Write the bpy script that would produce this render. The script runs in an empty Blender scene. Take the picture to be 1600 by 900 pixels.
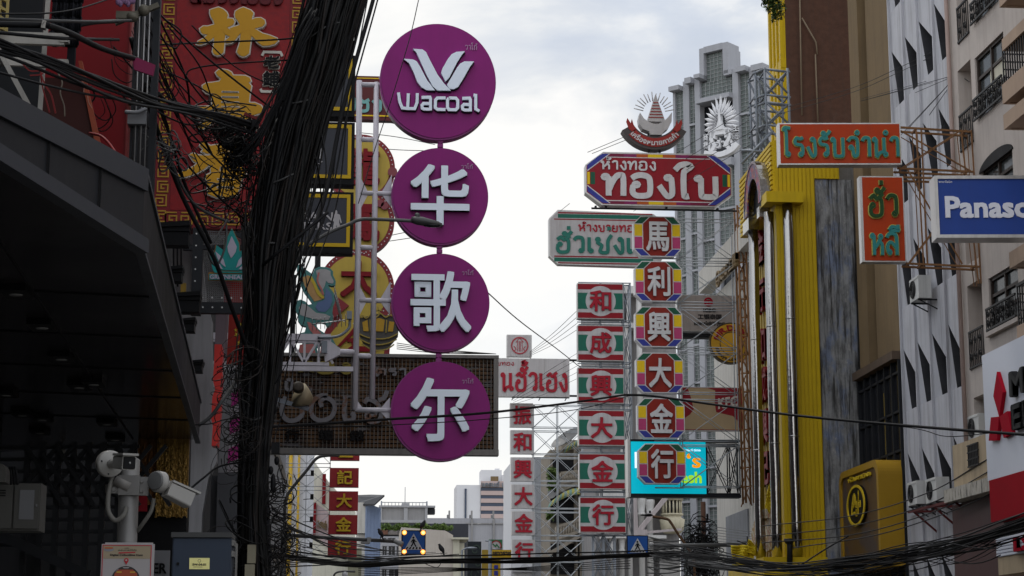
import bpy, bmesh, math, random
from mathutils import Vector, Matrix
random.seed(7)
R = math.radians
SC = bpy.context.scene
COL = SC.collection

# ---------------------------------------------------------------- camera
F = 3000.0
YAW, PITCH = R(4.69), R(11.13)
CAM = Vector((0, 0, 1.6))
VR = Vector((math.cos(YAW), -math.sin(YAW), 0))
VH = Vector((math.sin(YAW), math.cos(YAW), 0))
VF = VH * math.cos(PITCH) + Vector((0, 0, 1)) * math.sin(PITCH)
VU = -VH * math.sin(PITCH) + Vector((0, 0, 1)) * math.cos(PITCH)
cd = bpy.data.cameras.new('camera')
cam = bpy.data.objects.new('camera', cd)
COL.objects.link(cam)
cam.matrix_world = Matrix((
    (VR.x, VU.x, -VF.x, CAM.x), (VR.y, VU.y, -VF.y, CAM.y), (VR.z, VU.z, -VF.z, CAM.z), (0, 0, 0, 1)))
cd.sensor_width = 36
cd.lens = 36 * F / 1600
cd.clip_end = 5000
SC.camera = cam

# ---------------------------------------------------------------- sky, sun, exposure
SUN_EL, SUN_AZ = R(62), R(-22)       # azimuth clockwise from +Y
W = bpy.data.worlds.new('World')
SC.world = W
W.use_nodes = True
nt = W.node_tree
for n in list(nt.nodes):
    nt.nodes.remove(n)
N = nt.nodes.new
out = N('ShaderNodeOutputWorld')
bg = N('ShaderNodeBackground')
bg.inputs[1].default_value = 0.1
sky = N('ShaderNodeTexSky')
sky.sky_type = 'NISHITA'
sky.sun_disc = False
sky.sun_elevation = SUN_EL
sky.sun_rotation = SUN_AZ
tc = N('ShaderNodeTexCoord')
def wnoise(scale, detail, loc, rough=.55, dist=0.0, sz=2.2):
    mp = N('ShaderNodeMapping')
    mp.inputs['Scale'].default_value = (1, 1, sz)
    mp.inputs['Location'].default_value = loc
    nt.links.new(tc.outputs['Generated'], mp.inputs[0])
    nz = N('ShaderNodeTexNoise')
    nz.inputs['Scale'].default_value = scale
    nz.inputs['Detail'].default_value = detail
    nz.inputs['Roughness'].default_value = rough
    nz.inputs['Distortion'].default_value = dist
    nt.links.new(mp.outputs[0], nz.inputs[0])
    return nz.outputs[0]
def wramp(src, stops):
    r = N('ShaderNodeValToRGB')
    el = r.color_ramp.elements
    while len(el) < len(stops):
        el.new(.5)
    for e, (p, c) in zip(el, stops):
        e.position = p
        e.color = (*c, 1)
    nt.links.new(src, r.inputs[0])
    return r.outputs[0]
def wmix(fac, a, b):
    m = N('ShaderNodeMix')
    m.data_type = 'RGBA'
    nt.links.new(fac, m.inputs[0])
    nt.links.new(a, m.inputs[6])
    nt.links.new(b, m.inputs[7])
    return m.outputs[2]
cl1 = wnoise(5.0, 10, (.3, .1, .45), .52, .5)
cl2 = wnoise(3.2, 5, (1.7, .2, .3), .5, .2)
cloud = wramp(cl1, [(.36, (4.2, 4.7, 5.5)), (.46, (4.8, 5.2, 5.9)), (.515, (5.5, 5.8, 6.25)), (.555, (6.5, 6.62, 6.75)), (.61, (7.5, 7.45, 7.35))])
# brighter, warmer towards the low left of the street where the sun stands behind cloud
dot = N('ShaderNodeVectorMath')
dot.operation = 'DOT_PRODUCT'
gd = Vector((-.10, 1, .20)).normalized()
dot.inputs[1].default_value = gd
nt.links.new(tc.outputs['Generated'], dot.inputs[0])
glow = wramp(dot.outputs['Value'], [(.972, (0, 0, 0)), (.992, (.8, .8, .8)), (1.0, (1, 1, 1))])
white = N('ShaderNodeRGB')
white.outputs[0].default_value = (7.7, 7.65, 7.4, 1)
gm = N('ShaderNodeMath')
gm.operation = 'MULTIPLY'
gm.inputs[1].default_value = .85
sepg = N('ShaderNodeSeparateColor')
nt.links.new(glow, sepg.inputs[0])
nt.links.new(sepg.outputs[0], gm.inputs[0])
cloud = wmix(gm.outputs[0], cloud, white.outputs[0])
xyz = N('ShaderNodeSeparateXYZ')
nt.links.new(tc.outputs['Generated'], xyz.inputs[0])
low = wramp(xyz.outputs[2], [(.10, (.9, .9, .9)), (.165, (0, 0, 0))])     # pale band above the roofs
sepl = N('ShaderNodeSeparateColor')
nt.links.new(low, sepl.inputs[0])
cloud = wmix(sepl.outputs[0], cloud, white.outputs[0])
cover = wramp(cl2, [(.28, (.80, .80, .80)), (.42, (1, 1, 1))])
sepc = N('ShaderNodeSeparateColor')
nt.links.new(cover, sepc.inputs[0])
full = wmix(sepc.outputs[0], sky.outputs[0], cloud)
back = N('ShaderNodeMapRange')         # sky behind the viewer boosted, an added fill light for the sign faces
back.inputs['From Min'].default_value = .35
back.inputs['From Max'].default_value = -.5
back.inputs['To Min'].default_value = 1
back.inputs['To Max'].default_value = 1.75
nt.links.new(xyz.outputs[1], back.inputs[0])
scl = N('ShaderNodeVectorMath')
scl.operation = 'SCALE'
nt.links.new(full, scl.inputs[0])
nt.links.new(back.outputs[0], scl.inputs['Scale'])
nt.links.new(scl.outputs[0], bg.inputs[0])
nt.links.new(bg.outputs[0], out.inputs[0])

sl = bpy.data.lights.new('sun', 'SUN')
sl.energy = 0.8
sl.angle = R(14)
sl.color = (1, .96, .9)
sun = bpy.data.objects.new('sun', sl)
COL.objects.link(sun)
sd = Vector((math.sin(SUN_AZ) * math.cos(SUN_EL), math.cos(SUN_AZ) * math.cos(SUN_EL), math.sin(SUN_EL)))
sun.rotation_euler = (-sd).to_track_quat('-Z', 'Y').to_euler()
sun.location = (0, 0, 60)
vs = SC.view_settings
vs.view_transform = 'Standard'
vs.look = 'None'
vs.gamma = 1
vs.use_curve_mapping = False
vs.exposure = 0.42

# ---------------------------------------------------------------- projection helpers
def ray(px, py):
    return VR * ((px - 800) / F) + VU * ((450 - py) / F) + VF
def P(px, py, Y):
    d = ray(px, py)
    return CAM + d * (Y / d.y)
def PX(px, py, X):
    d = ray(px, py)
    return CAM + d * (X / d.x)
def PZ(px, py, Z):
    d = ray(px, py)
    return CAM + d * ((Z - CAM.z) / d.z)

class Fr:
    """A flat sign plane standing in the street: pixel offsets become metres on it, d is the height above it towards the viewer."""
    def __init__(s, cx, cy, Y=None, X=None, rot=0.0):
        s.cx, s.cy = cx, cy
        s.o = P(cx, cy, Y) if Y is not None else PX(cx, cy, X)
        r = R(rot)
        s.u = Vector((math.cos(r), math.sin(r), 0))
        s.n = Vector((math.sin(r), -math.cos(r), 0))
        def hit(px, py):
            d = ray(px, py)
            return CAM + d * ((s.o - CAM).dot(s.n) / d.dot(s.n))
        s.sx = (hit(cx + 4, cy) - hit(cx - 4, cy)).dot(s.u) / 8
        s.sz = (hit(cx, cy - 4) - hit(cx, cy + 4)).z / 8
    def p(s, px, py, d=0.0):
        return s.o + s.u * ((px - s.cx) * s.sx) + Vector((0, 0, 1)) * ((s.cy - py) * s.sz) + s.n * d

# ---------------------------------------------------------------- materials
_m = {}
def mat(name, col, rough=.6, metal=0.0, var=.10, scale=2.5, streak=0.0, bump=0.0, emit=0.0, spec=.18, dirt=(.05, .045, .04), patch=None, aniso=None):
    if name in _m:
        return _m[name]
    m = bpy.data.materials.new(name)
    m.use_nodes = True
    t = m.node_tree
    b = t.nodes['Principled BSDF']
    b.inputs['Roughness'].default_value = rough
    b.inputs['Metallic'].default_value = metal
    b.inputs['Specular IOR Level'].default_value = spec
    L = t.links.new
    co = t.nodes.new('ShaderNodeTexCoord')
    nz = t.nodes.new('ShaderNodeTexNoise')
    nz.inputs['Scale'].default_value = scale
    nz.inputs['Detail'].default_value = 6
    nz.inputs['Roughness'].default_value = .65
    L(co.outputs['Object'], nz.inputs[0])
    mx = t.nodes.new('ShaderNodeMix')
    mx.data_type = 'RGBA'
    mx.inputs[6].default_value = (*[max(0, c * (1 - 2 * var)) for c in col], 1)
    mx.inputs[7].default_value = (*[min(1, c * (1 + 2 * var)) for c in col], 1)
    L(nz.outputs[0], mx.inputs[0])
    cur = mx.outputs[2]
    def over(cur, amount, colour, mscale, nscale, lo, hi):
        mp = t.nodes.new('ShaderNodeMapping')
        mp.inputs['Scale'].default_value = mscale
        L(co.outputs['Object'], mp.inputs[0])
        n2 = t.nodes.new('ShaderNodeTexNoise')
        n2.inputs['Scale'].default_value = nscale
        n2.inputs['Detail'].default_value = 8
        n2.inputs['Roughness'].default_value = .7
        L(mp.outputs[0], n2.inputs[0])
        rp = t.nodes.new('ShaderNodeMapRange')
        rp.inputs['From Min'].default_value = lo
        rp.inputs['From Max'].default_value = hi
        rp.inputs['To Max'].default_value = amount
        L(n2.outputs[0], rp.inputs[0])
        m2 = t.nodes.new('ShaderNodeMix')
        m2.data_type = 'RGBA'
        m2.inputs[7].default_value = (*colour, 1)
        L(rp.outputs[0], m2.inputs[0])
        L(cur, m2.inputs[6])
        return m2.outputs[2]
    if patch:
        for (colour, amount, ms, ns, lo, hi) in patch:
            cur = over(cur, amount, colour, ms, ns, lo, hi)
    if streak:
        cur = over(cur, streak, dirt, (3.5, 3.5, .22), 1.2, .47, .75)
    L(cur, b.inputs['Base Color'])
    rn = t.nodes.new('ShaderNodeMapRange')
    rn.inputs['To Min'].default_value = max(.03, rough - .1)
    rn.inputs['To Max'].default_value = min(1, rough + .12)
    L(nz.outputs[0], rn.inputs[0])
    L(rn.outputs[0], b.inputs['Roughness'])
    if bump:
        bp = t.nodes.new('ShaderNodeBump')
        bp.inputs['Strength'].default_value = bump
        bp.inputs['Distance'].default_value = .02
        n3 = t.nodes.new('ShaderNodeTexNoise')
        n3.inputs['Scale'].default_value = scale * 8
        n3.inputs['Detail'].default_value = 5
        L(co.outputs['Object'], n3.inputs[0])
        L(n3.outputs[0], bp.inputs['Height'])
        L(bp.outputs[0], b.inputs['Normal'])
    if emit:
        b.inputs['Emission Color'].default_value = (*col, 1)
        b.inputs['Emission Strength'].default_value = emit
    _m[name] = m
    return m

# ---------------------------------------------------------------- mesh builder
XF = {}
_txt = {}
SQ = ((1, 1), (-1, 1), (-1, -1), (1, -1), (1, 0), (0, 1), (-1, 0), (0, -1))
def text_geo(s, bold, res=2):
    k = (s, bold, res)
    if k in _txt:
        return _txt[k]
    cu = bpy.data.curves.new('t', 'FONT')
    cu.body = s
    cu.size = 1
    cu.offset = bold
    cu.extrude = .5
    cu.resolution_u = res
    ob = bpy.data.objects.new('t', cu)
    COL.objects.link(ob)
    dg = bpy.context.evaluated_depsgraph_get()
    me = ob.evaluated_get(dg).to_mesh()
    vv = [v.co.copy() for v in me.vertices]
    ff = [tuple(p.vertices) for p in me.polygons]
    nz = [abs(p.normal.z) for p in me.polygons]
    par = list(range(len(vv)))
    def find(i):
        while par[i] != i:
            par[i] = par[par[i]]
            i = par[i]
        return i
    for f in ff:
        for i in f[1:]:
            par[find(i)] = find(f[0])
    ids = {}
    for i, v in enumerate(vv):           # every glyph piece a hair proud of the last, so overlapping marks never share a plane
        k_ = ids.setdefault(find(i), len(ids))
        if v.z > 0:
            v.z += .012 * (k_ % 6)
    ob.evaluated_get(dg).to_mesh_clear()
    bpy.data.objects.remove(ob)
    bpy.data.curves.remove(cu)
    _txt[k] = (vv, ff, nz)
    return _txt[k]

def smooth_path(pts, n=6):
    pts = [Vector(p) for p in pts]
    if len(pts) < 3:
        return pts
    q = [pts[0] * 2 - pts[1]] + pts + [pts[-1] * 2 - pts[-2]]
    res = []
    for i in range(1, len(q) - 2):
        a, b, c, d = q[i - 1:i + 3]
        for k in range(n):
            t = k / n
            res.append(.5 * ((2 * b) + (c - a) * t + (2 * a - 5 * b + 4 * c - d) * t * t + (3 * b - a - 3 * c + d) * t ** 3))
    res.append(pts[-1])
    return res

# looped Thai letters as pen strokes: width, strokes; a bare pair is the centre of a head loop
TH = {
 'ท': (8, [(1.3, 8.8), [(2.3, 9), (2.3, 0)], [(2.5, 3), (3.4, 6), (4.8, 9), (6.2, 9.7), (7.1, 8.5), (7.1, 0)]]),
 'อ': (8, [(2.4, 5.4), [(1.4, 5), (1.2, 2), (2.2, .4), (4, .1), (6, .5), (6.9, 2), (6.9, 7.5), (6, 9.3), (4, 9.9), (2.2, 9.4), (1, 8.2)]]),
 'ง': (6, [(4, 8.9), [(5, 9), (5.3, 2), (4.4, .3), (3.2, .8), (1, 5.2)]]),
 'ใ': (4.8, [[(-.6, 12.6), (1, 14.8), (3.2, 15.4), (4.6, 14.4), (3, 12.6), (2.2, 10.6), (2.2, 1.5), (2.8, .2), (3.8, .4)]]),
 'โ': (4.8, [(2.9, 1.3), [(2, 1), (2, 12.6), (.6, 14.2), (1.4, 15.2), (4.4, 14.8)]]),
 'เ': (3.8, [(2.3, 1.3), [(1.4, 1), (1.4, 9.9)]]),
 'บ': (8, [(1.3, 8.8), [(2.2, 9), (2.2, 1.6), (3, .3), (6, .3), (6.9, 1.6), (6.9, 9.9)]]),
 'ห': (8.2, [(1.3, 8.8), [(2.2, 9), (2.2, 0)], [(2.2, 3), (4, 4.6), (5.4, 6.6)], (6.3, 8.4), [(5.4, 7.4), (5.8, 6), (7, 4.5), (7, 0)]]),
 'า': (5.6, [[(.8, 8), (1.8, 9.6), (3.8, 9.7), (4.7, 8.2), (4.7, 0)]]),
 'ร': (6.4, [(4.5, 1.3), [(5.4, 1.2), (5.5, 4.4), (4.6, 6), (2, 6.4), (1.1, 8), (2.2, 9.7), (4, 9.2), (5.8, 9.9)]]),
 'จ': (7.4, [(2.6, 4.8), [(3.5, 5), (4, 1), (5, .2), (6.2, 1.6), (6.3, 8), (5, 9.7), (2.6, 9.7), (.9, 8)]]),
 'น': (8.8, [(1.3, 8.8), [(2.2, 9), (2.2, .4), (4, 1.8), (6.4, 2.6)], (7.4, 1.2), [(6.6, 1.4), (6.6, 9.9)]]),
 'ฮ': (8, [(2.4, 5.2), [(1.4, 5), (1.2, 2), (2.2, .4), (4, .1), (6, .5), (6.9, 2), (6.9, 7), (5.8, 8.6), (4.4, 8.2), (3, 9.7), (1, 8.2)], [(5.2, 8.4), (7.8, 10.6)]]),
 'ว': (6.6, [(4.7, 1.3), [(5.6, 1.2), (5.6, 8), (4.6, 9.6), (2.4, 9.7), (.9, 8)]]),
 'ล': (8, [(2.4, 1.3), [(1.5, 1.2), (1.2, 4), (2.6, 5.8), (4.6, 5.2), (6.7, 3)], [(6.8, 0), (6.8, 8), (5.4, 9.7), (2.4, 9.7), (.9, 8)]]),
 'ซ': (8.2, [(1.3, 8.7), [(2.2, 8.9), (1.2, 6.6), (3.3, 4.8), (2.4, 1.5), (3.4, .3), (5.6, .3), (6.6, 1.6), (6.6, 7.8), (8.6, 11.6)]]),
 'ข': (7.6, [(1.3, 8.7), [(2.2, 8.9), (1.2, 6.6), (3.3, 4.8), (2.4, 1.5), (3.4, .3), (5.6, .3), (6.5, 1.6), (6.5, 9.9)]]),
 'ย': (7.6, [(2.3, 8.8), [(1.3, 8.4), (1.5, 6), (3, 5.2), (1.5, 4.4), (1.3, 1.6), (2.6, .3), (5.2, .3), (6.4, 1.6), (6.4, 9.9)]]),
 'ก': (7.2, [[(1.4, 0), (1.4, 5.2), (2.4, 6.4), (1, 8), (2.4, 9.7), (5, 9.7), (6.2, 8), (6.2, 0)]]),
 'ต': (8, [(4, 4.6), [(3.4, 4), (1.6, .1), (1.2, 7), (2.2, 9.5), (4, 8.4), (5.8, 9.7), (6.9, 8), (6.9, 0)]]),
 'ั': (0, [(-4, 12), [(-4.8, 11.4), (-3, 11.1), (-1.4, 12), (-.2, 13.6)]]),
 'ี': (0, [[(-6.4, 11.4), (-4.6, 13), (-2, 12.6), (-.9, 11.3), (-6.4, 11.3)], [(-.9, 11.4), (-.9, 14)]]),
 'ุ': (0, [[(-1.6, -1), (-1.6, -3.4)]]),
 '้': (0, [[(-4.2, 15.6), (-2.8, 16.4), (-3.4, 14.6), (-1.6, 14.8), (-.4, 16.4)]]),
 '่': (0, [[(-1.8, 14.6), (-1.8, 16.8)]]),
 'ำ': (5.6, [(-2, 12.4), [(.8, 8), (1.8, 9.6), (3.8, 9.7), (4.7, 8.2), (4.7, 0)]]),
}
class MB:
    def __init__(s, m=None):
        s.v, s.f, s.mi, s.sm, s.mats, s.cur = [], [], [], [], [], 0
        if m:
            s.use(m)
    def use(s, m):
        if m not in s.mats:
            s.mats.append(m)
        s.cur = s.mats.index(m)
        return s
    def add(s, vs, fs, smooth=False):
        k = len(s.v)
        s.v += [Vector(v) for v in vs]
        for f in fs:
            s.f.append(tuple(i + k for i in f))
            s.mi.append(s.cur)
            s.sm.append(smooth)
        return s
    def box(s, x0, x1, y0, y1, z0, z1):
        vs = [(x, y, z) for z in (z0, z1) for y in (y0, y1) for x in (x0, x1)]
        return s.add(vs, [(0, 2, 3, 1), (4, 5, 7, 6), (0, 1, 5, 4), (1, 3, 7, 5), (3, 2, 6, 7), (2, 0, 4, 6)])
    def prism(s, a, b):
        """two matching loops of points joined by sides and closed at both ends"""
        n = len(a)
        return s.add(list(a) + list(b), [tuple(range(n)), tuple(range(2 * n - 1, n - 1, -1))] + [(i, (i + 1) % n + 0, (i + 1) % n + n, i + n)[::-1] for i in range(n)])
    def slab(s, fr, poly, d0, d1):
        return s.prism([fr.p(x, y, d1) for x, y in poly], [fr.p(x, y, d0) for x, y in poly])
    def rect(s, fr, x0, y0, x1, y1, d0, d1):
        return s.slab(fr, [(x0, y1), (x1, y1), (x1, y0), (x0, y0)], d0, d1)
    def disc(s, fr, cx, cy, r, d0, d1, n=48, ry=None, a0=0):
        ry = ry or r
        pl = [(cx + r * math.cos(a0 + 2 * math.pi * k / n), cy + ry * math.sin(a0 + 2 * math.pi * k / n)) for k in range(n)]
        return s.slab(fr, pl, d0, d1)
    def ring(s, fr, cx, cy, r0, r1, d0, d1, n=48, q=1.0):
        vs, fs = [], []
        for k in range(n):
            a = 2 * math.pi * k / n
            for r, d in ((r0, d0), (r0, d1), (r1, d1), (r1, d0)):
                vs.append(fr.p(cx + r * math.cos(a), cy + r * q * math.sin(a), d))
        for k in range(n):
            j = (k + 1) % n
            for e in range(4):
                g = (e + 1) % 4
                fs.append((k * 4 + e, k * 4 + g, j * 4 + g, j * 4 + e))
        return s.add(vs, fs)
    def frame(s, fr, x0, y0, x1, y1, w, d0, d1):
        vs = []
        for (a, b, c, e) in ((x0, y0, x1, y1), (x0 + w, y0 + w, x1 - w, y1 - w)):
            for d in (d0, d1):
                vs += [fr.p(a, b, d), fr.p(c, b, d), fr.p(c, e, d), fr.p(a, e, d)]
        fs = []
        for i in range(4):
            j = (i + 1) % 4
            fs += [(4 + i, 4 + j, 12 + j, 12 + i), (i, 8 + i, 8 + j, j), (i, j, 4 + j, 4 + i), (8 + i, 12 + i, 12 + j, 8 + j)]
        return s.add(vs, fs)
    def stroke(s, fr, pts, w, d0, d1, sm=0, closed=False):
        if sm:
            pts = [(p.x, p.y) for p in smooth_path([(x, y, 0) for x, y in pts], sm)]
        n = len(pts)
        L, Rr = [], []
        for i in range(n):
            a = Vector(pts[max(0, i - 1)] if not closed else pts[i - 1])
            b = Vector(pts[i])
            c = Vector(pts[min(n - 1, i + 1)] if not closed else pts[(i + 1) % n])
            t1 = (b - a).normalized() if (b - a).length > 1e-6 else (c - b).normalized()
            t2 = (c - b).normalized() if (c - b).length > 1e-6 else t1
            t = t1 + t2
            t = t.normalized() if t.length > 1e-6 else t1
            nn = Vector((-t.y, t.x))
            k = max(.45, nn.dot(Vector((-t1.y, t1.x))))
            L.append(b + nn * (w / 2 / k))
            Rr.append(b - nn * (w / 2 / k))
        vs = []
        for l, r in zip(L, Rr):
            vs += [fr.p(l.x, l.y, d0), fr.p(l.x, l.y, d1), fr.p(r.x, r.y, d1), fr.p(r.x, r.y, d0)]
        fs = []
        for i in range(n if closed else n - 1):
            j = (i + 1) % n
            for e in range(4):
                g = (e + 1) % 4
                fs.append((i * 4 + e, j * 4 + e, j * 4 + g, i * 4 + g))
        if not closed:
            fs += [(0, 1, 2, 3), (4 * n - 1, 4 * n - 2, 4 * n - 3, 4 * n - 4)]
        return s.add(vs, fs)
    def tube(s, pts, r, n=6, rfun=None):
        pts = [Vector(p) for p in pts]
        vs, fs = [], []
        t = (pts[1] - pts[0]).normalized()
        a = t.cross(Vector((.3, .2, .93)))
        if a.length < .1:
            a = t.cross(Vector((1, 0, 0)))
        a.normalize()
        m = len(pts)
        for i, p in enumerate(pts):
            t = (pts[min(m - 1, i + 1)] - pts[max(0, i - 1)])
            t = t.normalized() if t.length > 1e-9 else Vector((0, 0, 1))
            a = (a - t * a.dot(t))
            a = a.normalized() if a.length > 1e-6 else t.orthogonal().normalized()
            b = t.cross(a)
            rr = rfun(i / (m - 1)) * r if rfun else r
            for k in range(n):
                g = 2 * math.pi * k / n
                vs.append(p + a * (rr * math.cos(g)) + b * (rr * math.sin(g)))
        for i in range(m - 1):
            for k in range(n):
                j = (k + 1) % n
                fs.append((i * n + k, i * n + j, (i + 1) * n + j, (i + 1) * n + k))
        fs += [tuple(range(n))[::-1], tuple(range((m - 1) * n, m * n))]
        return s.add(vs, fs, True)
    def bar(s, p, q, w, h=None, up=(0, 0, 1)):
        p, q = Vector(p), Vector(q)
        h = h or w
        t = (q - p).normalized()
        a = t.cross(Vector(up))
        if a.length < .05:
            a = t.cross(Vector((0, 1, 0)))
        a.normalize()
        b = a.cross(t)
        c = [(-w / 2, -h / 2), (w / 2, -h / 2), (w / 2, h / 2), (-w / 2, h / 2)]
        return s.prism([p + a * x + b * y for x, y in c], [q + a * x + b * y for x, y in c])
    def thai(s, fr, txt, x0, y0, x1, y1, d0, d1, w):
        st, x = [], 0
        for c in txt:
            adv, parts = TH[c]
            hi = c in '้่' and not any(m in txt for m in 'ัี')
            for p in parts:
                if isinstance(p, tuple):
                    st.append(([(x + p[0] + .95 * math.cos(k * .6283), p[1] + .95 * math.sin(k * .6283)) for k in range(10)], True))
                else:
                    st.append(([(x + a, b - (2.6 if hi else 0)) for a, b in p], False))
            x += adv + (.9 if adv else 0)
        pts = [q for p, _ in st for q in p]
        xa, xb, ya, yb = min(q[0] for q in pts), max(q[0] for q in pts), min(q[1] for q in pts), max(q[1] for q in pts)
        wp = w * .5 * (abs(x1 - x0) / (xb - xa + w) + abs(y1 - y0) / (yb - ya + w))
        sg = 1 if y0 > y1 else -1
        fx = lambda v: x0 + wp / 2 + (x1 - x0 - wp) * (v - xa) / (xb - xa)
        fy = lambda v: y0 - sg * wp / 2 - sg * (abs(y0 - y1) - wp) * (v - ya) / (yb - ya)
        for i, (p, cl) in enumerate(st):
            s.stroke(fr, [(fx(a), fy(b)) for a, b in p], wp * (.62 if cl else 1), d0, d1 + .0011 * (i % 9), 0 if cl else 3, cl)
        return s
    def text(s, fr, txt, x0, y0, x1, y1, d0, d1, bold=0.0, side=None, res=2, skew=0.0, arc=None):
        if not arc and all(c in TH for c in txt):
            return s.thai(fr, txt, x0, y0, x1, y1, d0, d1, 1.25 + bold * 25)
        return s._text(fr, txt, x0, y0, x1, y1, d0, d1, bold, side, res, skew, arc)

    def _text(s, fr, txt, x0, y0, x1, y1, d0, d1, bold, side, res, skew, arc):
        vv, ff, nz = text_geo(txt, 0.0, res)
        if not vv:
            return s
        xa, xb = min(v.x for v in vv) - bold, max(v.x for v in vv) + bold
        ya, yb = min(v.y for v in vv) - bold, max(v.y for v in vv) + bold
        if bold:      # embolden by laying slightly shifted copies over one another, each a hair prouder
            nc = 8
            n0 = len(vv)
            v2, f2, z2 = [], [], []
            for q in range(nc):
                e = .002 * q * (d1 - d0 > .03) + .0002 * q
                for v in vv:
                    v2.append(Vector((v.x + bold * SQ[q][0], v.y + bold * SQ[q][1], v.z + (e / max(1e-4, d1 - d0) if v.z > 0 else 0))))
                f2 += [tuple(i + n0 * q for i in f) for f in ff]
                z2 += nz
            vv, ff, nz = v2, f2, z2
        vs = []
        for v in vv:
            fx, fy = (v.x - xa) / max(1e-6, xb - xa), (v.y - ya) / max(1e-6, yb - ya)
            d = d0 + (v.z + .5) * (d1 - d0)
            if arc:
                ac, ar0, ar1, t0, t1 = arc
                g = t0 + (t1 - t0) * fx
                rr = ar0 + (ar1 - ar0) * fy
                vs.append(fr.p(ac[0] + rr * math.cos(g), ac[1] - rr * math.sin(g), d))
            else:
                vs.append(fr.p(x0 + (x1 - x0) * fx, y0 + (y1 - y0) * fy + skew * (fx - .5), d))
        k = len(s.v)
        s.v += vs
        c = s.cur
        if side:
            s.use(side)
            sc_ = s.cur
            s.cur = c
        for f, z in zip(ff, nz):
            s.f.append(tuple(i + k for i in f))
            s.mi.append(c if (not side or z > .5) else sc_)
            s.sm.append(False)
        return s
    def blob(s, c, rx, ry, rz, n=8, m=6):
        vs, fs = [], []
        c = Vector(c)
        for i in range(m + 1):
            th = math.pi * i / m
            for k in range(n):
                g = 2 * math.pi * k / n
                vs.append(c + Vector((rx * math.sin(th) * math.cos(g), ry * math.sin(th) * math.sin(g), rz * math.cos(th))))
        for i in range(m):
            for k in range(n):
                fs.append((i * n + k, (i + 1) * n + k, (i + 1) * n + (k + 1) % n, i * n + (k + 1) % n))
        return s.add(vs, fs, True)
    def lathe(s, c, prof, n=14):
        """prof: (radius, height) pairs about the vertical line through c"""
        c = Vector(c)
        vs, fs = [], []
        for r, z in prof:
            for k in range(n):
                g = 2 * math.pi * k / n
                vs.append(c + Vector((r * math.cos(g), r * math.sin(g), z)))
        for i in range(len(prof) - 1):
            for k in range(n):
                j = (k + 1) % n
                fs.append((i * n + k, i * n + j, (i + 1) * n + j, (i + 1) * n + k))
        fs += [tuple(range(n))[::-1], tuple(range((len(prof) - 1) * n, len(prof) * n))]
        return s.add(vs, fs, True)
    def build(s, name, parent=None, origin=None):
        me = bpy.data.meshes.new(name)
        if parent is not None:
            inv = XF[parent.name].inverted()
        else:
            o = Vector(origin) if origin is not None else Vector((0, 0, 0))
            inv = Matrix.Translation(-o)
        me.from_pydata([inv @ v for v in s.v], [], s.f)
        for m in s.mats:
            me.materials.append(m)
        me.polygons.foreach_set('material_index', s.mi)
        me.polygons.foreach_set('use_smooth', s.sm)
        me.update()
        bm = bmesh.new()
        bm.from_mesh(me)
        bmesh.ops.recalc_face_normals(bm, faces=bm.faces)
        bm.to_mesh(me)
        bm.free()
        ob = bpy.data.objects.new(name, me)
        COL.objects.link(ob)
        if parent is not None:
            ob.parent = parent
            XF[ob.name] = XF[parent.name]
        elif origin is not None:
            ob.location = o
            XF[ob.name] = Matrix.Translation(o)
        return ob

def tag(o, label=None, cat=None, group=None, kind=None):
    if label:
        o['label'] = label
    if cat:
        o['category'] = cat
    if group:
        o['group'] = group
    if kind:
        o['kind'] = kind
    return o
def thing(name, label, cat, loc=(0, 0, 0), group=None):
    o = bpy.data.objects.new(name, None)
    o.empty_display_size = .2
    COL.objects.link(o)
    o.location = loc
    XF[o.name] = Matrix.Translation(Vector(loc))
    return tag(o, label, cat, group)
def one(mb, name, label, cat, group=None, origin=None):
    if origin is None:
        k = max(1, len(mb.v))
        origin = (sum(v.x for v in mb.v) / k, sum(v.y for v in mb.v) / k, min(v.z for v in mb.v))
    return tag(mb.build(name, None, origin), label, cat, group)
def structure(mb, name):
    return tag(mb.build(name), kind='structure')

def truss(mb, fr, x0, x1, ys, r, depth=0.0, xs=None, diag=True):
    """flat lattice of round bar: rails at the heights ys, posts at xs, crossed braces between"""
    xs = xs or [x0, x1]
    for d in ((0, -depth) if depth else (0,)):
        for y in ys:
            mb.tube([fr.p(x0, y, d), fr.p(x1, y, d)], r, 5)
        for x in xs:
            mb.tube([fr.p(x, ys[0], d), fr.p(x, ys[-1], d)], r, 5)
        if diag:
            for ya, yb in zip(ys[:-1], ys[1:]):
                if abs(ya - yb) < 14:
                    continue
                for xa, xb in zip(xs[:-1], xs[1:]):
                    mb.tube([fr.p(xa, ya, d + r), fr.p(xb, yb, d + r)], r * .7, 4)
                    mb.tube([fr.p(xa, yb, d - r), fr.p(xb, ya, d - r)], r * .7, 4)
    if depth:
        for y in ys:
            for x in xs:
                mb.tube([fr.p(x, y, 0), fr.p(x, y, -depth)], r * .8, 4)
    return mb
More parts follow.
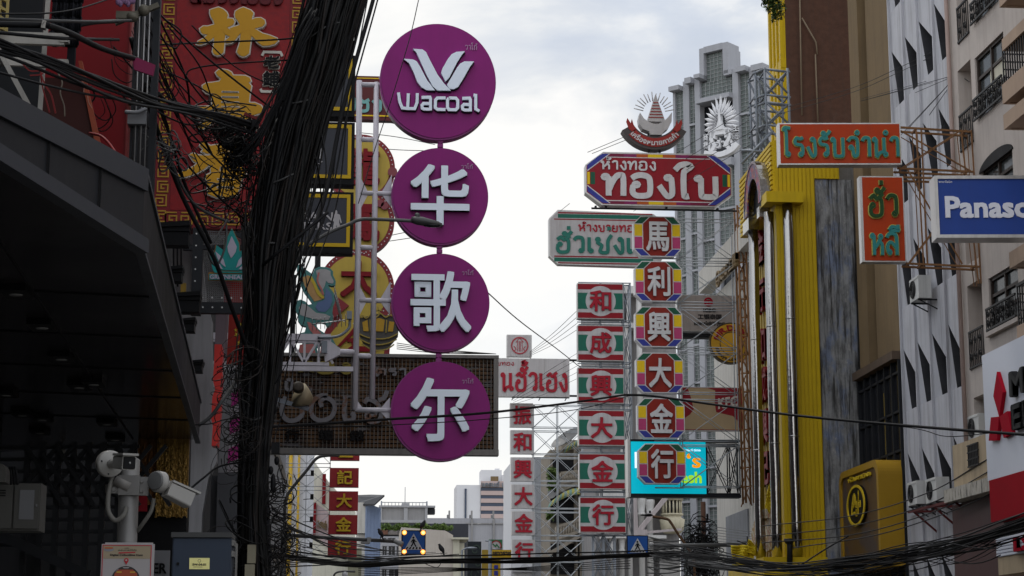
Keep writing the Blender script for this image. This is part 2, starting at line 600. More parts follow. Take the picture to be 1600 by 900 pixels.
# ---------------------------------------------------------------- materials used all over
ASPH = mat('asphalt', (.05, .05, .052), .85, var=.2, scale=1.5, bump=.3)
PAVE = mat('paving', (.23, .22, .2), .8, var=.2, scale=1.2, bump=.2)
EARTH = mat('ground', (.16, .15, .13), .9, var=.2, scale=.05)
PAINT = mat('road_paint', (.75, .75, .72), .6)
PURPLE = mat('purple_acrylic', (.25, .020, .172), .4, var=.06, scale=1.2, spec=.1, streak=.16, dirt=(.09, .02, .07))
PURPLE2 = mat('purple_rim', (.25, .035, .19), .4, var=.05)
LETW = mat('letter_white', (.80, .87, .99), .35, var=.02)
BLACK = mat('black_plastic', (.007, .007, .008), .5, spec=.1)
DARK = mat('dark_steel', (.016, .017, .020), .5, var=.2, spec=.15)
WHITEP = mat('white_pipe', (.56, .53, .58), .45, var=.08, streak=.25)
GREYST = mat('grey_steel', (.20, .22, .25), .5, metal=.3, var=.2, streak=.3)
LTRUSS = mat('pale_truss', (.34, .36, .38), .5, metal=.2, var=.2, streak=.4)
RUST = mat('rusty_steel', (.20, .10, .045), .8, var=.35, scale=5, bump=.3)
CHROME = mat('chrome', (.34, .33, .32), .14, metal=1, var=.08, bump=.25, scale=1.0)
WIRE = mat('cable_rubber', (.007, .007, .008), .6, spec=.12)
WIREG = mat('grey_cable', (.035, .035, .036), .6)
RED = mat('sign_red', (.21, .007, .014), .45, var=.08, streak=.2)
REDL = mat('letter_red', (.28, .010, .022), .5, var=.06)
CREAMS = mat('sign_white_panel', (.38, .36, .36), .5, var=.06, streak=.35, dirt=(.16, .13, .11))
GREEN = mat('sign_green', (.012, .11, .075), .5, var=.08, streak=.2)
ALUM = mat('aluminium_edge', (.50, .49, .48), .35, metal=.7, var=.1, streak=.3)
GLASSD = mat('dark_glass', (.012, .013, .016), .15, var=.2, spec=.3)
CONC = mat('concrete', (.27, .26, .25), .85, var=.15, streak=.5, bump=.3)
GLITCHY = None

def ZAT(X, Y, py):
    k = (450 - py) / F
    a = VU.x * X + VU.y * Y
    b = VF.x * X + VF.y * Y
    return CAM.z + (k * b - a) / (VU.z - k * VF.z)

def wall_holes(mb, fn, u0, u1, v0, v1, holes, depth):
    """a wall with real openings: fn(u, v, d) gives the point; every hole has its four reveals"""
    us = sorted({u0, u1, *[min(max(h[i], u0), u1) for h in holes for i in (0, 1)]})
    vv = sorted({v0, v1, *[min(max(h[i], v0), v1) for h in holes for i in (2, 3)]})
    for a, b in zip(us[:-1], us[1:]):
        for c, d in zip(vv[:-1], vv[1:]):
            mu, mv = (a + b) / 2, (c + d) / 2
            if any(h[0] < mu < h[1] and h[2] < mv < h[3] for h in holes):
                continue
            mb.add([fn(a, c, 0), fn(b, c, 0), fn(b, d, 0), fn(a, d, 0)], [(0, 1, 2, 3)])
    for h in holes:
        a, b, c, d = h[:4]
        q = [(a, c), (b, c), (b, d), (a, d)]
        for i in range(4):
            (ua, va), (ub, vb) = q[i], q[(i + 1) % 4]
            mb.add([fn(ua, va, 0), fn(ub, vb, 0), fn(ub, vb, -depth), fn(ua, va, -depth)], [(0, 1, 2, 3)])
    return mb
def xwall(X):
    return lambda u, v, d: Vector((X - d, u, v))      # facade along the right side of the street, d towards the road
def ywall(Y):
    return lambda u, v, d: Vector((u, Y - d, v))      # wall across the street, d towards the viewer
def xwl(X):
    return lambda u, v, d: Vector((X + d, u, v))      # facade along the left side

# ---------------------------------------------------------------- ground, road, pavements
mb = MB(EARTH); mb.add([(-2500, -400, -.02), (2500, -400, -.02), (2500, 4000, -.02), (-2500, 4000, -.02)], [(0, 1, 2, 3)]); structure(mb, 'ground')
mb = MB(ASPH); mb.add([(-.9, -30, 0), (12.9, -30, 0), (12.9, 200, 0), (-.9, 200, 0)], [(0, 1, 2, 3)]); structure(mb, 'road')
mb = MB(PAVE); mb.box(-4.4, -.9, -30, 200, -.01, .14); mb.box(12.9, 17, -30, 200, -.01, .14); structure(mb, 'pavement')
mb = MB(PAINT)
for x in (2.5, 6.0, 9.5):
    for k in range(40):
        y = -20 + k * 5
        if 60 < y < 68:
            continue
        mb.add([(x - .06, y, .004), (x + .06, y, .004), (x + .06, y + 2.4, .004), (x - .06, y + 2.4, .004)], [(0, 1, 2, 3)])
for k in range(13):
    x = -.5 + k * 1.05
    mb.add([(x, 62, .004), (x + .5, 62, .004), (x + .5, 66, .004), (x, 66, .004)], [(0, 1, 2, 3)])
structure(mb, 'road_markings')

# ================================================================ RIGHT SIDE OF THE STREET
RX = 16.0
# ---------- white building of pointed slit windows
SLW = mat('slit_white', (.46, .46, .49), .75, var=.08, streak=.7, dirt=(.17, .16, .16), bump=.25, scale=1.2)
SHADE = mat('slit_window_dark', (.05, .05, .055), .5, var=.45, scale=1.4)
edges = [PX(p, 450, RX).y for p in (1407, 1429, 1452, 1478, 1500)]
ya = edges[0]
z0 = ZAT(RX, ya, 82)
hh = (z0 - ZAT(RX, ya, 547)) / 3
t = thing('slit_window_building', 'white building whose pleated front has rows of pointed slit windows', 'building', (RX, ya, 0))
wall = MB(SLW)
wins = []
fn = xwall(RX)
for k in range(4):
    a, b = edges[k], edges[k + 1]      # a far (left in view), b near
    U = lambda f: a + (b - a) * f
    for r in range(-2, 7):
        zt = z0 - r * hh
        V = lambda g: zt - g * hh
        if V(1) < .2:
            V = lambda g: zt - g * (zt - .1)
        def q(*pts):
            wall.add([fn(U(f), V(g), d) for f, g, d in pts], [tuple(range(len(pts)))])
        q((0, 0, 0), (.05, 0, 0), (.05, 1, 0), (0, 1, 0))
        q((.97, 0, 0), (1, 0, 0), (1, 1, 0), (.97, 1, 0))
        q((.05, .6, 0), (.97, .6, 0), (.97, 1, 0), (.05, 1, 0))
        q((.05, 0, 0), (.97, 0, 0), (.97, .33, 0))
        D = -.11 - .02 * ((k * 7 + r * 3) % 3)
        q((.05, 0, 0), (.05, .6, 0), (.22, .6, D))
        q((.05, 0, 0), (.97, .33, 0), (.97, .33, D))
        q((.97, .33, 0), (.97, .6, 0), (.97, .6, D), (.97, .33, D))
        q((.05, .6, 0), (.97, .6, 0), (.97, .6, D), (.22, .6, D))
        w = MB(SHADE)
        lp = ((.05, 0), (.97, .33), (.97, .6), (.22, .6))
        fa, ba = [fn(U(f), V(g), (D if f > .1 else 0) - .002) for f, g in lp], [fn(U(f), V(g), -.58) for f, g in lp]
        w.add(fa + ba, [(i, (i + 1) % 4, (i + 1) % 4 + 4, i + 4) for i in range(4)] + [(4, 5, 6, 7)])
        wins.append((r, w))
    wall.box(RX - .07, RX - .003, a - .035, a + .035, .3, z0 + 2 * hh)
    if k:
        pass
wall.box(RX + .6, RX + 12, edges[4] + .03, edges[0], 0, z0 + 2 * hh)
wall.box(RX - .02, RX + .6, edges[0] - .001, edges[0] + .12, 0, z0 + 2 * hh)
wall.build('wall', t)
for r, w in wins:
    if -1 <= r <= 5:
        w.build('window', t)
# air conditioners on it
ACW = mat('ac_white', (.55, .55, .53), .5, var=.06, streak=.3)
ACG = mat('ac_grille', (.03, .03, .03), .6)
def ac_unit(px, py, w, label, X=RX - .38, fan='y'):
    c = PX(px, py, X)
    t = thing('air_conditioner', label, 'air conditioner', (c.x, c.y, c.z - .32), 'air conditioners hung on the right hand facades')
    x0, x1, y0, y1, za, zb = c.x - .16, c.x + .2, c.y - w / 2, c.y + w / 2, c.z - .32, c.z + .32
    mb = MB(ACW)
    mb.box(x0, x1, y0, y1, za, zb)
    mb.box(x0 - .015, x0, y0 + .02, y1 - .02, zb - .07, zb - .02)
    mb.build('casing', t)
    fr = Fr(px, py, X=x0 - .001, rot=-90)
    g = MB(ACG)
    cc = Vector((x0, c.y + w * .12, c.z))
    n = 24
    for rr in (.24, .18, .12):
        g.tube([cc + Vector((-.02, rr * math.cos(2 * math.pi * k / n), rr * math.sin(2 * math.pi * k / n))) for k in range(n + 1)], .012, 5)
    g.add([cc + Vector((-.004, .25 * math.cos(2 * math.pi * k / n), .25 * math.sin(2 * math.pi * k / n))) for k in range(n)], [tuple(range(n))])
    g.build('fan_grille', t)
    for yy in (y0 + .1, y1 - .1):
        br = MB(DARK)
        br.bar((x0, yy, za - .03), (RX + .02, yy, za - .03), .04)
        br.bar((x0 + .05, yy, za - .04), (RX + .02, yy, za - .3), .03)
        br.build('bracket', t)
    return t
ac_unit(1437, 452, .85, 'weathered air conditioner standing out between two slit windows')
ac_unit(1434, 771, .9, 'air conditioner with its grille to the left, farther of a pair on a red rack')
ac_unit(1464, 766, .95, 'air conditioner with a yellow sticker, nearer of a pair on a red rack')
t = thing('wall_rack', 'red steel rack under a pair of air conditioners', 'rack', tuple(PX(1450, 800, RX - .4)))
mb = MB(mat('rack_red', (.10, .02, .02), .6, var=.2))
for xo in (.1, .75):
    mb.bar(PX(1420, 800, RX - xo), PX(1492, 782, RX - xo), .07)
for px_, py_ in ((1424, 799), (1455, 791), (1488, 783)):
    a = PX(px_, py_, RX - .75)
    mb.bar((RX - .75, a.y, a.z), (RX, a.y, a.z), .06)
    mb.bar((RX - .7, a.y, a.z), (RX, a.y, a.z - .6), .05)
mb.build('rail', t)

# ---------- beige building of balconies
BEI = mat('beige_render', (.44, .39, .355), .8, var=.07, streak=.3, dirt=(.2, .15, .12), bump=.15)
BEI2 = mat('beige_band', (.36, .26, .19), .75, var=.1, streak=.3, dirt=(.12, .08, .06))
IRON = mat('wrought_iron', (.025, .024, .024), .5, var=.3)
FRAMEB = mat('brown_frame', (.035, .025, .02), .5)
GLASSW = mat('window_glass', (.05, .055, .055), .1, var=.3)
CURT = mat('pale_curtain', (.5, .47, .38), .9, var=.1)
yb0 = PX(1502, 450, RX).y
YN = 14.0
t = thing('balcony_building', 'beige apartment building with iron railed windows and brown edged balconies', 'building', (RX, yb0, 0))
def hole(pl, ptop, pr, pbot):
    pm = (ptop + pbot) / 2
    A, B = PX(pl, pm, RX).y, PX(pr, pm, RX).y
    return (B, A, ZAT(RX, A, pbot), ZAT(RX, A, ptop))
NI = [hole(1495, -60, 1513, 71), hole(1499, 112, 1520, 240), hole(1514, 448, 1537, 580), hole(1523, 622, 1541, 690), hole(1507, 290, 1528, 415)]
WI = [hole(1520, -60, 1560, 40), hole(1525, 92, 1572, 190), hole(1546, 436, 1593, 518), hole(1535, 268, 1585, 340)]
topz = 36
wb = MB(BEI)
wall_holes(wb, xwall(RX), YN, yb0, .14, topz, NI + WI, .5)
wb.add([(RX, yb0, 0), (RX + 12, yb0, 0), (RX + 12, yb0, topz), (RX, yb0, topz)], [(0, 1, 2, 3)])
wb.add([(RX, YN, 0), (RX + 12, YN, 0), (RX + 12, YN, topz), (RX, YN, topz)], [(0, 1, 2, 3)])
wb.add([(RX, YN, topz), (RX + 12, YN, topz), (RX + 12, yb0, topz), (RX, yb0, topz)], [(0, 1, 2, 3)])
wb.add([(RX + 12, YN, 0), (RX + 12, yb0, 0), (RX + 12, yb0, topz), (RX + 12, YN, topz)], [(0, 1, 2, 3)])
wb.build('wall', t)
# pink downpipe beside the slit building
dp = MB(mat('downpipe', (.36, .27, .24), .6)); dp.tube([(RX - .09, yb0 - .1, .2), (RX - .09, yb0 - .1, topz)], .06, 8); dp.build('downpipe', t)
for h in NI:
    b = MB(BEI); b.box(RX + .5, RX + .58, h[0] - .02, h[1] + .02, h[2] - .02, h[3] + .02); b.build('niche_back', t)
def railing(y0, y1, z0_, z1_, X, parent):
    r = MB(IRON)
    r.bar((X, y0, z1_), (X, y1, z1_), .05); r.bar((X, y0, z0_ + .04), (X, y1, z0_ + .04), .05)
    n = max(3, int((y1 - y0) / .14))
    for k in range(n + 1):
        y = y0 + (y1 - y0) * k / n
        r.bar((X, y, z0_), (X, y, z1_), .022)
    m = max(1, int((y1 - y0) / .34))
    for k in range(m):
        yc = y0 + (y1 - y0) * (k + .5) / m
        for zc, rr in ((z0_ + (z1_ - z0_) * .3, .13), (z0_ + (z1_ - z0_) * .72, .11)):
            r.tube([(X - .02, yc + rr * (1 - g / 22) * math.cos(g * .55), zc + rr * (1 - g / 22) * math.sin(g * .55)) for g in range(20)], .017, 4)
    r.build('railing', parent)
for h in NI[:3]:
    railing(h[0] + .02, h[1] - .02, h[2] + .02, h[2] + 1.0, RX - .02, t)
for i, h in enumerate(WI):
    A, B, zb, zt = h
    wn = MB(FRAMEB)
    X = RX + .1
    fw = .08
    for y in (A + fw / 2, B - fw / 2, (A + B) / 2):
        wn.box(X - .05, X + .05, y - fw / 2, y + fw / 2, zb, zt)
    for k in range(4):
        z = zb + fw / 2 + (zt - zb - fw) * k / 3
        wn.box(X - .04, X + .04, A, B, z - fw / 2, z + fw / 2)
    win = wn.build('window', t)
    g = MB(GLASSW); g.box(X + .02, X + .035, A, B, zb, zt); g.build('pane', win)
    if i == 1:
        c = MB(CURT)
        c.box(X + .0, X + .015, A + .25, A + (B - A) * .62, zb + .5, zt - .5)
        c.build('curtain', win)
    if i < 3:
        railing(A, B, zb - .02, zb + .55, RX - .1, t)
    if i in (2,):
        s = MB(BEI); s.box(RX - .12, RX - .002, A - .1, B + .1, zb - .14, zb - .03); s.build('sill', t)
# arched head over the low window
h = WI[3]
ar = MB(BLACK)
yc, rr = (h[0] + h[1]) / 2, (h[1] - h[0]) / 2 + .1
ar.prism([Vector((RX - .03, yc + rr * math.cos(math.pi * k / 16), h[3] - .05 + .30 * math.sin(math.pi * k / 16))) for k in range(17)], [Vector((RX - .002, yc + rr * math.cos(math.pi * k / 16), h[3] - .05 + .30 * math.sin(math.pi * k / 16))) for k in range(17)])
ar.build('window_arch', t)
# balconies standing out over the pavement
def balcony(pl, pyb, pyt, depth, rail=True):
    X = RX - depth
    A = PX(pl, (pyb + pyt) / 2, X)
    zb, zt = ZAT(X, A.y, pyb), ZAT(X, A.y, pyt)
    y0_, y1_ = A.y - 5.5, A.y
    b = MB(BEI2)
    b.box(X, X + .12, y0_, y1_, zb, zt)
    b.box(X + .12, RX, y1_ - .12, y1_, zb, zt); b.box(X + .12, RX, y0_, y0_ + .12, zb, zt)
    b.box(X + .12, RX, y0_ + .12, y1_ - .12, zb + .02, zb + .16)
    bo = b.build('balcony', t)
    if rail:
        r = MB(IRON)
        zh = zt + .95
        r.bar((X + .06, y0_, zh), (X + .06, y1_, zh), .07)
        for k in range(36):
            y = y0_ + 5.5 * k / 35
            r.bar((X + .06, y, zt), (X + .06, y, zh), .03)
        for k in range(6):
            r.bar((X + .06, y1_, zt + (zh - zt) * k / 5), (RX, y1_, zt + (zh - zt) * k / 5), .03)
        r.build('balcony_railing', bo)
    return bo
balcony(1561, 12, -15, 1.0)
balcony(1566, 163, 133, 1.1)
balcony(1568, 203, 180, 1.1, False)
balcony(1577, 420, 395, 1.1, False)
balcony(1589, 530, 510, .9)
b = MB(BEI2); A = PX(1566, 80, RX - 1.1); b.box(RX - 1.1, RX, A.y - 5.5, A.y, ZAT(RX - 1.1, A.y, 80), ZAT(RX - 1.1, A.y, 62)); b.build('balcony_canopy', t)
# small yellowish balcony and the mildewed ledge under it
YB = mat('ochre_render', (.42, .33, .22), .8, var=.1, streak=.4)
X = RX - .7
A, B = PX(1489, 722, X).y, PX(1541, 700, X).y
b = MB(YB)
b.box(X, X + .1, B, A, ZAT(X, A, 762), ZAT(X, A, 697)); b.box(X + .1, RX, A - .1, A, ZAT(X, A, 762), ZAT(X, A, 697)); b.box(X + .1, RX, B, A - .1, ZAT(X, A, 762), ZAT(X, A, 755))
bo = b.build('balcony', t)
r = MB(IRON)
for k in range(7):
    y = B + (A - B) * (.22 + .045 * k)
    r.bar((X - .03, y, ZAT(X, A, 738)), (X - .03, y, ZAT(X, A, 706)), .03)
for k in range(4):
    z = ZAT(X, A, 738) + (ZAT(X, A, 706) - ZAT(X, A, 738)) * k / 3
    r.bar((X - .03, B + (A - B) * .2, z), (X - .03, B + (A - B) * .52, z), .03)
r.build('railing', bo)
LEDGE = mat('mildewed_ledge', (.42, .39, .34), .85, var=.1, patch=[((.03, .03, .03), .9, (6, 6, 1), 2.0, .5, .62)])
b = MB(LEDGE); b.box(X - .2, RX, PX(1600, 740, X).y - 3, A + .25, ZAT(X, A, 785), ZAT(X, A, 765)); b.build('ledge', t)
BRW = mat('maroon_tile_wall', (.075, .035, .035), .5, var=.15)
b = MB(BRW); Yq = PX(1490, 850, X + .15).y
b.box(X + .15, RX - .003, 20, Yq, .14, ZAT(X, A, 787)); b.build('shop_front_wall', t)
ac_unit(1530, 668, .9, 'air conditioner in the narrow niche beside the white three diamond panel', X=RX + .12)

# ---------- white billboard with three red diamonds, wall mounted
SX = RX - 1.35
t = thing('diamond_billboard', 'white wall billboard with a red three diamond emblem above a red band', 'billboard', tuple(PX(1570, 800, SX)))
WPAN = mat('billboard_white', (.60, .62, .69), .4, var=.04, scale=.6)
yl = PX(1538, 640, SX).y
yr = yl - 7
zt, zm, zb = ZAT(SX, yl, 556), ZAT(SX, yl, 752), ZAT(SX, yl, 817)
b = MB(WPAN); b.box(SX, SX + .5, yr, yl, zm + .003, zt); b.build('upper_panel', t)
b = MB(mat('billboard_red', (.30, .010, .018), .7, spec=.03)); b.box(SX - .02, SX + .5, yr, yl - .15, zb, zm); b.build('red_band', t)
b = MB(DARK); b.box(SX + .25, SX + .5, yr, yl - .25, ZAT(SX, yl, 835), zb - .003); b.build('shadow_gap', t)
b = MB(WPAN)
z1, z2 = ZAT(SX, yl, 872), ZAT(SX, yl, 836)
for k in range(7):
    za = z1 + (z2 - z1) * k / 7
    b.box(SX + .02, SX + .4, yr, yl - .3, za + .01, za + (z2 - z1) / 7 - .012)
b.box(SX + .05, SX + .38, yr, yl - .32, z1, z2)
b.build('slatted_panel', t)
b = MB(YB); b.box(SX + .05, SX + .5, yr, yl - .3, ZAT(SX, yl, 900), z1 - .004); b.build('lower_band', t)
fr = Fr(1570, 640, X=SX - .003, rot=-90)
DRED = mat('emblem_red', (.34, .008, .022), .7, spec=.03)
b = MB(DRED)
cy, cz = PX(1567, 651, SX).y, PX(1567, 651, SX).z
def dia(pts):
    b.prism([Vector((SX - .09, cy + u, cz + v)) for u, v in pts], [Vector((SX - .003, cy + u, cz + v)) for u, v in pts])
s_ = .78
for ang in (90, 210, 330):
    g = R(ang)
    d = Vector((math.cos(g), math.sin(g))); e = Vector((-d.y, d.x))
    k = 1.32 if ang == 90 else 1.18
    pts = [Vector((0, 0)), d * s_ * k / 2 + e * s_ * .42, d * s_ * k, d * s_ * k / 2 - e * s_ * .42]
    dia([(p.x, p.y) for p in pts])
b.build('emblem', t)
b = MB(BLACK)
b.text(fr, 'MITSUBISHI', 1587, 628, 1740, 588, .004, .12, .035)
b.build('lettering', t)
b = MB(BLACK); b.text(fr, 'ELECTRIC', 1588, 680, 1725, 640, .004, .12, .035); b.build('lettering', t)
fr2 = Fr(1594, 845, X=SX + .02, rot=-90)
b = MB(DRED); b.text(fr2, 'LS', 1589, 862, 1615, 838, .01, .08, .04); b.build('lettering', t)

# ---------- tan concrete building and the dark glazed front under it
TAN = mat('tan_concrete', (.165, .115, .062), .85, var=.12, streak=.55, dirt=(.10, .07, .045), bump=.3, scale=1.0)
TAN2 = mat('dark_tan', (.10, .07, .05), .85, var=.15, streak=.5)
Yt0, Yt1 = edges[0] + .13, PX(1345, 560, RX).y
t = thing('tan_concrete_building', 'narrow tan concrete building with a dark glazed front low down', 'building', (RX, Yt1, 0))
zgl = ZAT(RX, Yt0, 548)
b = MB(TAN)
Ym = Yt0 + (Yt1 - Yt0) * .55
b.box(RX - .02, RX + 10, Yt0, Ym, zgl, 40)
b.box(RX - .16, RX + 10, Ym + .45, Yt1 - .5, zgl, 40)
b.build('wall', t)
b = MB(TAN2)
b.box(RX + .12, RX + 10, Ym, Ym + .45, zgl, 40); b.box(RX + .06, RX + 10, Yt1 - .5, Yt1, zgl, 40)
b.box(RX - .3, RX + 10, Yt0, Yt1, zgl - .25, zgl - .002)
b.build('groove', t)
b = MB(GLASSD); b.box(RX - .05, RX + 10, Yt0, Yt1, .14, zgl - .252); b.build('glazing', t)
b = MB(DARK)
for k in range(7):
    y = Yt0 + (Yt1 - Yt0) * k / 6
    b.box(RX - .14, RX - .05, y - .04, y + .04, .2, zgl - .26)
for k in range(9):
    z = 2 + k * 1.15
    if z < zgl - .4:
        b.box(RX - .12, RX - .05, Yt0, Yt1, z, z + .07)
b.build('glazing_bar', t)
b = MB(mat('yellow_reflection', (.30, .20, .01), .5)); b.box(RX - .06, RX - .051, Yt0 + 1.5, Yt0 + 1.9, 4, zgl - 1); b.build('yellow_reflection', t)  # painted reflection of the yellow roundel sign on the dark glazing

# ---------- brick tower with yellow ribbed front
BRK = mat('brown_brick', (.085, .042, .028), .9, var=.25, scale=4, bump=.4, streak=.35, patch=[((.16, .14, .13), .6, (1, 1, .5), .5, .6, .8)])
YEL = mat('yellow_cladding', (.50, .34, .007), .45, var=.07, streak=.22, dirt=(.14, .09, .02))
YELD = mat('yellow_groove', (.30, .20, .012), .5, var=.1)
xb = P(1228, 80, 71).x
t = thing('brick_tower', 'tall brown brick building with a yellow ribbed front edge', 'building', (xb, 71, 0))
b = MB(BRK); b.box(xb, xb + 14, 71, 73.4, 0, 42); b.build('wall', t)
b = MB(YEL)
for k in range(9):
    y = 71.02 + k * .62
    if k < 4: b.box(xb - .22, xb - .05, y, y + .22, 12, 42)
b.box(xb - .05, xb - .003, 71, 73.3, 12, 42)
for z in (24.6, 29):
    b.box(xb - .2, xb - .05, 71, 73.3, z, z + .35)
b.build('ribbed_front', t)
b = MB(mat('pale_conduit', (.20, .15, .10), .6))
for px_, y0_, y1_ in ((1252, -40, 180), (1277, 85, 190)):
    b.tube([P(px_ - 3, y0_, 70.93), P(px_ + 1, y1_, 70.93)], .03, 6)
b.tube([P(1253, 28, 70.93), P(1275, 66, 70.93), P(1277, 85, 70.93)], .03, 6)
b.build('conduit', t)

# ---------- yellow gold shop
Yg = Yt1 + .2
xg = P(1209, 220, Yg).x
yg1 = PX(1160, 290, xg).y
zg = ZAT(xg, Yg, 219)
t = thing('yellow_clad_shop', 'yellow ribbed gold shop with chrome columns and red characters down its front', 'building', (xg, Yg, 0))
b = MB(YEL)
xs1 = P(1281, 560, Yg).x
zs = ZAT(xs1, Yg, 279)
# side across the street: vertical ribs
n = int((xs1 - xg) / .12)
for k in range(n):
    x = xg + (xs1 - xg) * k / n
    b.box(x, x + (xs1 - xg) / n - .035, Yg - .035, Yg, .2, zg - .01)
b.box(xg, xs1, Yg, Yg + 1, .1, zg)
n2 = int((RX - .45 - xs1) / .12)
for k in range(n2):
    x = xs1 + (RX - .45 - xs1) * k / n2
    b.box(x, x + .085, Yg - .035, Yg, zs, zg - .01)
b.box(xs1, RX - .45, Yg, Yg + 1, zs, zg)
for z in (ZAT(xg, Yg, 360), ZAT(xg, Yg, 632)):
    b.box(xg + .9, xs1 - .02, Yg - .045, Yg - .036, z, z + .03)
b.build('side_cladding', t)
b = MB(YEL)
zf = ZAT(xg, Yg, 318)
n = int((zg - zf) / .16)
for k in range(n):
    z = zf + (zg - zf) * k / n
    b.box(xg - .12, xg - .06, Yg + .02, yg1, z, z + .105)
b.box(xg - .06, xg + .6, Yg + .02, yg1, zf, zg)
b.build('fascia', t)
b = MB(YELD); b.box(xg + .55, xg + 1, Yg + 1.01, yg1, .1, zf)
for k in range(14):
    y = Yg + 1.1 + k * .4
    if y < yg1 - .2:
        b.box(xg + .45, xg + .55, y, y + .25, 3, zf)
b.build('front_wall', t)
b = MB(CONC); b.box(xg + 1.01, RX + 9, Yg + 1.01, yg1, 0, zg - .6); b.box(RX - .44, RX + 9, Yg + 1.011, Yg + 1.2, 0, zg - .7); b.build('core', t)
WEA = mat('weathered_blue_wall', (.24, .24, .24), .9, var=.2, scale=1.6, bump=.5, streak=.5, dirt=(.02, .02, .02),
          patch=[((.12, .17, .30), .6, (1.4, 1.4, .6), 1.0, .50, .60), ((.05, .047, .044), .7, (2.6, 2.6, .9), 2.0, .46, .68), ((.40, .38, .35), .6, (3, 3, 1.2), 2, .6, .68), ((.025, .023, .021), .9, (5, 5, .3), 1.3, .48, .60)])
b = MB(WEA); b.box(xs1 + .03, RX - .02, Yg + .05, Yg + 1, .1, zs - .003); b.build('weathered_side_wall', t)
# chrome columns with their corbels
def column(px_, y0_, py0, py1, rad, X=None, Y=None):
    A = PX(px_, (py0 + py1) / 2, X) if X else P(px_, (py0 + py1) / 2, Y)
    za, zb_ = ZAT(A.x, A.y, py1), ZAT(A.x, A.y, py0)
    b = MB(CHROME)
    pts = [(A.x + random.uniform(-.012, .012), A.y + random.uniform(-.012, .012), za + (zb_ - za) * k / 12) for k in range(13)]
    b.tube(pts, rad, 16)
    for k in (4, 8):
        b.lathe((A.x, A.y, za + (zb_ - za) * k / 12), [(rad + .012, -.02), (rad + .012, .02)], 16)
    b.build('column', t)
    return A, za, zb_
cA, _, zc1 = column(1238, 0, 319, 870, .165, Y=Yg - .25)
cB, _, zc2 = column(1208, 0, 332, 880, .165, X=xg - .25)
cC, _, zc3 = column(1183, 0, 362, 880, .165, X=xg - .25)
b = MB(YEL)
b.box(xg - .4, xg + .8, Yg - .5, Yg - .05, zc1 + .01, zc1 + .36)
b.box(xg - .4, xg - .12, Yg - .05, cB.y + .35, zc1 + .01, zc1 + .36)
b.build('corbel', t)
b = MB(CHROME)
b.box(xg - .47, xg - .12, cB.y + .36, cB.y + .75, zc2 - .05, zc2 + .3); b.build('capital', t)
b = MB(CHROME); b.box(xg - .47, xg - .12, cC.y - .35, cC.y + .6, zc3, zc3 + .4); b.build('capital', t)
# round headed mosaic arch between the columns
yc, zc = (cB.y + cC.y) / 2 + .4, zc3 + .55
rr = (cC.y - cB.y) / 2 + .1
def half(r, X):
    return [Vector((X, yc + r * math.cos(math.pi * k / 20), zc + r * 1.15 * math.sin(math.pi * k / 20))) for k in range(21)]
MOS = mat('mosaic', (.07, .04, .07), .3, var=.2, patch=[((.30, .04, .06), .9, (1, 1, 1), 3.5, .5, .53), ((.04, .10, .25), .9, (1, 1.3, 1), 4.2, .55, .57), ((.45, .33, .03), .9, (1.2, 1, 1), 5, .58, .60)])
b = MB(MOS)
o_, i_ = half(rr, xg - .42), half(rr * .68, xg - .42)
for k in range(20):
    b.prism([o_[k], o_[k + 1], i_[k + 1], i_[k]], [p + Vector((.05, 0, 0)) for p in (o_[k], o_[k + 1], i_[k + 1], i_[k])])
ao = b.build('mosaic_arch', t)
b = MB(CHROME)
o2 = half(rr + .01, xg - .44)
for k in range(20):
    b.prism([o2[k], o2[k + 1], o2[k + 1] + Vector((.4, 0, 0)), o2[k] + Vector((.4, 0, 0))], [p + Vector((0, (p.y - yc) * .06, (p.z - zc) * .06)) for p in (o2[k], o2[k + 1], o2[k + 1] + Vector((.4, 0, 0)), o2[k] + Vector((.4, 0, 0)))])
b.build('arch_rim', t)
b = MB(BLACK); b.add(half(rr * .68, xg - .2), [tuple(range(21))]); b.build('arch_back', t)
# red characters one under another
fr = Fr(1197, 560, X=xg + .42, rot=-90)
LACQ = mat('red_lacquer', (.17, .008, .013), .4, spec=.1)
for i, (ch, y0_) in enumerate((('金', 352), ('行', 432), ('和', 512), ('成', 575), ('興', 640), ('記', 705))):
    b = MB(LACQ); b.text(fr, ch, 1190, y0_ + 55, 1203, y0_, .02, .14, .03); b.build('lettering', t)
# low shelf, oval garland, gutter
b = MB(YEL); b.box(xg - .8, xg + 1.2, Yg - .6, yg1, ZAT(xg, Yg, 905), ZAT(xg, Yg, 872)); b.build('lower_shelf', t)
fr = Fr(1206, 825, X=xg + .1, rot=-90)
b = MB(mat('garland', (.25, .16, .05), .5, var=.3, patch=[((.5, .5, .45), .8, (1, 1, 1), 9, .5, .55), ((.3, .02, .03), .8, (1, 1, 1), 7, .55, .6)]))
b.ring(fr, 1203, 828, 14, 24, .02, .14, 24, 1.4); b.disc(fr, 1203, 828, 13, .0, .05, 24, 19); b.build('oval_garland', t)
b = MB(DARK); b.tube([P(1233, 845, Yg - .7), P(1234, 852, Yg - .7), P(1234, 885, Yg - .7)], .09, 10); b.lathe(P(1233, 850, Yg - .7), [(.1, 0), (.16, .08), (.16, .16)], 10); b.build('gutter_pipe', t)

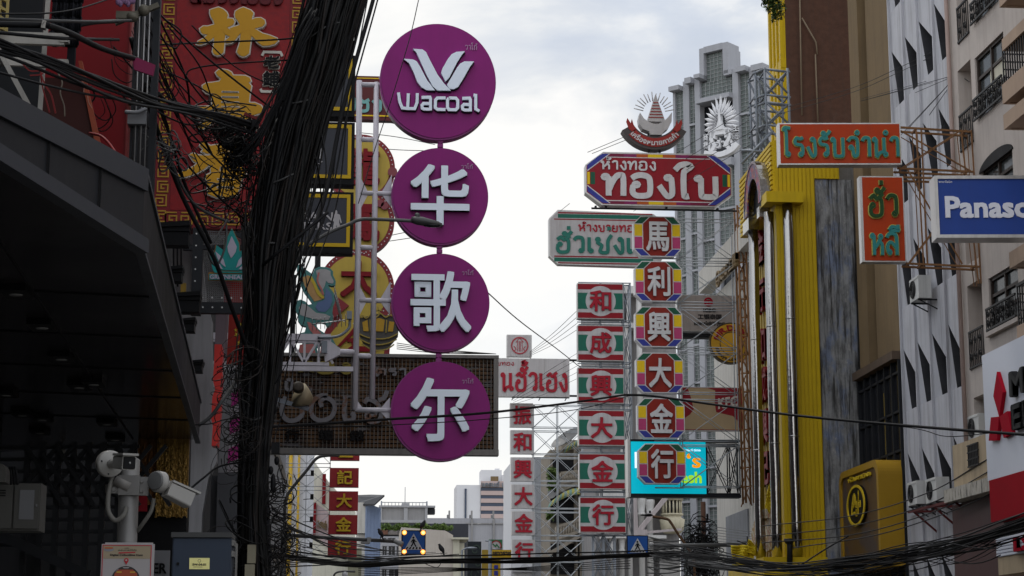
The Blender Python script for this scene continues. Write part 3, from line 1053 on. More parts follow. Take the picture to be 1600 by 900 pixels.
# ---------- yellow box sign with the script roundel
Ym0 = edges[0] + .1
xm0, xm1 = P(1374, 800, Ym0).x, P(1421, 800, Ym0).x
ym1 = PX(1312, 800, xm0).y
zmt, zmb = ZAT(xm0, Ym0, 716), ZAT(xm0, Ym0, 884)
t = thing('roundel_box_sign', 'mustard yellow rounded box sign with a black roundel of yellow script', 'sign', (xm0, Ym0, zmb))
MUS = mat('mustard_metal', (.33, .19, .015), .4, var=.08)
MUSD = mat('mustard_recess', (.10, .055, .022), .4, var=.15, patch=[((.06, .05, .055), .8, (1, 1, 1), .8, .5, .55)])
def rr_loop(X, a, b_, za, zb_, r, cap=8):
    pts = [Vector((X, b_, za)), Vector((X, a, za))]
    pts += [Vector((X, a + r - r * math.cos(math.pi / 2 * k / cap), zb_ - r + r * math.sin(math.pi / 2 * k / cap))) for k in range(cap + 1)]
    pts += [Vector((X, b_ - r + r * math.sin(math.pi / 2 * k / cap), zb_ - r + r * math.cos(math.pi / 2 * k / cap))) for k in range(cap + 1)]
    return pts
b = MB(MUS)
o0, o1 = rr_loop(xm0, Ym0, ym1, zmb, zmt, .45), rr_loop(xm1, Ym0, ym1, zmb, zmt, .45)
q0, q1 = rr_loop(xm0, Ym0 + .2, ym1 - .2, zmb + .1, zmt - .2, .35), rr_loop(xm0 + .07, Ym0 + .2, ym1 - .2, zmb + .1, zmt - .2, .35)
n = len(o0)
k0 = len(b.v)
b.add(o0 + o1 + q0 + q1, [(i, (i + 1) % n, (i + 1) % n + n, i + n) for i in range(n)] + [(i, (i + 1) % n, (i + 1) % n + 2 * n, i + 2 * n) for i in range(n)] +
      [(i + 2 * n, (i + 1) % n + 2 * n, (i + 1) % n + 3 * n, i + 3 * n) for i in range(n)] + [tuple(range(n, 2 * n))])
b.build('casing', t)
b = MB(MUSD); b.add([p + Vector((-.01, 0, 0)) for p in q1], [tuple(range(n))]); b.build('face', t)
yc, zc = PX(1344, 790, xm0 + .1).y, PX(1344, 790, xm0 + .1).z
fr = Fr(1344, 790, X=xm0 + .06, rot=-90)
rm = .62
mpp = 1 / fr.sz
b = MB(BLACK)
def circ(r, X, n=36):
    return [Vector((X, yc + 1.7 * r * math.cos(2 * math.pi * k / n), zc + r * math.sin(2 * math.pi * k / n))) for k in range(n)]
b.prism(circ(rm, xm0 - .02), circ(rm, xm0 + .06)); b.build('roundel', t)
b = MB(mat('yellow_neon_edge', (.58, .40, .02), .4))
A, B = circ(rm, xm0 - .05), circ(rm * .88, xm0 - .05)
for k in range(36):
    j = (k + 1) % 36
    b.prism([A[k], A[j], B[j], B[k]], [p + Vector((.028, 0, 0)) for p in (A[k], A[j], B[j], B[k])])
b.build('roundel_rim', t)
def yz(u, v, X):
    return Vector((X, yc - u, zc + v))
class YZ:
    def p(s, x, y, d=0):
        return Vector((xm0 - .021 - d, yc - 1.7 * x, zc + y))
yzf = YZ()
b = MB(mat('yellow_neon_edge', (.58, .40, .02), .4))
for st in ([(-.3, -.25), (-.2, .1), (-.1, .33), (-.13, 0), (-.04, .28), (-.02, -.02)], [(0, -.02), (.09, .03), (.05, .1), (0, .0), (.08, -.06), (.13, -.02)], [(.12, -.05), (.2, .36), (.16, .1), (.15, -.06), (.22, -.05)],
           [(.24, .06), (.2, -.02), (.26, -.06), (.3, .06), (.3, -.08)], [(-.3, -.25), (-.1, -.2), (.0, -.28), (.04, -.18)], [(.05, -.12), (.02, -.3), (.1, -.26), (.15, -.12), (.14, -.3)]):
    b.stroke(yzf, st, .055, .003, .03, 3)
b.build('script', t)
frt = Fr(1345, 742, X=xm0 + .06, rot=-90)
b = MB(mat('yellow_neon_edge', (.58, .40, .02), .4)); b.text(frt, 'ห้างทอง', 1328, 750, 1362, 741, .02, .1, .02); b.build('small_lettering', t)
def hit(fr, px, py):
    """measured pixel -> the plane's own (x, y) so that fr.p() meets that line of sight"""
    d = ray(px, py)
    q = CAM + d * ((fr.o - CAM).dot(fr.n) / d.dot(fr.n))
    return fr.cx + (q - fr.o).dot(fr.u) / fr.sx, fr.cy - (q.z - fr.o.z) / fr.sz

# ================================================================ stepped grey tower with glass block strips
TWR = mat('tower_grey', (.33, .335, .36), .7, var=.05, streak=.15, scale=.3)
BLOCK = mat('glass_block', (.13, .15, .145), .25, var=.25, scale=.9)
MORT = mat('block_mortar', (.30, .31, .31), .7)
fr = Fr(1125, 300, Y=150, rot=-45)
t = thing('stepped_tower', 'pale grey stepped tower with vertical strips of glass blocks', 'building', (fr.o.x, fr.o.y, 0))
def tx(px, py): return hit(fr, px, py)[0]
def ty(px, py): return hit(fr, px, py)[1]
BOT = 1060
wl = MB(TWR)
gl = MB(BLOCK)
gr = MB(MORT)
def fin(a, b, top, d=.9, tm=None):
    x0, x1 = tx(a, 300), tx(b, 300)
    wl.rect(fr, x0, ty((a + b) / 2, top), x1, BOT, -.6, d * .3)
def glass(a, b, top, bot=None, d=.05, step=6.4):
    x0, x1 = tx(a, 300), tx(b, 300)
    y0 = ty((a + b) / 2, top)
    y1 = BOT if bot is None else ty((a + b) / 2, bot)
    gl.rect(fr, x0, y0, x1, y1, d - .4, d)
    k = max(1, round((x1 - x0) / step))
    for i in range(1, k):
        x = x0 + (x1 - x0) * i / k
        gr.rect(fr, x - .28, y0, x + .28, y1, d, d + .06)
    y, j = y0 + step, 0
    while y < min(y1, 960):
        gr.rect(fr, x0, y - .3, x1, y + .3, d + .001, d + .061)
        y += step
        j += 1
        if j % 9 == 0:
            wl.rect(fr, x0, y - 1.6, x1, y + 1.6, d, d + .25)
fin(1056.7, 1060, 139); glass(1060, 1072.7, 143); wl.rect(fr, tx(1056.7, 300), ty(1065, 137), tx(1072.7, 300), ty(1065, 144), -.6, .9)
fin(1072.7, 1082, 127); glass(1082, 1092, 133); wl.rect(fr, tx(1082, 300), ty(1087, 124), tx(1092, 300), ty(1087, 133), -.6, .9)
fin(1092, 1100, 121, 1.2)
a, b_ = tx(1102, 300), tx(1147, 300)
wl.rect(fr, a, ty(1105, 77), tx(1109, 300), ty(1105, 126), -1.2, .5)
wl.rect(fr, tx(1139, 300), ty(1143, 67), b_, ty(1143, 116), -1.2, .5)
wl.rect(fr, tx(1109, 300), ty(1124, 71), tx(1139, 300), ty(1124, 81), -1.2, .5)
wl.rect(fr, tx(1100, 300), ty(1104, 120), tx(1109, 300), ty(1104, 126), -.6, 1.2)
wl.rect(fr, tx(1140, 300), ty(1146, 110), tx(1153, 300), ty(1146, 118), -1.2, .5)
glass(1109, 1139, 82, 126)
glass(1100, 1153, 124, 154)
wl.rect(fr, tx(1100, 300), ty(1126, 153), tx(1153, 300), ty(1126, 160), -.6, 1.0)
fin(1153, 1162, 108, 1.5)
glass(1162, 1178, 114); wl.rect(fr, tx(1162, 300), ty(1170, 106), tx(1178, 300), ty(1170, 114), -.6, .9)
fin(1178, 1187, 104); glass(1187, 1203, 112); wl.rect(fr, tx(1187, 300), ty(1195, 103), tx(1206, 300), ty(1195, 112), -.6, .9)
fin(1203, 1207, 104)
fin(1118, 1126, 255, .9); glass(1126, 1153, 262, 420); glass(1100, 1118, 255)
wl.rect(fr, tx(1126, 300), ty(1140, 250), tx(1153, 300), ty(1140, 262), -.4, .9)
wl.rect(fr, tx(1100, 300), ty(1126, 250), tx(1126, 300), ty(1126, 256), -.4, .9)
# lower floors of wide dark windows between white bands
for (y0, y1) in ((420, 455), (472, 520), (535, 590), (600, 668), (676, 760), (770, 900)):
    gl.use(GLASSD); gl.rect(fr, tx(1128, 300), ty(1140, y0), tx(1153, 300), ty(1140, y1), -.5, -.1)
    wl.rect(fr, tx(1126, 300), ty(1140, y1), tx(1153, 300), ty(1140, y1 + 11), -.4, .5)
# body behind the front
x0, x1 = tx(1056.7, 300), tx(1207, 300)
wl.rect(fr, x0, ty(1065, 146), tx(1074, 300), BOT, -2.2, -.61)
wl.rect(fr, tx(1074, 300), ty(1090, 135), x1, BOT, -2.2, -.612)
wl.rect(fr, a, ty(1124, 79), b_, ty(1124, 150), -1.4, -1.21)
gl.use(GLASSD); gl.rect(fr, tx(1100, 300), ty(1126, 160), tx(1153, 300), ty(1126, 250), -.6, -.3)
wl.build('wall', t); gl.build('glass_block_strip', t); gr.build('mortar_grid', t)

# ---------- white feathered emblem on the tower
fe = Fr(1127, 198, Y=140, rot=-30)
t = thing('feathered_emblem', 'white emblem of fanned pointed petals round a small spire, mounted on the grey tower', 'emblem', tuple(fe.p(1127, 245)))
EMW = mat('emblem_white', (.66, .66, .68), .5, var=.05, streak=.2)
b = MB(EMW)
for k in range(19):
    g = R(-38 + 256 * k / 18)
    ca, sa = math.cos(g), math.sin(g)
    ro = 1.0 + .25 * max(0, sa) ** 6
    bx, by = 1127, 195
    tip = (bx + 27 * ca * ro, by - 38 * sa * ro)
    m1 = (bx + 20 * math.cos(g + .10), by - 29 * math.sin(g + .10)); m2 = (bx + 20 * math.cos(g - .10), by - 29 * math.sin(g - .10))
    i1 = (bx + 9 * math.cos(g + .10), by - 17 * math.sin(g + .10)); i2 = (bx + 9 * math.cos(g - .10), by - 17 * math.sin(g - .10))
    a_, c_ = [fe.p(*i1, .1), fe.p(*m1, .15), fe.p(*tip, .1)], [fe.p(*i2, .1), fe.p(*m2, .15)]
    mid = fe.p((i1[0] + i2[0]) / 2, (i1[1] + i2[1]) / 2, .45)
    b.add([a_[0], a_[1], a_[2], c_[1], c_[0], mid], [(0, 1, 5), (1, 2, 5), (2, 3, 5), (3, 4, 5), (4, 0, 5)])
    b.add([p - fe.n * .3 for p in (a_[0], a_[1], a_[2], c_[1], c_[0])], [(4, 3, 2, 1, 0)])
b.build('petal_fan', t)
b = MB(EMW)
b.slab(fe, [(1126, 172), (1128, 172), (1129, 190), (1133, 205), (1121, 205), (1125, 190)], -.1, .5)
b.rect(fe, 1121, 178, 1133, 180, 0, .4)
b.slab(fe, [(1114, 204), (1122, 199), (1132, 199), (1140, 204), (1141, 216), (1134, 218), (1134, 212), (1120, 212), (1120, 218), (1113, 216)], -.1, .4)
b.build('spire', t)
b = MB(EMW)
for sg in (-1, 1):
    b.stroke(fe, [(1127 + sg * 10, 205), (1127 + sg * 14, 218), (1127 + sg * 9, 228), (1127 + sg * 15, 238), (1127 + sg * 6, 240)], 5.5, 0, .4, 3)
    b.stroke(fe, [(1127 + sg * 16, 222), (1127 + sg * 18, 232), (1127 + sg * 12, 240)], 3.5, 0, .3, 3)
b.build('scroll', t)
for tx_, bx_ in (('ฮั่ว', (1119, 232, 1134, 216)), ('注', (1145, 210, 1155, 199)), ('冊', (1145, 222, 1155, 212)), ('商', (1101, 219, 1108, 208)), ('標', (1101, 231, 1108, 220))):
    b = MB(EMW); b.text(fe, tx_, *bx_, 0, .35, .02); b.build('lettering', t)
b = MB(EMW); b.stroke(fe, [(1102, 238), (1112, 241), (1128, 243), (1144, 238), (1154, 229)], 8, -.1, .45, 4); b.build('ribbon', t)

# ================================================================ white bank building and its signs
WB = mat('bank_white', (.50, .48, .44), .7, var=.06, streak=.5, dirt=(.14, .12, .1), bump=.1)
YB0, YB1 = yg1 + .6, PX(1114, 450, RX).y
t = thing('bank_building', 'low white building with a big fascia sign behind the lattice masts', 'building', (RX, YB0, 0))
zt = ZAT(RX, YB1, 500)
b = MB(WB); b.box(RX - .02, RX + 8, YB0, YB1, 0, zt + 1.0); b.build('wall', t)
b = MB(WB); b.box(RX - .6, RX - .03, YB0 + 2, YB1 + .2, ZAT(RX, YB1, 458), ZAT(RX, YB1, 425)); fb = b.build('fascia', t)
f2 = Fr(1130, 430, X=RX - .61, rot=-90)
GOLDL = mat('tarnished_gold', (.20, .14, .07), .5)
b = MB(GOLDL)
cq = PX(1124, 436, RX - .61)
class YZs:
    def __init__(s, X, y, z): s.X, s.y, s.z = X, y, z
    def p(s, a, c, d=0): return Vector((s.X - d, s.y - a, s.z + c))
q = YZs(RX - .61, cq.y, cq.z)
b.ring(q, 0, 0, .28, .36, .01, .1, 20); b.rect(q, -.2, .06, .2, .12, .01, .1); b.rect(q, -.2, -.12, .2, -.06, .01, .1)
b.text(q, 'ICBC 工銀', .6, -.3, 4.2, .3, .01, .12, .04)
b.build('lettering', fb)
b = MB(TAN); b.box(RX - .7, RX - .03, YB0 + .6, YB0 + 1.9, ZAT(RX, YB0, 470), ZAT(RX, YB0, 390)); b.build('side_panel', t)
b = MB(mat('grey_shutter', (.26, .27, .29), .6, metal=.2, var=.1, streak=.4))
y0_, y1_ = PX(1172, 850, RX).y, PX(1138, 850, RX).y
n = 26
for k in range(n):
    y = y0_ + (y1_ - y0_) * k / n
    b.box(RX - .1, RX - .03, y, y + (y1_ - y0_) / n - .05, .2, ZAT(RX, y1_, 808) + 0)
b.build('shutter', t)

def board(fr, name, label, cat, x0, y0, x1, y1, depth, face, edge=ALUM, group=None):
    t = thing(name, label, cat, tuple(fr.p((x0 + x1) / 2, y1, -depth / 2)), group)
    b = MB(edge); b.rect(fr, x0, y0, x1, y1, -depth, 0); b.build('casing', t)
    b = MB(face); b.rect(fr, x0 + 1, y0 + 1, x1 - 1, y1 - 1, .002, .008); b.build('face', t)
    return t

fr = Fr(1110, 490, Y=77.5)
t = board(fr, 'bank_sign', 'grey beige signboard with a small red ring logo and three lines of dark lettering', 'sign', 1058, 461, 1156, 518, .4, mat('greige_panel', (.33, .285, .26), .5, var=.05, streak=.3))
b = MB(DRED); b.ring(fr, 1107, 472, 5, 7, .01, .05, 24); b.rect(fr, 1103, 469, 1111, 470.5, .01, .05); b.rect(fr, 1103, 474, 1111, 475.5, .01, .05); b.rect(fr, 1106, 470.5, 1108, 474, .01, .045); b.build('logo', t)
INK = mat('dark_ink', (.035, .03, .03), .5)
b = MB(INK)
b.text(fr, 'ICBC', 1099, 488, 1118, 482, .01, .04, .03); b.text(fr, '工银泰国', 1090, 499, 1127, 491, .01, .04, .03); b.text(fr, 'ธนาคารไอซีบีซี (ไทย)', 1084, 510, 1132, 502, .01, .04, .02); b.build('lettering', t)
b = MB(DARK)
for y in (520, 523, 526):
    b.rect(fr, 1062, y, 1150, y + 1.3, -.5, -.1)
b.build('louvre', t)

fr = Fr(1143, 536, Y=76.75)
t = thing('round_shop_sign', 'round yellow shop sign with red lettering arched along its top edge', 'sign', tuple(fr.p(1143, 569)))
b = MB(mat('sign_edge_brown', (.06, .04, .02), .5)); b.disc(fr, 1143, 536, 34, -.35, 0, ry=32); b.build('casing', t)
b = MB(mat('shop_yellow', (.50, .27, .02), .45, var=.06, streak=.2)); b.disc(fr, 1143, 536, 32, .003, .012, ry=30)
b.build('face', t)
b = MB(INK); b.ring(fr, 1143, 537, 17.5, 18.5, .013, .02, 36); b.build('inner_ring', t)
b = MB(REDL); b.text(fr, 'MR.D.I.Y.', 0, 0, 1, 1, .013, .05, .025, arc=((1143, 537), 20, 29, R(165), R(25))); b.build('lettering', t)
b = MB(INK); b.text(fr, 'Always Low Prices', 0, 0, 1, 1, .013, .03, .02, arc=((1143, 537), 28.5, 21.5, R(195), R(345))); b.build('slogan', t)

fr = Fr(1115, 640, Y=77)
t = board(fr, 'restaurant_board', 'red and beige restaurant board with pale capitals, behind the lattice', 'sign', 1066, 605, 1164, 673, .35, mat('board_red', (.24, .012, .02), .45, var=.05))
b = MB(mat('board_beige', (.40, .29, .17), .5, var=.05))
b.slab(fr, [(1068, 671), (1155, 671), (1152, 657), (1145, 650), (1119, 644), (1117, 632), (1118, 610), (1106, 606.5), (1075, 606.5), (1080, 622), (1084, 640), (1078, 648), (1068, 655)], .009, .014); b.build('beige_field', t)
b = MB(mat('board_letter', (.55, .48, .42), .5)); b.text(fr, 'KFC', 1122, 637, 1153, 620, .009, .03, .03, skew=-5); b.build('lettering', t)

# ---------- LED screen
fr = Fr(1070, 730, Y=76.7)
t = thing('led_screen', 'glowing turquoise advertising screen in a long dark lattice frame', 'screen', tuple(fr.p(1070, 776)))
b = MB(DARK)
b.rect(fr, 985, 772, 1157, 777, -.5, .05); b.rect(fr, 985, 687, 1157, 690, -.5, .05); b.rect(fr, 985, 690, 1104, 772, -.5, 0)
b.build('casing', t)
b = MB(ALUM); b.rect(fr, 981, 686, 984.9, 777, -.7, .06); b.build('side_panel', t)
b = MB(mat('screen_turquoise', (.0, .36, .47), .4, var=0, emit=.6)); b.rect(fr, 986, 690.5, 1103, 771.5, .003, .02); b.build('display', t)
b = MB(mat('screen_orange', (.85, .30, .0), .4, var=0, emit=.65)); b.text(fr, "‘s", 1073, 731, 1095, 708, .021, .03, .015); b.build('lettering', t)
b = MB(mat('screen_lime', (.30, .60, .02), .4, var=0, emit=.7)); b.text(fr, 'fresh', 1046, 755, 1096, 737, .021, .03, .03); b.build('lettering', t)
b = MB(mat('screen_white', (.75, .85, .9), .4, var=0, emit=.7)); b.text(fr, 'Selected time', 1062, 705, 1095, 701, .021, .025, .01); b.build('lettering', t)
b = MB(mat('screen_white', (.75, .85, .9), .4)); b.rect(fr, 992, 707, 1010, 732, .021, .026); b.build('white_shape', t)
b = MB(DARK)
truss(b, fr, 1104, 1156, [694, 771], .03, .45, [1105, 1140, 1156])
b.build('lattice', t)

# ---------- octagonal signs 馬利興大金行
MAST = 'octagonal gold shop signs down one mast'
OC = {k: mat('octa_' + k, c, .45, var=.07, streak=.22) for k, c in dict(red=(.23, .018, .011), green=(.012, .09, .05), yellow=(.70, .47, .012), magenta=(.42, .05, .15), blue=(.035, .045, .27), white=(.56, .55, .56)).items()}
YO = 75.5
octs = [('馬', 990, 338, 'ma horse'), ('利', 992, 408, ''), ('興', 992.5, 479, ''), ('大', 994, 551, ''), ('金', 996, 622, ''), ('行', 997.5, 693, '')]
lab = ['top octagonal sign of the mast, character for horse', 'second octagonal sign from the top, knife edged character, under the horse one',
       'third octagonal sign from the top, densest white character', 'fourth octagonal sign from the top, white three stroke character meaning big',
       'fifth octagonal sign from the top, just above the turquoise screen', 'lowest octagonal sign, hanging in front of the turquoise screen']
for (ch, x, y, _), l in zip(octs, lab):
    fr = Fr(x + 37, y + 32, Y=YO)
    t = thing('octagon_sign', l, 'sign', tuple(fr.p(x + 37, y + 63, -.2)), MAST)
    w, h = 74, 63
    b = MB(OC['white']); oct_ = [(11, 0), (w - 11, 0), (w, 11), (w, h - 11), (w - 11, h), (11, h), (0, h - 11), (0, 11)]
    b.slab(fr, [(x + a, y + c) for a, c in oct_], -.42, 0)
    b.build('casing', t)
    b = MB(OC['red']); b.slab(fr, [(x + a, y + c) for a, c in [(26, 1.5), (48, 1.5), (59, 12), (59, 51), (48, 61.5), (26, 61.5), (15, 51), (15, 12)]], .002, .012); b.build('centre_panel', t)
    for sg in (0, 1):
        b = MB()
        X_ = lambda a: x + (w - a if sg else a)
        for k, pl in (('green', [(11.5, 1.5), (24, 1.5), (13.5, 11.5), (2, 11.5)]), ('yellow', [(1.5, 13), (13.5, 13), (13.5, 31), (1.5, 31)]),
                      ('magenta', [(1.5, 32.5), (13.5, 32.5), (13.5, 50), (1.5, 50)]), ('blue', [(2, 51.5), (13.5, 51.5), (24, 61.5), (11.5, 61.5)])):
            b.use(OC[k]); b.slab(fr, [(X_(a), y + c) for a, c in pl], .002, .012)
        b.build('colour_border', t)
    b = MB(OC['white']); b.text(fr, ch, x + 19, y + 55, x + 55, y + 9, .014, .09, .024, side=OC['red']); b.build('lettering', t)
fr = Fr(1110, 540, Y=YO + .35)
t = thing('lattice_mast', 'pale lattice of steel bars tying the octagonal signs to the buildings', 'lattice', tuple(fr.p(1160, 780)))
b = MB(LTRUSS)
ys = [340, 402, 410, 472, 481, 543, 551, 613, 624, 686, 694, 757]
truss(b, fr, 1062, 1152, ys, .022, .6, [1064, 1151])
for y in ys[1::2]:
    b.tube([fr.p(1020, y + 3, .1), fr.p(1064, y + 3, .1)], .03, 5)
b.build('bracing', t)
b = MB(RUST)
f3 = Fr(1160, 540, Y=YO - .2)
for x in (1157, 1169):
    for d in (0, -.6):
        b.tube([f3.p(x, 318, d), f3.p(x + 3, 782, d)], .045, 6)
for k in range(16):
    y = 322 + k * 29
    b.tube([f3.p(1157, y, 0), f3.p(1169, y, 0)], .035, 5)
    b.tube([f3.p(1157, y, 0), f3.p(1169, y + 29, 0)], .028, 5)
    b.tube([f3.p(1169, y, -.6), f3.p(1157, y + 29, -.6)], .028, 5)
b.build('mast_leg', t)

# ---------- long red octagon sign with Thai lettering
fr = Fr(1030, 282, Y=74.8)
t = thing('red_thai_sign', 'long red eight sided sign with white Thai lettering and rainbow border', 'sign', tuple(fr.p(1030, 324)))
x0, x1, y0, y1 = 915, 1144, 239, 322
oc = [(943, y0), (1116, y0), (x1, 260), (x1, 303), (1118, y1), (940, y1), (x0, 303), (x0, 260)]
b = MB(ALUM); b.slab(fr, oc, -.5, 0); b.build('casing', t)
TRD = mat('thai_red', (.25, .011, .02), .45, var=.07, streak=.2)
MARO = mat('maroon_stripe', (.16, .015, .045), .45, var=.05)
WHT = OC['white']
b = MB(TRD); b.slab(fr, [(945, 241.5), (1114, 241.5), (1142, 261), (1142, 302), (1116, 320), (942, 320), (917, 302), (917, 261)], .002, .01); b.build('face', t)
b = MB()
for y, yy in ((241.5, 246.5), (315.5, 320)):
    b.use(WHT); b.rect(fr, 948, yy if y < 300 else y - 1.4, 1110, yy + 1.2 if y < 300 else y, .011, .014)
    xs = [948, 975, 995, 1013, 1036, 1056, 1078, 1110]
    for (a, c), k in zip(zip(xs[:-1], xs[1:]), ('maroon', 'm2', 'or', 'ye', 'or', 'm2', 'maroon')):
        b.use({'maroon': MARO, 'm2': mat('plum_stripe', (.20, .02, .09), .45), 'or': mat('orange_stripe', (.42, .09, .02), .45), 'ye': OC['yellow']}[k]); b.rect(fr, a, y, c, yy, .011, .015)
for sx_ in (0, 1):
    for sy_ in (0, 1):
        X_ = lambda a: (1057 * 1 + 1002 - a) if sx_ else a
        X_ = (lambda a: 2059 - a) if sx_ else (lambda a: a)
        Y_ = (lambda a: 561 - a) if sy_ else (lambda a: a)
        b.use(OC['blue']); b.slab(fr, [(X_(934), Y_(247)), (X_(942), Y_(242)), (X_(952), Y_(242)), (X_(918), Y_(268)), (X_(918), Y_(260))], .0155, .018)
        b.use(WHT); b.slab(fr, [(X_(952), Y_(242)), (X_(954), Y_(242)), (X_(918), Y_(270)), (X_(918), Y_(268.1))], .0155, .018)
    b.use(OC['yellow']); b.rect(fr, min(X_(918), X_(922)), 271, max(X_(918), X_(922)), 290, .011, .015)
    b.use(OC['green']); b.rect(fr, min(X_(923), X_(930)), 271, max(X_(923), X_(930)), 290, .011, .015)
b.build('rainbow_border', t)
b = MB(WHT)
b.text(fr, 'ห้างทอง', 938, 268, 1025, 247, .012, .05, .022, side=INK)
b.text(fr, 'ทองใบ', 937, 312, 1122, 252, .012, .07, .038, side=INK)
b.build('lettering', t)
b = MB(DARK)
for xx in (930, 946, 1040, 1120):
    b.rect(fr, xx, 322, xx + 3, 326, -.3, -.1)
b.tube([fr.p(925, 325.5, -.2), fr.p(1152, 325.5, -.2)], .04, 6)
b.build('bracket', t)

# ---------- crest standing on it
fr = Fr(1022, 190, Y=74.9)
t = thing('crest', 'silver and red crest of a pointed spire between wings, standing on the long red sign', 'emblem', tuple(fr.p(1022, 239)))
SIL = mat('crest_silver', (.42, .40, .40), .45, metal=.2, var=.08, streak=.2)
CRD = mat('crest_red', (.28, .03, .025), .4)
CDK = mat('crest_dark', (.07, .06, .06), .5)
b = MB(SIL); b.slab(fr, [(1025, 147), (1038, 185), (1040, 190), (1011, 190), (1013, 184)], -.35, .02); sp = b.build('spire', t)
b = MB(CRD)
for k in range(6):
    y = 160 + k * 4.6
    hw = (y - 147) * .32
    b.rect(fr, 1025 - hw, y, 1025 + hw, y + 1.3, .021, .04)
b.build('stripe', sp)
b = MB(SIL)
b.slab(fr, [(1000, 177), (1006, 186), (1013, 191), (1022, 194), (1028, 194), (1036, 190), (1043, 184), (1050, 175), (1049, 190), (1044, 200), (1036, 206), (1034, 211), (1016, 211), (1014, 206), (1004, 202), (999, 194), (998, 185)], -.45, .06)
b.build('wings', t)
b = MB(SIL)
for k in range(14):
    g = R(12 + 156 * k / 13)
    r0, r1 = 17 + 2 * math.sin(g), 34
    if 0.2 < abs(math.cos(g)) or True:
        cx_, cy_ = 1023, 176
        b.tube([fr.p(cx_ + r0 * math.cos(g) * 1.0, cy_ - r0 * math.sin(g), -.1), fr.p(cx_ + r1 * math.cos(g) * .95, cy_ - r1 * math.sin(g) * (1.0 if k % 2 else .92), -.1)], .022, 5)
b.build('rays', t)
def arcpoly(cx, cy, r0, r1, g0, g1, n=18):
    return [(cx + r1 * math.cos(R(g0 + (g1 - g0) * k / n)), cy + r1 * math.sin(R(g0 + (g1 - g0) * k / n))) for k in range(n + 1)] + \
           [(cx + r0 * math.cos(R(g1 + (g0 - g1) * k / n)), cy + r0 * math.sin(R(g1 + (g0 - g1) * k / n))) for k in range(n + 1)]
b = MB(CDK); b.slab(fr, arcpoly(1022, 176, 38, 58, 30, 150), -.5, .05); b.build('ribbon_back', t)
b = MB(CRD); b.slab(fr, arcpoly(1022, 176, 40.5, 54, 42, 138), .053, .08)
for sg in (-1, 1):
    b.slab(fr, [(1022 + sg * 33, 208), (1022 + sg * 40, 203), (1022 + sg * 44, 192), (1022 + sg * 42, 186), (1022 + sg * 37, 194), (1022 + sg * 35, 187), (1022 + sg * 32, 198), (1022 + sg * 28, 203)][::sg], .053, .08)
b.build('ribbon', t)
b = MB(WHT); b.text(fr, 'เครื่องหมายการค้า', 0, 0, 1, 1, .082, .1, .025, arc=((1022, 176), 52, 42.5, R(-137), R(-43))); b.build('lettering', t)
b = MB(DARK)
for x in (1013, 1030):
    b.rect(fr, x, 205, x + 3, 240, -.3, -.2)
b.build('post', t)

# ---------- cream sign with green Thai lettering
fr = Fr(945, 372, Y=94)
t = thing('cream_thai_sign', 'dull cream sign with green Thai lettering between green and red stripes', 'sign', tuple(fr.p(945, 415)))
oc = [(872, 329), (1022, 333), (1036, 345), (1036, 402), (1022, 416), (872, 414), (858, 401), (858, 343)]
b = MB(ALUM); b.slab(fr, oc, -.5, 0); b.build('casing', t)
b = MB(CREAMS); b.slab(fr, [(873, 331), (1021, 335), (1034, 346), (1034, 401), (1021, 414), (873, 412), (860, 400), (860, 344)], .002, .01); b.build('face', t)
b = MB()
for a, c, m_ in ((332, 334, RED), (335, 341, GREEN), (342.3, 344, RED), (400, 402, RED), (403, 409, GREEN), (410.3, 412, RED)):
    b.use(m_); e = 872 if a < 336 or a > 408 else 866
    b.rect(fr, e, a + .6, 1020, c + .6, .011, .016)
b.build('stripes', t)
b = MB(REDL); b.text(fr, 'ห้างขายทอง', 903, 363, 1000, 347, .011, .04, .018); b.build('lettering', t)
b = MB(mat('teal_letter', (.02, .13, .10), .45)); b.text(fr, 'ฮั่วเซ่งเฮง', 868, 398, 1036, 352, .011, .06, .03); b.build('lettering', t)

# ---------- red, white and green signs 和成興大金行
GR = 'striped gold shop signs down one mast'
lab = ['uppermost red and green striped sign, first below the cream Thai sign', 'second striped red and green sign from the top', 'third striped red and green sign, crossed by the black cable',
       'fourth striped red and green sign from the top, three stroke character', 'fifth striped red and green sign, beside the turquoise screen', 'lowest striped red and green sign, above the blue crossing sign without lamps']
CIRW = mat('disc_white', (.40, .385, .39), .5, var=.05, streak=.25)
for (ch, x, y), l in zip((('和', 902, 443), ('成', 902.5, 508.5), ('興', 903, 575), ('大', 904, 641), ('金', 905, 709), ('行', 906, 777)), lab):
    fr = Fr(x + 36, y + 28, Y=102)
    t = thing('striped_sign', l, 'sign', tuple(fr.p(x + 36, y + 56, -.2)), GR)
    w, h = 72, 55
    b = MB(ALUM); b.rect(fr, x, y, x + w, y + h, -.5, 0); b.build('casing', t)
    b = MB()
    for a, c, m_ in ((1, 9.5, RED), (10, 14.5, CIRW), (15, 40, GREEN), (40.5, 45, CIRW), (45.5, 54, RED)):
        b.use(m_); b.rect(fr, x + 1, y + a, x + w - 1, y + c, .002, .01)
    b.build('face', t)
    b = MB(CIRW); b.disc(fr, x + 36.5, y + 27.5, 23.5, .0105, .02, 40); b.build('disc', t)
    b = MB(REDL); b.text(fr, ch, x + 19, y + 44, x + 53, y + 11, .021, .09, .022); b.build('lettering', t)
fr = Fr(980, 640, Y=102.4)
t = thing('lattice_mast', 'narrow grey lattice mast behind the red and green striped signs', 'lattice', tuple(fr.p(980, 850)))
b = MB(GREYST)
truss(b, fr, 905, 988, [440, 500, 507, 566, 573, 632, 640, 699, 707, 767, 775, 834], .035, .6, [940, 976, 987])
truss(b, fr, 925, 960, [834, 866, 900, 960], .04, .6, [926, 942, 959])
b.build('bracing', t)

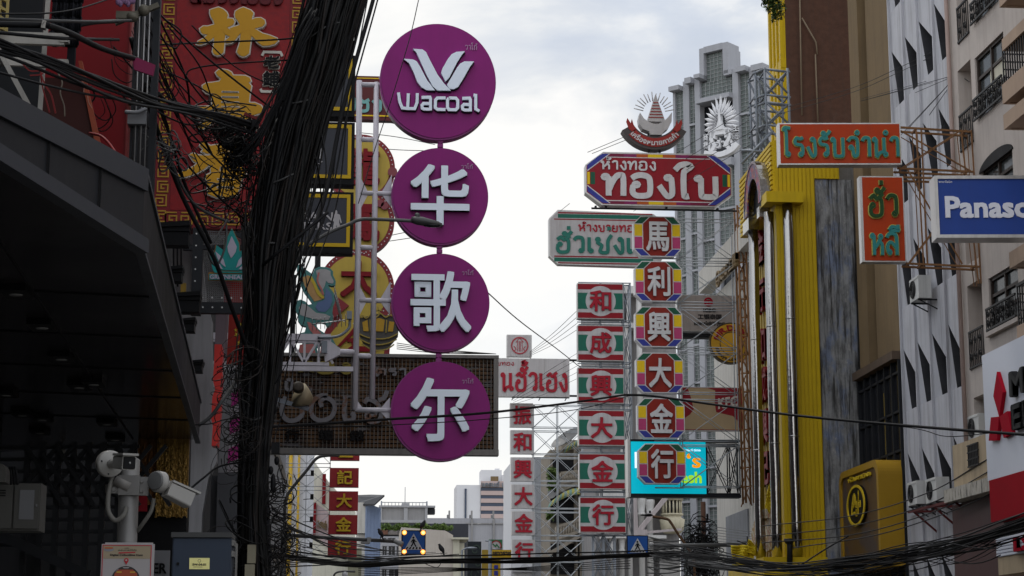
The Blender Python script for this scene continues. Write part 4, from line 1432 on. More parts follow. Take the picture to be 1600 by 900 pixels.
# ---------- white signs with red characters 振和興大金行
WR = 'white gold shop signs down one mast'
lab = ['topmost small white sign with a red character, under the long white Thai sign', 'second small white sign with a red character', 'third small white sign, densest red character',
       'fourth small white sign, red three stroke character', 'fifth small white sign with a red character, second from the bottom', 'lowest small white sign, partly behind the thick cable']
for (ch, x, y), l in zip((('振', 797, 630), ('和', 797.5, 672), ('興', 798, 714.5), ('大', 799, 757), ('金', 799.5, 799), ('行', 800, 843)), lab):
    fr = Fr(x + 18, y + 19, Y=118)
    t = thing('white_sign', l, 'sign', tuple(fr.p(x + 18, y + 38, -.2)), WR)
    b = MB(ALUM); b.rect(fr, x, y, x + 36, y + 37, -.5, 0); b.rect(fr, x + 6.2, y - .1, x + 6.8, y + 37.1, 0, .03); b.build('casing', t)
    b = MB(CREAMS); b.rect(fr, x + .7, y + .7, x + 35.3, y + 36.3, .002, .01); b.build('face', t)
    b = MB(REDL); b.text(fr, ch, x + 4.5, y + 33, x + 33, y + 4, .011, .08, .022); b.build('lettering', t)
fr = Fr(870, 750, Y=118.3)
t = thing('lattice_mast', 'wide grey lattice between the small white signs and the striped ones', 'lattice', tuple(fr.p(905, 900)))
b = MB(LTRUSS)
truss(b, fr, 832, 912, [632, 667, 673, 709, 715, 751, 758, 794, 800, 836, 844, 877, 920], .028, .7, [834, 872, 911])
b.build('bracing', t)

# ---------- long white Thai sign and the little emblem box over it
fr = Fr(832, 590, Y=117)
t = thing('white_thai_sign', 'long dingy white sign with large red Thai lettering', 'sign', tuple(fr.p(832, 621)))
b = MB(ALUM); b.rect(fr, 700, 560, 890, 620, -.5, 0)
for x in (793, 826, 852, 882):
    b.rect(fr, x, 560.2, x + .8, 619.8, .0, .03)
b.build('casing', t)
b = MB(CREAMS); b.rect(fr, 701, 561, 889, 619, .002, .01); b.build('face', t)
b = MB(REDL); b.text(fr, 'นฮั้วเฮง', 781, 613, 887, 563, .011, .07, .024); b.text(fr, 'ห้างขายทอง', 745, 572, 803, 564, .011, .04, .01); b.build('lettering', t)
b = MB(DARK); b.rect(fr, 889, 560, 906, 562.5, -.3, -.1); b.build('bracket', t)
b = MB(DARK); b.rect(fr, 889, 616, 906, 618.5, -.3, -.1); b.build('bracket', t)
b = MB(DARK); b.rect(fr, 800, 620, 890, 621, -.3, -.1)
for x in (803, 845, 886):
    b.tube([fr.p(x, 620, -.2), fr.p(x - 3, 625, -.2)], .03, 5)
b.build('bracket', t)
fr = Fr(812, 541, Y=117)
t = thing('emblem_box', 'small square white sign with a round red emblem, above the white Thai sign', 'sign', tuple(fr.p(812, 560)))
b = MB(ALUM); b.rect(fr, 792, 523, 831, 557, -.5, 0); b.rect(fr, 793, 557, 795, 561, -.3, -.1); b.rect(fr, 828, 557, 830, 561, -.3, -.1); b.build('casing', t)
b = MB(CREAMS); b.rect(fr, 793, 524, 829, 556, .002, .01); b.build('face', t)
b = MB(mat('faded_red', (.30, .05, .06), .5)); b.ring(fr, 812, 540, 11.5, 13.7, .011, .04, 36)
for dx in (-4, -1, 1, 4):
    b.stroke(fr, [(812 + dx * .8, 533), (812 + dx, 541), (812 + dx * .9, 549)], 1.0, .011, .03)
b.stroke(fr, [(806, 535), (812, 529), (818, 535)], 1.1, .011, .03, 3); b.stroke(fr, [(803, 541), (806, 545), (804, 548)], 1.2, .011, .03, 2); b.stroke(fr, [(821, 541), (818, 545), (820, 548)], 1.2, .011, .03, 2)
b.build('emblem', t)

# ---------- orange pawnshop signs on their rusty lattice, blue electronics sign
YOR = PX(1528, 300, RX).y
ORG = mat('orange_face', (.40, .038, .003), .45, var=.06, streak=.2)
TEAL = mat('letter_teal', (.03, .20, .19), .45)
DGRN = mat('letter_green', (.015, .055, .015), .45)
LIME = mat('letter_edge_lime', (.42, .38, .09), .5)
fr = Fr(1312, 223, Y=YOR, rot=-5)
t = thing('orange_thai_sign', 'wide orange sign with teal and green Thai lettering', 'sign', tuple(fr.p(1312, 260)))
b = MB(ALUM); b.rect(fr, 1216, 192, 1408, 257, -.35, 0); b.build('casing', t)
b = MB(ORG); b.rect(fr, 1219, 194, 1406, 255, .002, .01); b.build('face', t)
b = MB(LIME); b.text(fr, 'โรงรับจำนำ', 1220.5, 249.5, 1405.5, 196.5, .011, .05, .042); b.build('letter_outline', t)
b = MB(TEAL); b.text(fr, 'โรงรับจำนำ', 1222, 248, 1404, 198, .04, .085, .018); b.build('lettering', t)
fr = Fr(1380, 342, Y=YOR - .1, rot=-3)
t = thing('orange_thai_sign', 'small upright orange sign with four green Thai letters in two rows', 'sign', tuple(fr.p(1380, 411)))
b = MB(ALUM); b.rect(fr, 1345, 275, 1414, 409, -.3, 0); b.build('casing', t)
b = MB(ORG); b.rect(fr, 1349, 277, 1412, 407, .002, .01); b.build('face', t)
b = MB(LIME); b.text(fr, 'ฮั่ว', 1355.5, 342.5, 1404.5, 278.5, .011, .05, .042); b.text(fr, 'หลี', 1355, 403, 1405.5, 348, .011, .05, .042); b.build('letter_outline', t)
b = MB(DGRN); b.text(fr, 'ฮั่ว', 1357, 341, 1403, 280, .04, .085, .018); b.build('lettering', t)
b = MB(TEAL); b.text(fr, 'หลี', 1356.5, 401.5, 1404, 349.5, .04, .085, .018); b.build('lettering', t)
fr = Fr(1460, 300, Y=YOR, rot=-2)
t = thing('sign_lattice', 'rusty angle iron lattice carrying the orange signs out from the wall', 'lattice', tuple(fr.p(1520, 410)))
b = MB(RUST)
for d in (-.1, -.5):
    for (x0, y0, x1, y1) in ((1405, 197, 1524, 203), (1405, 262, 1524, 266), (1412, 410, 1526, 414), (1412, 276, 1470, 277)):
        b.bar(fr.p(x0, y0, d), fr.p(x1, y1, d), .05)
    for (x0, y0, x1, y1) in ((1437, 198, 1440, 412), (1445, 198, 1446, 412), (1408, 200, 1520, 265), (1408, 264, 1506, 202), (1420, 262, 1500, 410), (1418, 410, 1470, 345), (1508, 200, 1512, 266), (1512, 262, 1524, 440), (1524, 200, 1528, 440)):
        b.bar(fr.p(x0, y0, d), fr.p(x1, y1, d), .035 if d > -.3 else .02)
for (x, y) in ((1437, 200), (1437, 264), (1437, 412), (1515, 201), (1515, 265), (1520, 413)):
    b.bar(fr.p(x, y, -.1), fr.p(x, y, -.5), .05)
b.build('bracing', t)
fr = Fr(1560, 325, Y=42.3, rot=-5)
t = thing('blue_sign', 'large blue light box sign with white capitals and lower case, in a silver frame', 'sign', tuple(fr.p(1560, 380)))
b = MB(ALUM); b.rect(fr, 1461, 275, 1680, 372, -.5, 0); b.frame(fr, 1461, 275, 1680, 372, 5, .0, .06); b.build('casing', t)
b = MB(mat('sign_blue', (.022, .06, .28), .35, var=.05, streak=.08)); b.rect(fr, 1466, 280, 1675, 367, .002, .02); b.build('face', t)
b = MB(mat('blue_sign_white', (.72, .73, .80), .4, var=.03)); b.text(fr, 'Panasonic', 1476, 341, 1667, 307, .022, .05, .03); b.build('lettering', t)
b = MB(mat('blue_sign_white', (.72, .73, .80), .4)); b.text(fr, 'พานาโซนิค', 1468, 286, 1489, 282, .022, .03, .0); b.build('small_lettering', t)

# ---------- grey sign frame on the yellow roof
fr = Fr(1210, 170, Y=65)
t = thing('roof_frame', 'empty grey lattice frame standing on the yellow roof edge', 'lattice', tuple(fr.p(1210, 248)))
b = MB(GREYST)
for d in (0, -1.0):
    for x in (1181, 1196, 1232):
        b.tube([fr.p(x, 106 if x > 1190 else 118, d), fr.p(x + 2, 255, d)], .05, 6)
    for y in (108, 148, 160, 195, 238):
        b.tube([fr.p(1178, y + 8, d), fr.p(1197, y, d)], .045, 6); b.tube([fr.p(1197, y, d), fr.p(1236, y + 4, d)], .045, 6)
    for a_, b2 in ((108, 148), (160, 195), (195, 238)):
        b.tube([fr.p(1197, a_, d), fr.p(1234, b2, d)], .04, 5); b.tube([fr.p(1234, a_, d), fr.p(1197, b2, d)], .04, 5)
        b.tube([fr.p(1181, a_ + 8, d), fr.p(1196, b2, d)], .04, 5)
for x in (1181, 1196, 1232):
    for y in (112, 150, 195, 238):
        b.tube([fr.p(x, y, 0), fr.p(x, y, -1.0)], .035, 5)
b.tube([fr.p(1155, 258, .2), fr.p(1205, 207, .2)], .05, 6); b.tube([fr.p(1155, 238, .2), fr.p(1215, 240, .2)], .05, 6)
b.build('bracing', t)
# ================================================================ BACKGROUND DOWN THE STREET
def simple_building(name, label, px0, px1, pyt, Y, m, depth=10, wins=(), rot=0, roofm=None):
    fr = Fr((px0 + px1) / 2, pyt, Y=Y, rot=rot)
    t = thing(name, label, 'building', (fr.o.x, fr.o.y, 0))
    zb = 1060
    holes = []
    fn = lambda u, v, d: fr.p(u, v, d)
    b = MB(m)
    wall_holes(b, fn, px0, px1, pyt, zb, [(a, c, e, g) for a, c, e, g in wins], .3)
    a, c = fr.p(px0, pyt, 0), fr.p(px1, pyt, 0)
    ab, cb = fr.p(px0, pyt, -depth), fr.p(px1, pyt, -depth)
    lo = lambda p: Vector((p.x, p.y, 0))
    b.add([a, ab, lo(ab), lo(fr.p(px0, pyt, 0))], [(0, 1, 2, 3)])
    b.add([c, cb, lo(cb), lo(c)], [(0, 1, 2, 3)])
    b.add([a, c, cb, ab], [(0, 1, 2, 3)])
    b.build('wall', t)
    for (x0, x1, y0, y1) in wins:
        w = MB(GLASSD); w.rect(fr, x0, y0, x1, y1, -.35, -.25)
        wo = w.build('window', t)
        f = MB(GPL2); f.frame(fr, x0, y0, x1, y1, .7, -.24, -.1); f.rect(fr, (x0 + x1) / 2 - .3, y0 + .8, (x0 + x1) / 2 + .3, y1 - .8, -.24, -.12); f.build('frame', wo)
    return t, fr
# pink striped office block
PINKB = mat('office_pink', (.46, .36, .34), .8, var=.03)
WOFF = mat('office_white', (.60, .60, .62), .8, var=.04, scale=.1)
BLUEG = mat('office_glass', (.06, .075, .11), .3, var=.1)
fr = Fr(765, 760, Y=470)
t = thing('office_block', 'distant white office block with pink and dark blue bands', 'building', (fr.o.x, fr.o.y, 0))
b = MB(WOFF); b.rect(fr, 713.5, 758, 751, 1060, -12, 0); b.rect(fr, 751, 757, 850, 1060, -12, -.5); b.rect(fr, 752.5, 733, 785, 757, -9, -2); b.rect(fr, 785, 741, 850, 757, -9, -1.5)
b.rect(fr, 775, 730, 782, 733, -5, -3)
b.build('wall', t)
b = MB(BLUEG)
b.rect(fr, 726, 764, 729, 1000, .01, .3)
for k in range(9):
    y = 762 + k * 12
    b.rect(fr, 751.3, y, 850, y + 5, -.45, .3)
b.build('window_band', t)
b = MB(PINKB)
for k in range(9):
    y = 767.2 + k * 12
    b.rect(fr, 751.3, y, 850, y + 6.6, -.45, .5)
b.rect(fr, 751.3, 752, 850, 761.6, -.45, .5)
b.build('pink_band', t)
b = MB(GREYST); b.text(fr, 'แกรนด์', 752, 761, 780, 753, .55, 1.2, .02); b.build('roof_lettering', t)
b = MB(GREYST); b.text(fr, 'เดอ', 784, 761, 797, 754.5, .55, 1.2, .02); b.build('roof_lettering', t)
b = MB(TAN); b.rect(fr, 767, 744, 779, 754, -.9, -.3); b.build('roof_hut', t)
# grey plastered block with rooftop rail
GPL = mat('grey_plaster', (.24, .235, .235), .9, var=.12, streak=.3, scale=.6, patch=[((.45, .44, .43), .7, (1, 1, 2), .55, .62, .64)])
GPL2 = mat('grey_block_wall', (.30, .30, .32), .9, var=.06, streak=.2, scale=.4)
t, fr = simple_building('rooftop_block', 'grey flaking plaster block with a railed roof, distant', 594, 668, 793, 300, GPL)
b = MB(mat('grey_slab_edge', (.30, .30, .31), .8)); b.rect(fr, 592, 790, 680, 793, -9, .4); b.rect(fr, 628, 786, 640, 793, -4, 0); b.rect(fr, 631, 793, 637, 815, .02, .25); b.rect(fr, 594, 793, 597, 815, .02, .25); b.rect(fr, 664, 793, 668, 815, .02, .25); b.rect(fr, 592, 813, 700, 817, -9, .6); b.build('concrete_frame', t)
b = MB(DARK); b.rect(fr, 669, 795, 680, 802, -3, -.2); b.build('roof_hut', t)
b = MB(GREYST)
for k in range(14):
    x = 596 + k * 5.4
    b.tube([fr.p(x, 785, -.1), fr.p(x, 790, -.1)], .05, 4)
b.tube([fr.p(596, 785, -.1), fr.p(667, 785, -.1)], .06, 4)
b.tube([fr.p(633, 760, -1), fr.p(633, 786, -1)], .06, 4)
for x in (596, 667):
    b.tube([fr.p(x, 783, -.1), fr.p(x, 793, -.1)], .12, 5)
b.build('roof_rail', t)
t, fr = simple_building('concrete_block', 'bare grey concrete building with stub columns along its roof', 668, 850, 810, 270, GPL2)
b = MB(GPL)
for x in (701, 736, 770):
    b.rect(fr, x, 798, x + 2.4, 811, -.6, 0); b.rect(fr, x - 2, 804, x + .6, 811, -1.6, -.7)
for x in (736, 770):
    b.rect(fr, x, 811, x + 3, 1000, .01, .25)
b.rect(fr, 728, 817, 850, 819, .01, .2)
b.build('stub_column', t)
# dark block with roof garden
t, fr = simple_building('garden_block', 'low dark rooftop block under a strip of green plants', 590, 732, 818, 215, mat('dark_cladding', (.035, .037, .045), .5, var=.1))
b = MB(mat('stained_parapet', (.20, .18, .17), .9, var=.2, patch=[((.04, .04, .04), .9, (1, 1, 1), 1.5, .5, .6)])); b.rect(fr, 590, 824, 640, 836, .02, .5); b.build('parapet', t)
b = MB(mat('brick_patch', (.17, .085, .06), .9, var=.2, scale=3)); b.rect(fr, 594, 828, 606, 836, .52, .7); b.build('brick_panel', t)
LEAF = mat('leaf_green', (.075, .12, .02), .6, var=.45, scale=3)
LEAF2 = mat('leaf_dark', (.03, .055, .012), .6, var=.45, scale=3)
def leaves(fr, x0, x1, y0, y1, n, size, depth, mats=None, top=None):
    b = MB()
    for k in range(n):
        x = random.uniform(x0, x1)
        hgt = top(x) if top else 1
        y = y1 - (y1 - y0) * hgt * random.random() ** .8
        d = random.uniform(-depth, depth)
        p = fr.p(x, y, d)
        a = Vector((random.gauss(0, 1), random.gauss(0, 1), random.gauss(0, 1))).normalized()
        c = a.orthogonal().normalized()
        s_ = size * random.uniform(.6, 1.4)
        b.use(random.choice(mats or (LEAF, LEAF, LEAF2)))
        b.add([p - a * s_, p + c * s_ * .4, p + a * s_, p - c * s_ * .4], [(0, 1, 2, 3)])
    return b
fr = Fr(650, 822, Y=212)
one(leaves(fr, 596, 707, 816, 828, 1900, .19, .7, None, lambda x: .55 + .3 * math.sin(x * .32) * math.sin(x * .11) + .2 * random.random()), 'roof_hedge', 'strip of bright green plants growing along a dark rooftop', 'hedge')
# beige block behind the flashing crossing sign
BGB = mat('beige_block', (.40, .36, .32), .85, var=.05, streak=.25, dirt=(.2, .16, .12))
fr = Fr(665, 826, Y=175)
t = thing('beige_block', 'plain beige gabled wall behind the crossing sign with amber lamps', 'building', (fr.o.x, fr.o.y, 0))
b = MB(BGB); b.slab(fr, [(627, 824), (696, 829), (708, 836), (708, 1060), (627, 1060)], -9, 0); b.build('wall', t)
b = MB(mat('cream_return', (.43, .41, .33), .85, var=.05, streak=.2)); b.rect(fr, 708.1, 843, 718, 1060, -6, .2); b.rect(fr, 718.1, 848, 726, 1060, -8, -.2); b.rect(fr, 705, 840, 732, 843, -4, .6); b.build('annexe', t)
# old shop house left of it, dark windows
t, fr = simple_building('old_shophouse', 'old grey shophouse with dark windows below the roof plants', 596, 628, 838, 190, GPL2, 8,
                        [(597.5, 604, 840.5, 848), (606, 618, 840.5, 848), (597.5, 605, 853, 868), (607, 618, 853, 868), (619.5, 625, 853, 868), (597.5, 605, 889, 905), (608, 625, 889, 905)])
# blue corrugated block with a lean-to roof
BLC = mat('blue_sheet', (.24, .30, .43), .6, var=.06, streak=.25)
fr = Fr(583, 800, Y=140)
t = thing('blue_clad_building', 'narrow pale blue sheet clad building with a sloping grey roof', 'building', (fr.o.x, fr.o.y, 0))
b = MB(BLC); b.slab(fr, [(571, 785), (595, 794), (595, 1060), (571, 1060)], -8, 0)
for k in range(5):
    x = 572.5 + k * 5
    b.rect(fr, x, 794, x + .8, 1060, 0, .12)
b.build('wall', t)
b = MB(WB); b.rect(fr, 557, 785, 570.9, 833, -8, -.1); b.rect(fr, 557, 834, 570.9, 1060, -8, -.4); b.build('side_wall', t)
RFM = mat('zinc_roof', (.035, .036, .04), .5, metal=.3, var=.1, streak=.3)
b = MB(RFM)
q = [fr.p(556, 767, 1.0), fr.p(580, 766, 1.0), fr.p(600, 778, 2.6), fr.p(585, 789, 2.6)]
b.prism([fr.p(557, 768, -3), fr.p(581, 767, -3), fr.p(600, 776, 1.5), fr.p(585, 790, 1.5), fr.p(557, 786, -1)], [p + Vector((0, 0, -.12)) for p in (fr.p(557, 768, -3), fr.p(581, 767, -3), fr.p(600, 776, 1.5), fr.p(585, 790, 1.5), fr.p(557, 786, -1))])
b.build('roof', t)

# right of the street end: dark panelled sign wall, yellow signs, green round sign
fr = Fr(741, 875, Y=150)
t = thing('mural_panel', 'dark panel with curling green leaf patterns', 'hoarding', tuple(fr.p(741, 930)))
b = MB(mat('mural_dark', (.018, .022, .026), .5)); b.rect(fr, 730, 846, 752, 950, -.5, 0); b.build('panel', t)
b = MB(mat('mural_green', (.035, .05, .04), .5))
for c in ((743, 860), (748, 880), (741, 898)):
    b.stroke(fr, [(c[0] + (2 + .5 * k) * math.cos(k * .55), c[1] + (2 + .7 * k) * math.sin(k * .55)) for k in range(12)], 1.8, .005, .05, 2)
b.build('leaf_pattern', t)
fr = Fr(775, 870, Y=145)
t = thing('yellow_thai_sign', 'yellow roadside sign with dark Thai lettering, far down the street', 'sign', tuple(fr.p(785, 875)))
YS = mat('sign_yellow', (.48, .30, .02), .5, var=.06, streak=.1)
b = MB(YS); b.rect(fr, 768, 859, 800, 871, -.3, 0); b.build('face', t)
b = MB(mat('sign_yellow_dull', (.30, .20, .03), .5)); b.rect(fr, 753, 859, 766, 900, -.3, -.05); b.build('side_face', t)
b = MB(INK); b.text(fr, 'เยาวราช', 770, 868, 798, 862, .01, .05, .03); b.build('lettering', t)
fr = Fr(775, 888, Y=145)
t = thing('yellow_upright_sign', 'upright yellow sign with two blue squares, low beside the white signs', 'sign', tuple(fr.p(775, 930)))
b = MB(YS); b.rect(fr, 768, 875, 782, 930, -.3, 0); b.build('face', t)
b = MB(OC['blue']); b.rect(fr, 772, 883, 778, 890, .005, .04); b.rect(fr, 772, 892, 778, 899, .005, .04); b.build('square', t)
fr = Fr(774, 851, Y=148)
t = thing('green_square_sign', 'small green sign with a pale red ringed disc', 'sign', tuple(fr.p(774, 870)))
b = MB(mat('leafy_green', (.03, .13, .06), .5)); b.rect(fr, 764, 843, 785, 858, -.2, 0); b.build('face', t)
b = MB(CREAMS); b.disc(fr, 775, 853, 7.5, .005, .04, 24); b.build('disc', t)
b = MB(REDL); b.ring(fr, 775, 853, 7.0, 8.4, .041, .06, 28); b.build('ring', t)
b = MB(mat('leafy_green', (.03, .13, .06), .5)); b.stroke(fr, [(770, 850), (774, 854), (776, 851), (780, 856)], 2, .041, .06); b.build('swirl', t)
fr = Fr(765, 880, Y=144)
b = MB(GREYST); b.tube([fr.p(765.5, 845, .2), fr.p(765.5, 1030, .2)], .14, 8); b.tube([fr.p(765.5, 846, .2), fr.p(758, 845, .2)], .06, 6); b.tube([fr.p(765, 858, .2), fr.p(784, 858, .2)], .05, 6)
one(b, 'sign_post', 'grey steel post in front of the yellow signs', 'post')
fr = Fr(738, 858, Y=143)
t = thing('street_lamp', 'small street lamp head seen against the grey concrete wall', 'street lamp', tuple(fr.p(738, 1030)))
b = MB(GREYST); b.tube([fr.p(722, 1030, 0), fr.p(722, 860, 0), fr.p(728, 857, 0), fr.p(739, 856, 0)], .07, 6); b.build('pole', t)
b = MB(GREYST); b.blob(fr.p(737, 856.5, 0), .42, .25, .1); b.build('lamp_head', t)

# ---------- grey corrugated wall and the old corner house with striped awnings
fr = Fr(855, 800, Y=150)
t = thing('corrugated_building', 'grey corrugated sheet wall standing beside the old corner house', 'building', (fr.o.x, fr.o.y, 0))
CORR = mat('grey_sheet', (.30, .31, .33), .6, var=.06, streak=.25)
b = MB(CORR)
for k in range(16):
    b.rect(fr, 836 + k * 2.4, 714, 837.4 + k * 2.4, 1060, -.1, 0)
b.rect(fr, 836, 714.2, 874, 1060, -8, -.05); b.build('wall', t)
b = MB(WOFF); b.rect(fr, 799, 722, 835.9, 1060, -8, -.3); b.build('white_wing', t)
b = MB(mat('vent_grey', (.45, .45, .47), .6))
b.disc(fr, 820, 888, 7, -.2, .1, 20); b.rect(fr, 800, 888, 836, 893, -.2, .3); b.build('roof_edge', t)
OLD = mat('old_house_render', (.24, .21, .17), .9, var=.15, streak=.5, bump=.2)
OLDL = mat('old_balustrade', (.34, .30, .25), .85, var=.12, streak=.4)
fr = Fr(885, 760, Y=138)
t = thing('corner_house', 'old brown corner house with balustraded balconies and a satellite dish', 'building', (fr.o.x, fr.o.y, 0))
b = MB(OLD); b.rect(fr, 862, 700, 925, 1060, -8, -1.2); b.rect(fr, 880, 685, 925, 700, -6, -.8); b.build('wall', t)
for x0, y0, y1 in ((866, 716, 735), (862, 770, 815), (862, 848, 895)):
    b = MB(GLASSD); b.rect(fr, x0, y0, 899, y1, -1.19, -1.0); b.build('opening', t)
def balustrade(y0, y1, xl, xr, sl):
    b = MB(OLDL)
    b.bar(fr.p(xl, y0 + sl, .2), fr.p(xr, y0, .5), .16, .2); b.bar(fr.p(xl, y1 + sl, .2), fr.p(xr, y1, .5), .16, .2)
    for k in range(12):
        f = k / 11
        x = xl + (xr - xl) * f
        b.tube([fr.p(x, y0 + sl * (1 - f), .2 + .3 * f), fr.p(x, (y0 + y1) / 2 + sl * (1 - f), .2 + .3 * f), fr.p(x, y1 + sl * (1 - f), .2 + .3 * f)], .07, 6, lambda g: 1.3 - .8 * abs(g - .5))
    b.build('balustrade', t)
balustrade(736, 750, 876, 912, 4)
balustrade(810, 828, 868, 912, 14)
b = MB(OLDL); b.slab(fr, [(860, 772), (912, 748), (912, 753), (860, 777)], -1, .6); b.slab(fr, [(846, 868), (912, 830), (912, 836), (848, 874)], -1, .8); b.build('balcony_slab', t)
b = MB(OLD)
for x in (899, 905): b.rect(fr, x, 700, x + 3, 1000, -1.1, .1)
b.build('pilaster', t)
AW1, AW2 = mat('awning_yellow', (.36, .34, .09), .8, var=.08), mat('awning_teal', (.16, .27, .24), .8, var=.08)
for (xl, yb, xr, yt_, lab_) in ((877, 712, 912, 690, 'upper'), (852, 797, 902, 762, 'lower')):
    tt = thing('awning', 'yellow and teal striped awning, the %s one on the old corner house' % lab_, 'awning', tuple(fr.p((xl + xr) / 2, yb)), 'awnings of the old corner house')
    b = MB()
    n = 12
    for k in range(n):
        b.use(AW1 if k % 2 else AW2)
        f0, f1 = k / n, (k + 1) / n
        rows = []
        for j in range(7):
            g = j / 6
            sl = lambda f: (xl + (xr - xl) * f + (1 - f) * 8 * (1 - g), yb + (yt_ - yb) * (math.sin(f * math.pi / 2) * .62) - (math.sin((1 - g) * math.pi / 2)) * 12, .4 + 1.2 * math.sin(g * math.pi / 2))
            rows.append((fr.p(*sl(f0)), fr.p(*sl(f1))))
        for j in range(6):
            b.add([rows[j][0], rows[j][1], rows[j + 1][1], rows[j + 1][0]], [(0, 1, 2, 3)])
    b.build('canopy', tt)
def dish(px, py, Y, r, aim, lab_):
    t = thing('satellite_dish', lab_, 'satellite dish', tuple(P(px, py + 8, Y)))
    c = P(px, py, Y)
    ax = Vector(aim).normalized()
    u = ax.orthogonal().normalized(); v = ax.cross(u)
    b = MB(mat('dish_mesh', (.12, .12, .12), .5, metal=.4))
    vs, fs = [c - ax * .25 * r], []
    for j in range(1, 5):
        for k in range(16):
            g = 2 * math.pi * k / 16
            vs.append(c + (u * math.cos(g) + v * math.sin(g)) * r * j / 4 + ax * (.25 * r * (j / 4) ** 2 - .25 * r))
    for k in range(16):
        fs.append((0, 1 + k, 1 + (k + 1) % 16))
    for j in range(3):
        for k in range(16):
            fs.append((1 + j * 16 + k, 1 + (j + 1) * 16 + k, 1 + (j + 1) * 16 + (k + 1) % 16, 1 + j * 16 + (k + 1) % 16))
    b.add(vs, fs); b.build('dish', t)
    b = MB(DARK); b.tube([c, c + ax * r * .7], .03, 5); b.tube([c - ax * .3 * r, P(px, py + 9, Y)], .05, 5); b.build('feed_arm', t)
dish(884, 683, 136, 1.25, (-.55, -.3, .75), 'large dark mesh satellite dish on the roof of the old corner house')
dish(866, 760, 136, .9, (-.9, -.4, .25), 'smaller dark dish under the balcony plants')
fr = Fr(862, 748, Y=135)
one(leaves(fr, 857, 868, 733, 765, 420, .2, .5), 'balcony_plant', 'bright green plant spilling from the corner house balcony', 'plant')
fr = Fr(860, 806, Y=135)
one(leaves(fr, 856, 864, 800, 812, 130, .2, .4), 'balcony_plant', 'small tuft of green leaves under the lower striped awning', 'plant')

# ---------- pale colonnaded house behind the striped signs
COLW = mat('colonnade_white', (.50, .49, .48), .75, var=.05, streak=.35)
COLC = mat('colonnade_cream', (.46, .42, .31), .75, var=.06, streak=.3)
fr = Fr(1000, 780, Y=125)
t = thing('colonnaded_house', 'pale classical house with tall paired columns and a rounded cream bay', 'building', (fr.o.x, fr.o.y, 0))
b = MB(mat('colonnade_wall', (.24, .23, .23), .8, var=.1, streak=.4)); b.rect(fr, 935, 445, 1066, 1060, -9, -1.4); b.build('wall', t)
def colm(x, y0, y1, r, capital=True):
    b = MB(COLW)
    p0, p1 = fr.p(x, y1, -.3), fr.p(x, y0, -.3)
    h = p1.z - p0.z
    b.lathe(p0, [(r * 1.05, 0), (r, h * .02), (r * .9, h - 1.1), (r * 1.25, h - 1.08), (r * 1.25, h - .98), (r * .95, h - .9), (r * 1.3, h - .45), (r * 1.55, h - .2), (r * 1.55, h)] if capital else [(r, 0), (r * .95, h)], 12)
    b.build('column', t)
colm(958, 835, 1035, .17); colm(972, 835, 1035, .17); colm(985, 777, 1035, .16); colm(1003, 778, 1035, .22); colm(1016, 780, 1035, .22)
colm(978, 500, 770, .30); colm(1003, 440, 700, .2, False)
for x in (962, 974):
    colm(x, 765, 778, .16, False)
for y0, y1 in ((440, 452), (500, 508), (765, 776), (836, 841)):
    b = MB(COLW); b.rect(fr, 940, y0, 1040, y1, -1.3, .1); b.build('entablature', t)
for x0, x1 in ((983, 990), (975, 979)):
    b = MB(COLW); b.rect(fr, x0, 452.1, x1, 499.9, -1.3, -.1); b.rect(fr, x0, 508.1, x1, 700, -1.3, -.1); b.build('pier', t)
b = MB(COLC)
c = fr.p(1052, 830, -.6)
b.lathe(c, [(.55, -.1), (.75, .15), (.85, .8), (.62, .95), (.62, 1.05), (.75, 1.1), (.75, 1.2)], 16); b.lathe(c + Vector((0, 0, 2.05)), [(.75, 0), (.75, .14), (.9, .2), (.9, .32)], 16)
for k in range(9):
    g = math.pi + math.pi * k / 8
    b.tube([c + Vector((.62 * math.cos(g), .62 * math.sin(g), 1.2)), c + Vector((.62 * math.cos(g), .62 * math.sin(g), 2.05))], .06, 6)
b.build('bay', t)
b = MB(DARK); b.lathe(c, [(.5, .9), (.5, 2.2)], 12); b.build('bay_glazing', t)
b = MB(mat('house_base', (.26, .25, .24), .8, streak=.3)); b.rect(fr, 1030, 854, 1062, 1030, -1.3, -.2); b.build('base_wall', t)
# pinkish steel K frame in front of it
fr = Fr(1020, 805, Y=112)
PKS = mat('pink_steel', (.42, .37, .37), .6, var=.06, streak=.3)
t = thing('steel_bracket', 'large pinkish steel bracket with one diagonal strut in front of the columns', 'bracket', tuple(fr.p(992, 834)))
b = MB(PKS)
b.bar(fr.p(991, 770, 0), fr.p(993, 836, 0), .28); b.bar(fr.p(996, 832, 0), fr.p(1042, 776, 0), .26); b.bar(fr.p(989, 833, .15), fr.p(1010, 832, .15), .3); b.bar(fr.p(1010, 832, .1), fr.p(1064, 827, .1), .14)
b.build('strut', t)
# ================================================================ LEFT SIDE OF THE STREET
DKB = mat('dark_render', (.03, .03, .033), .8, var=.2, streak=.3)
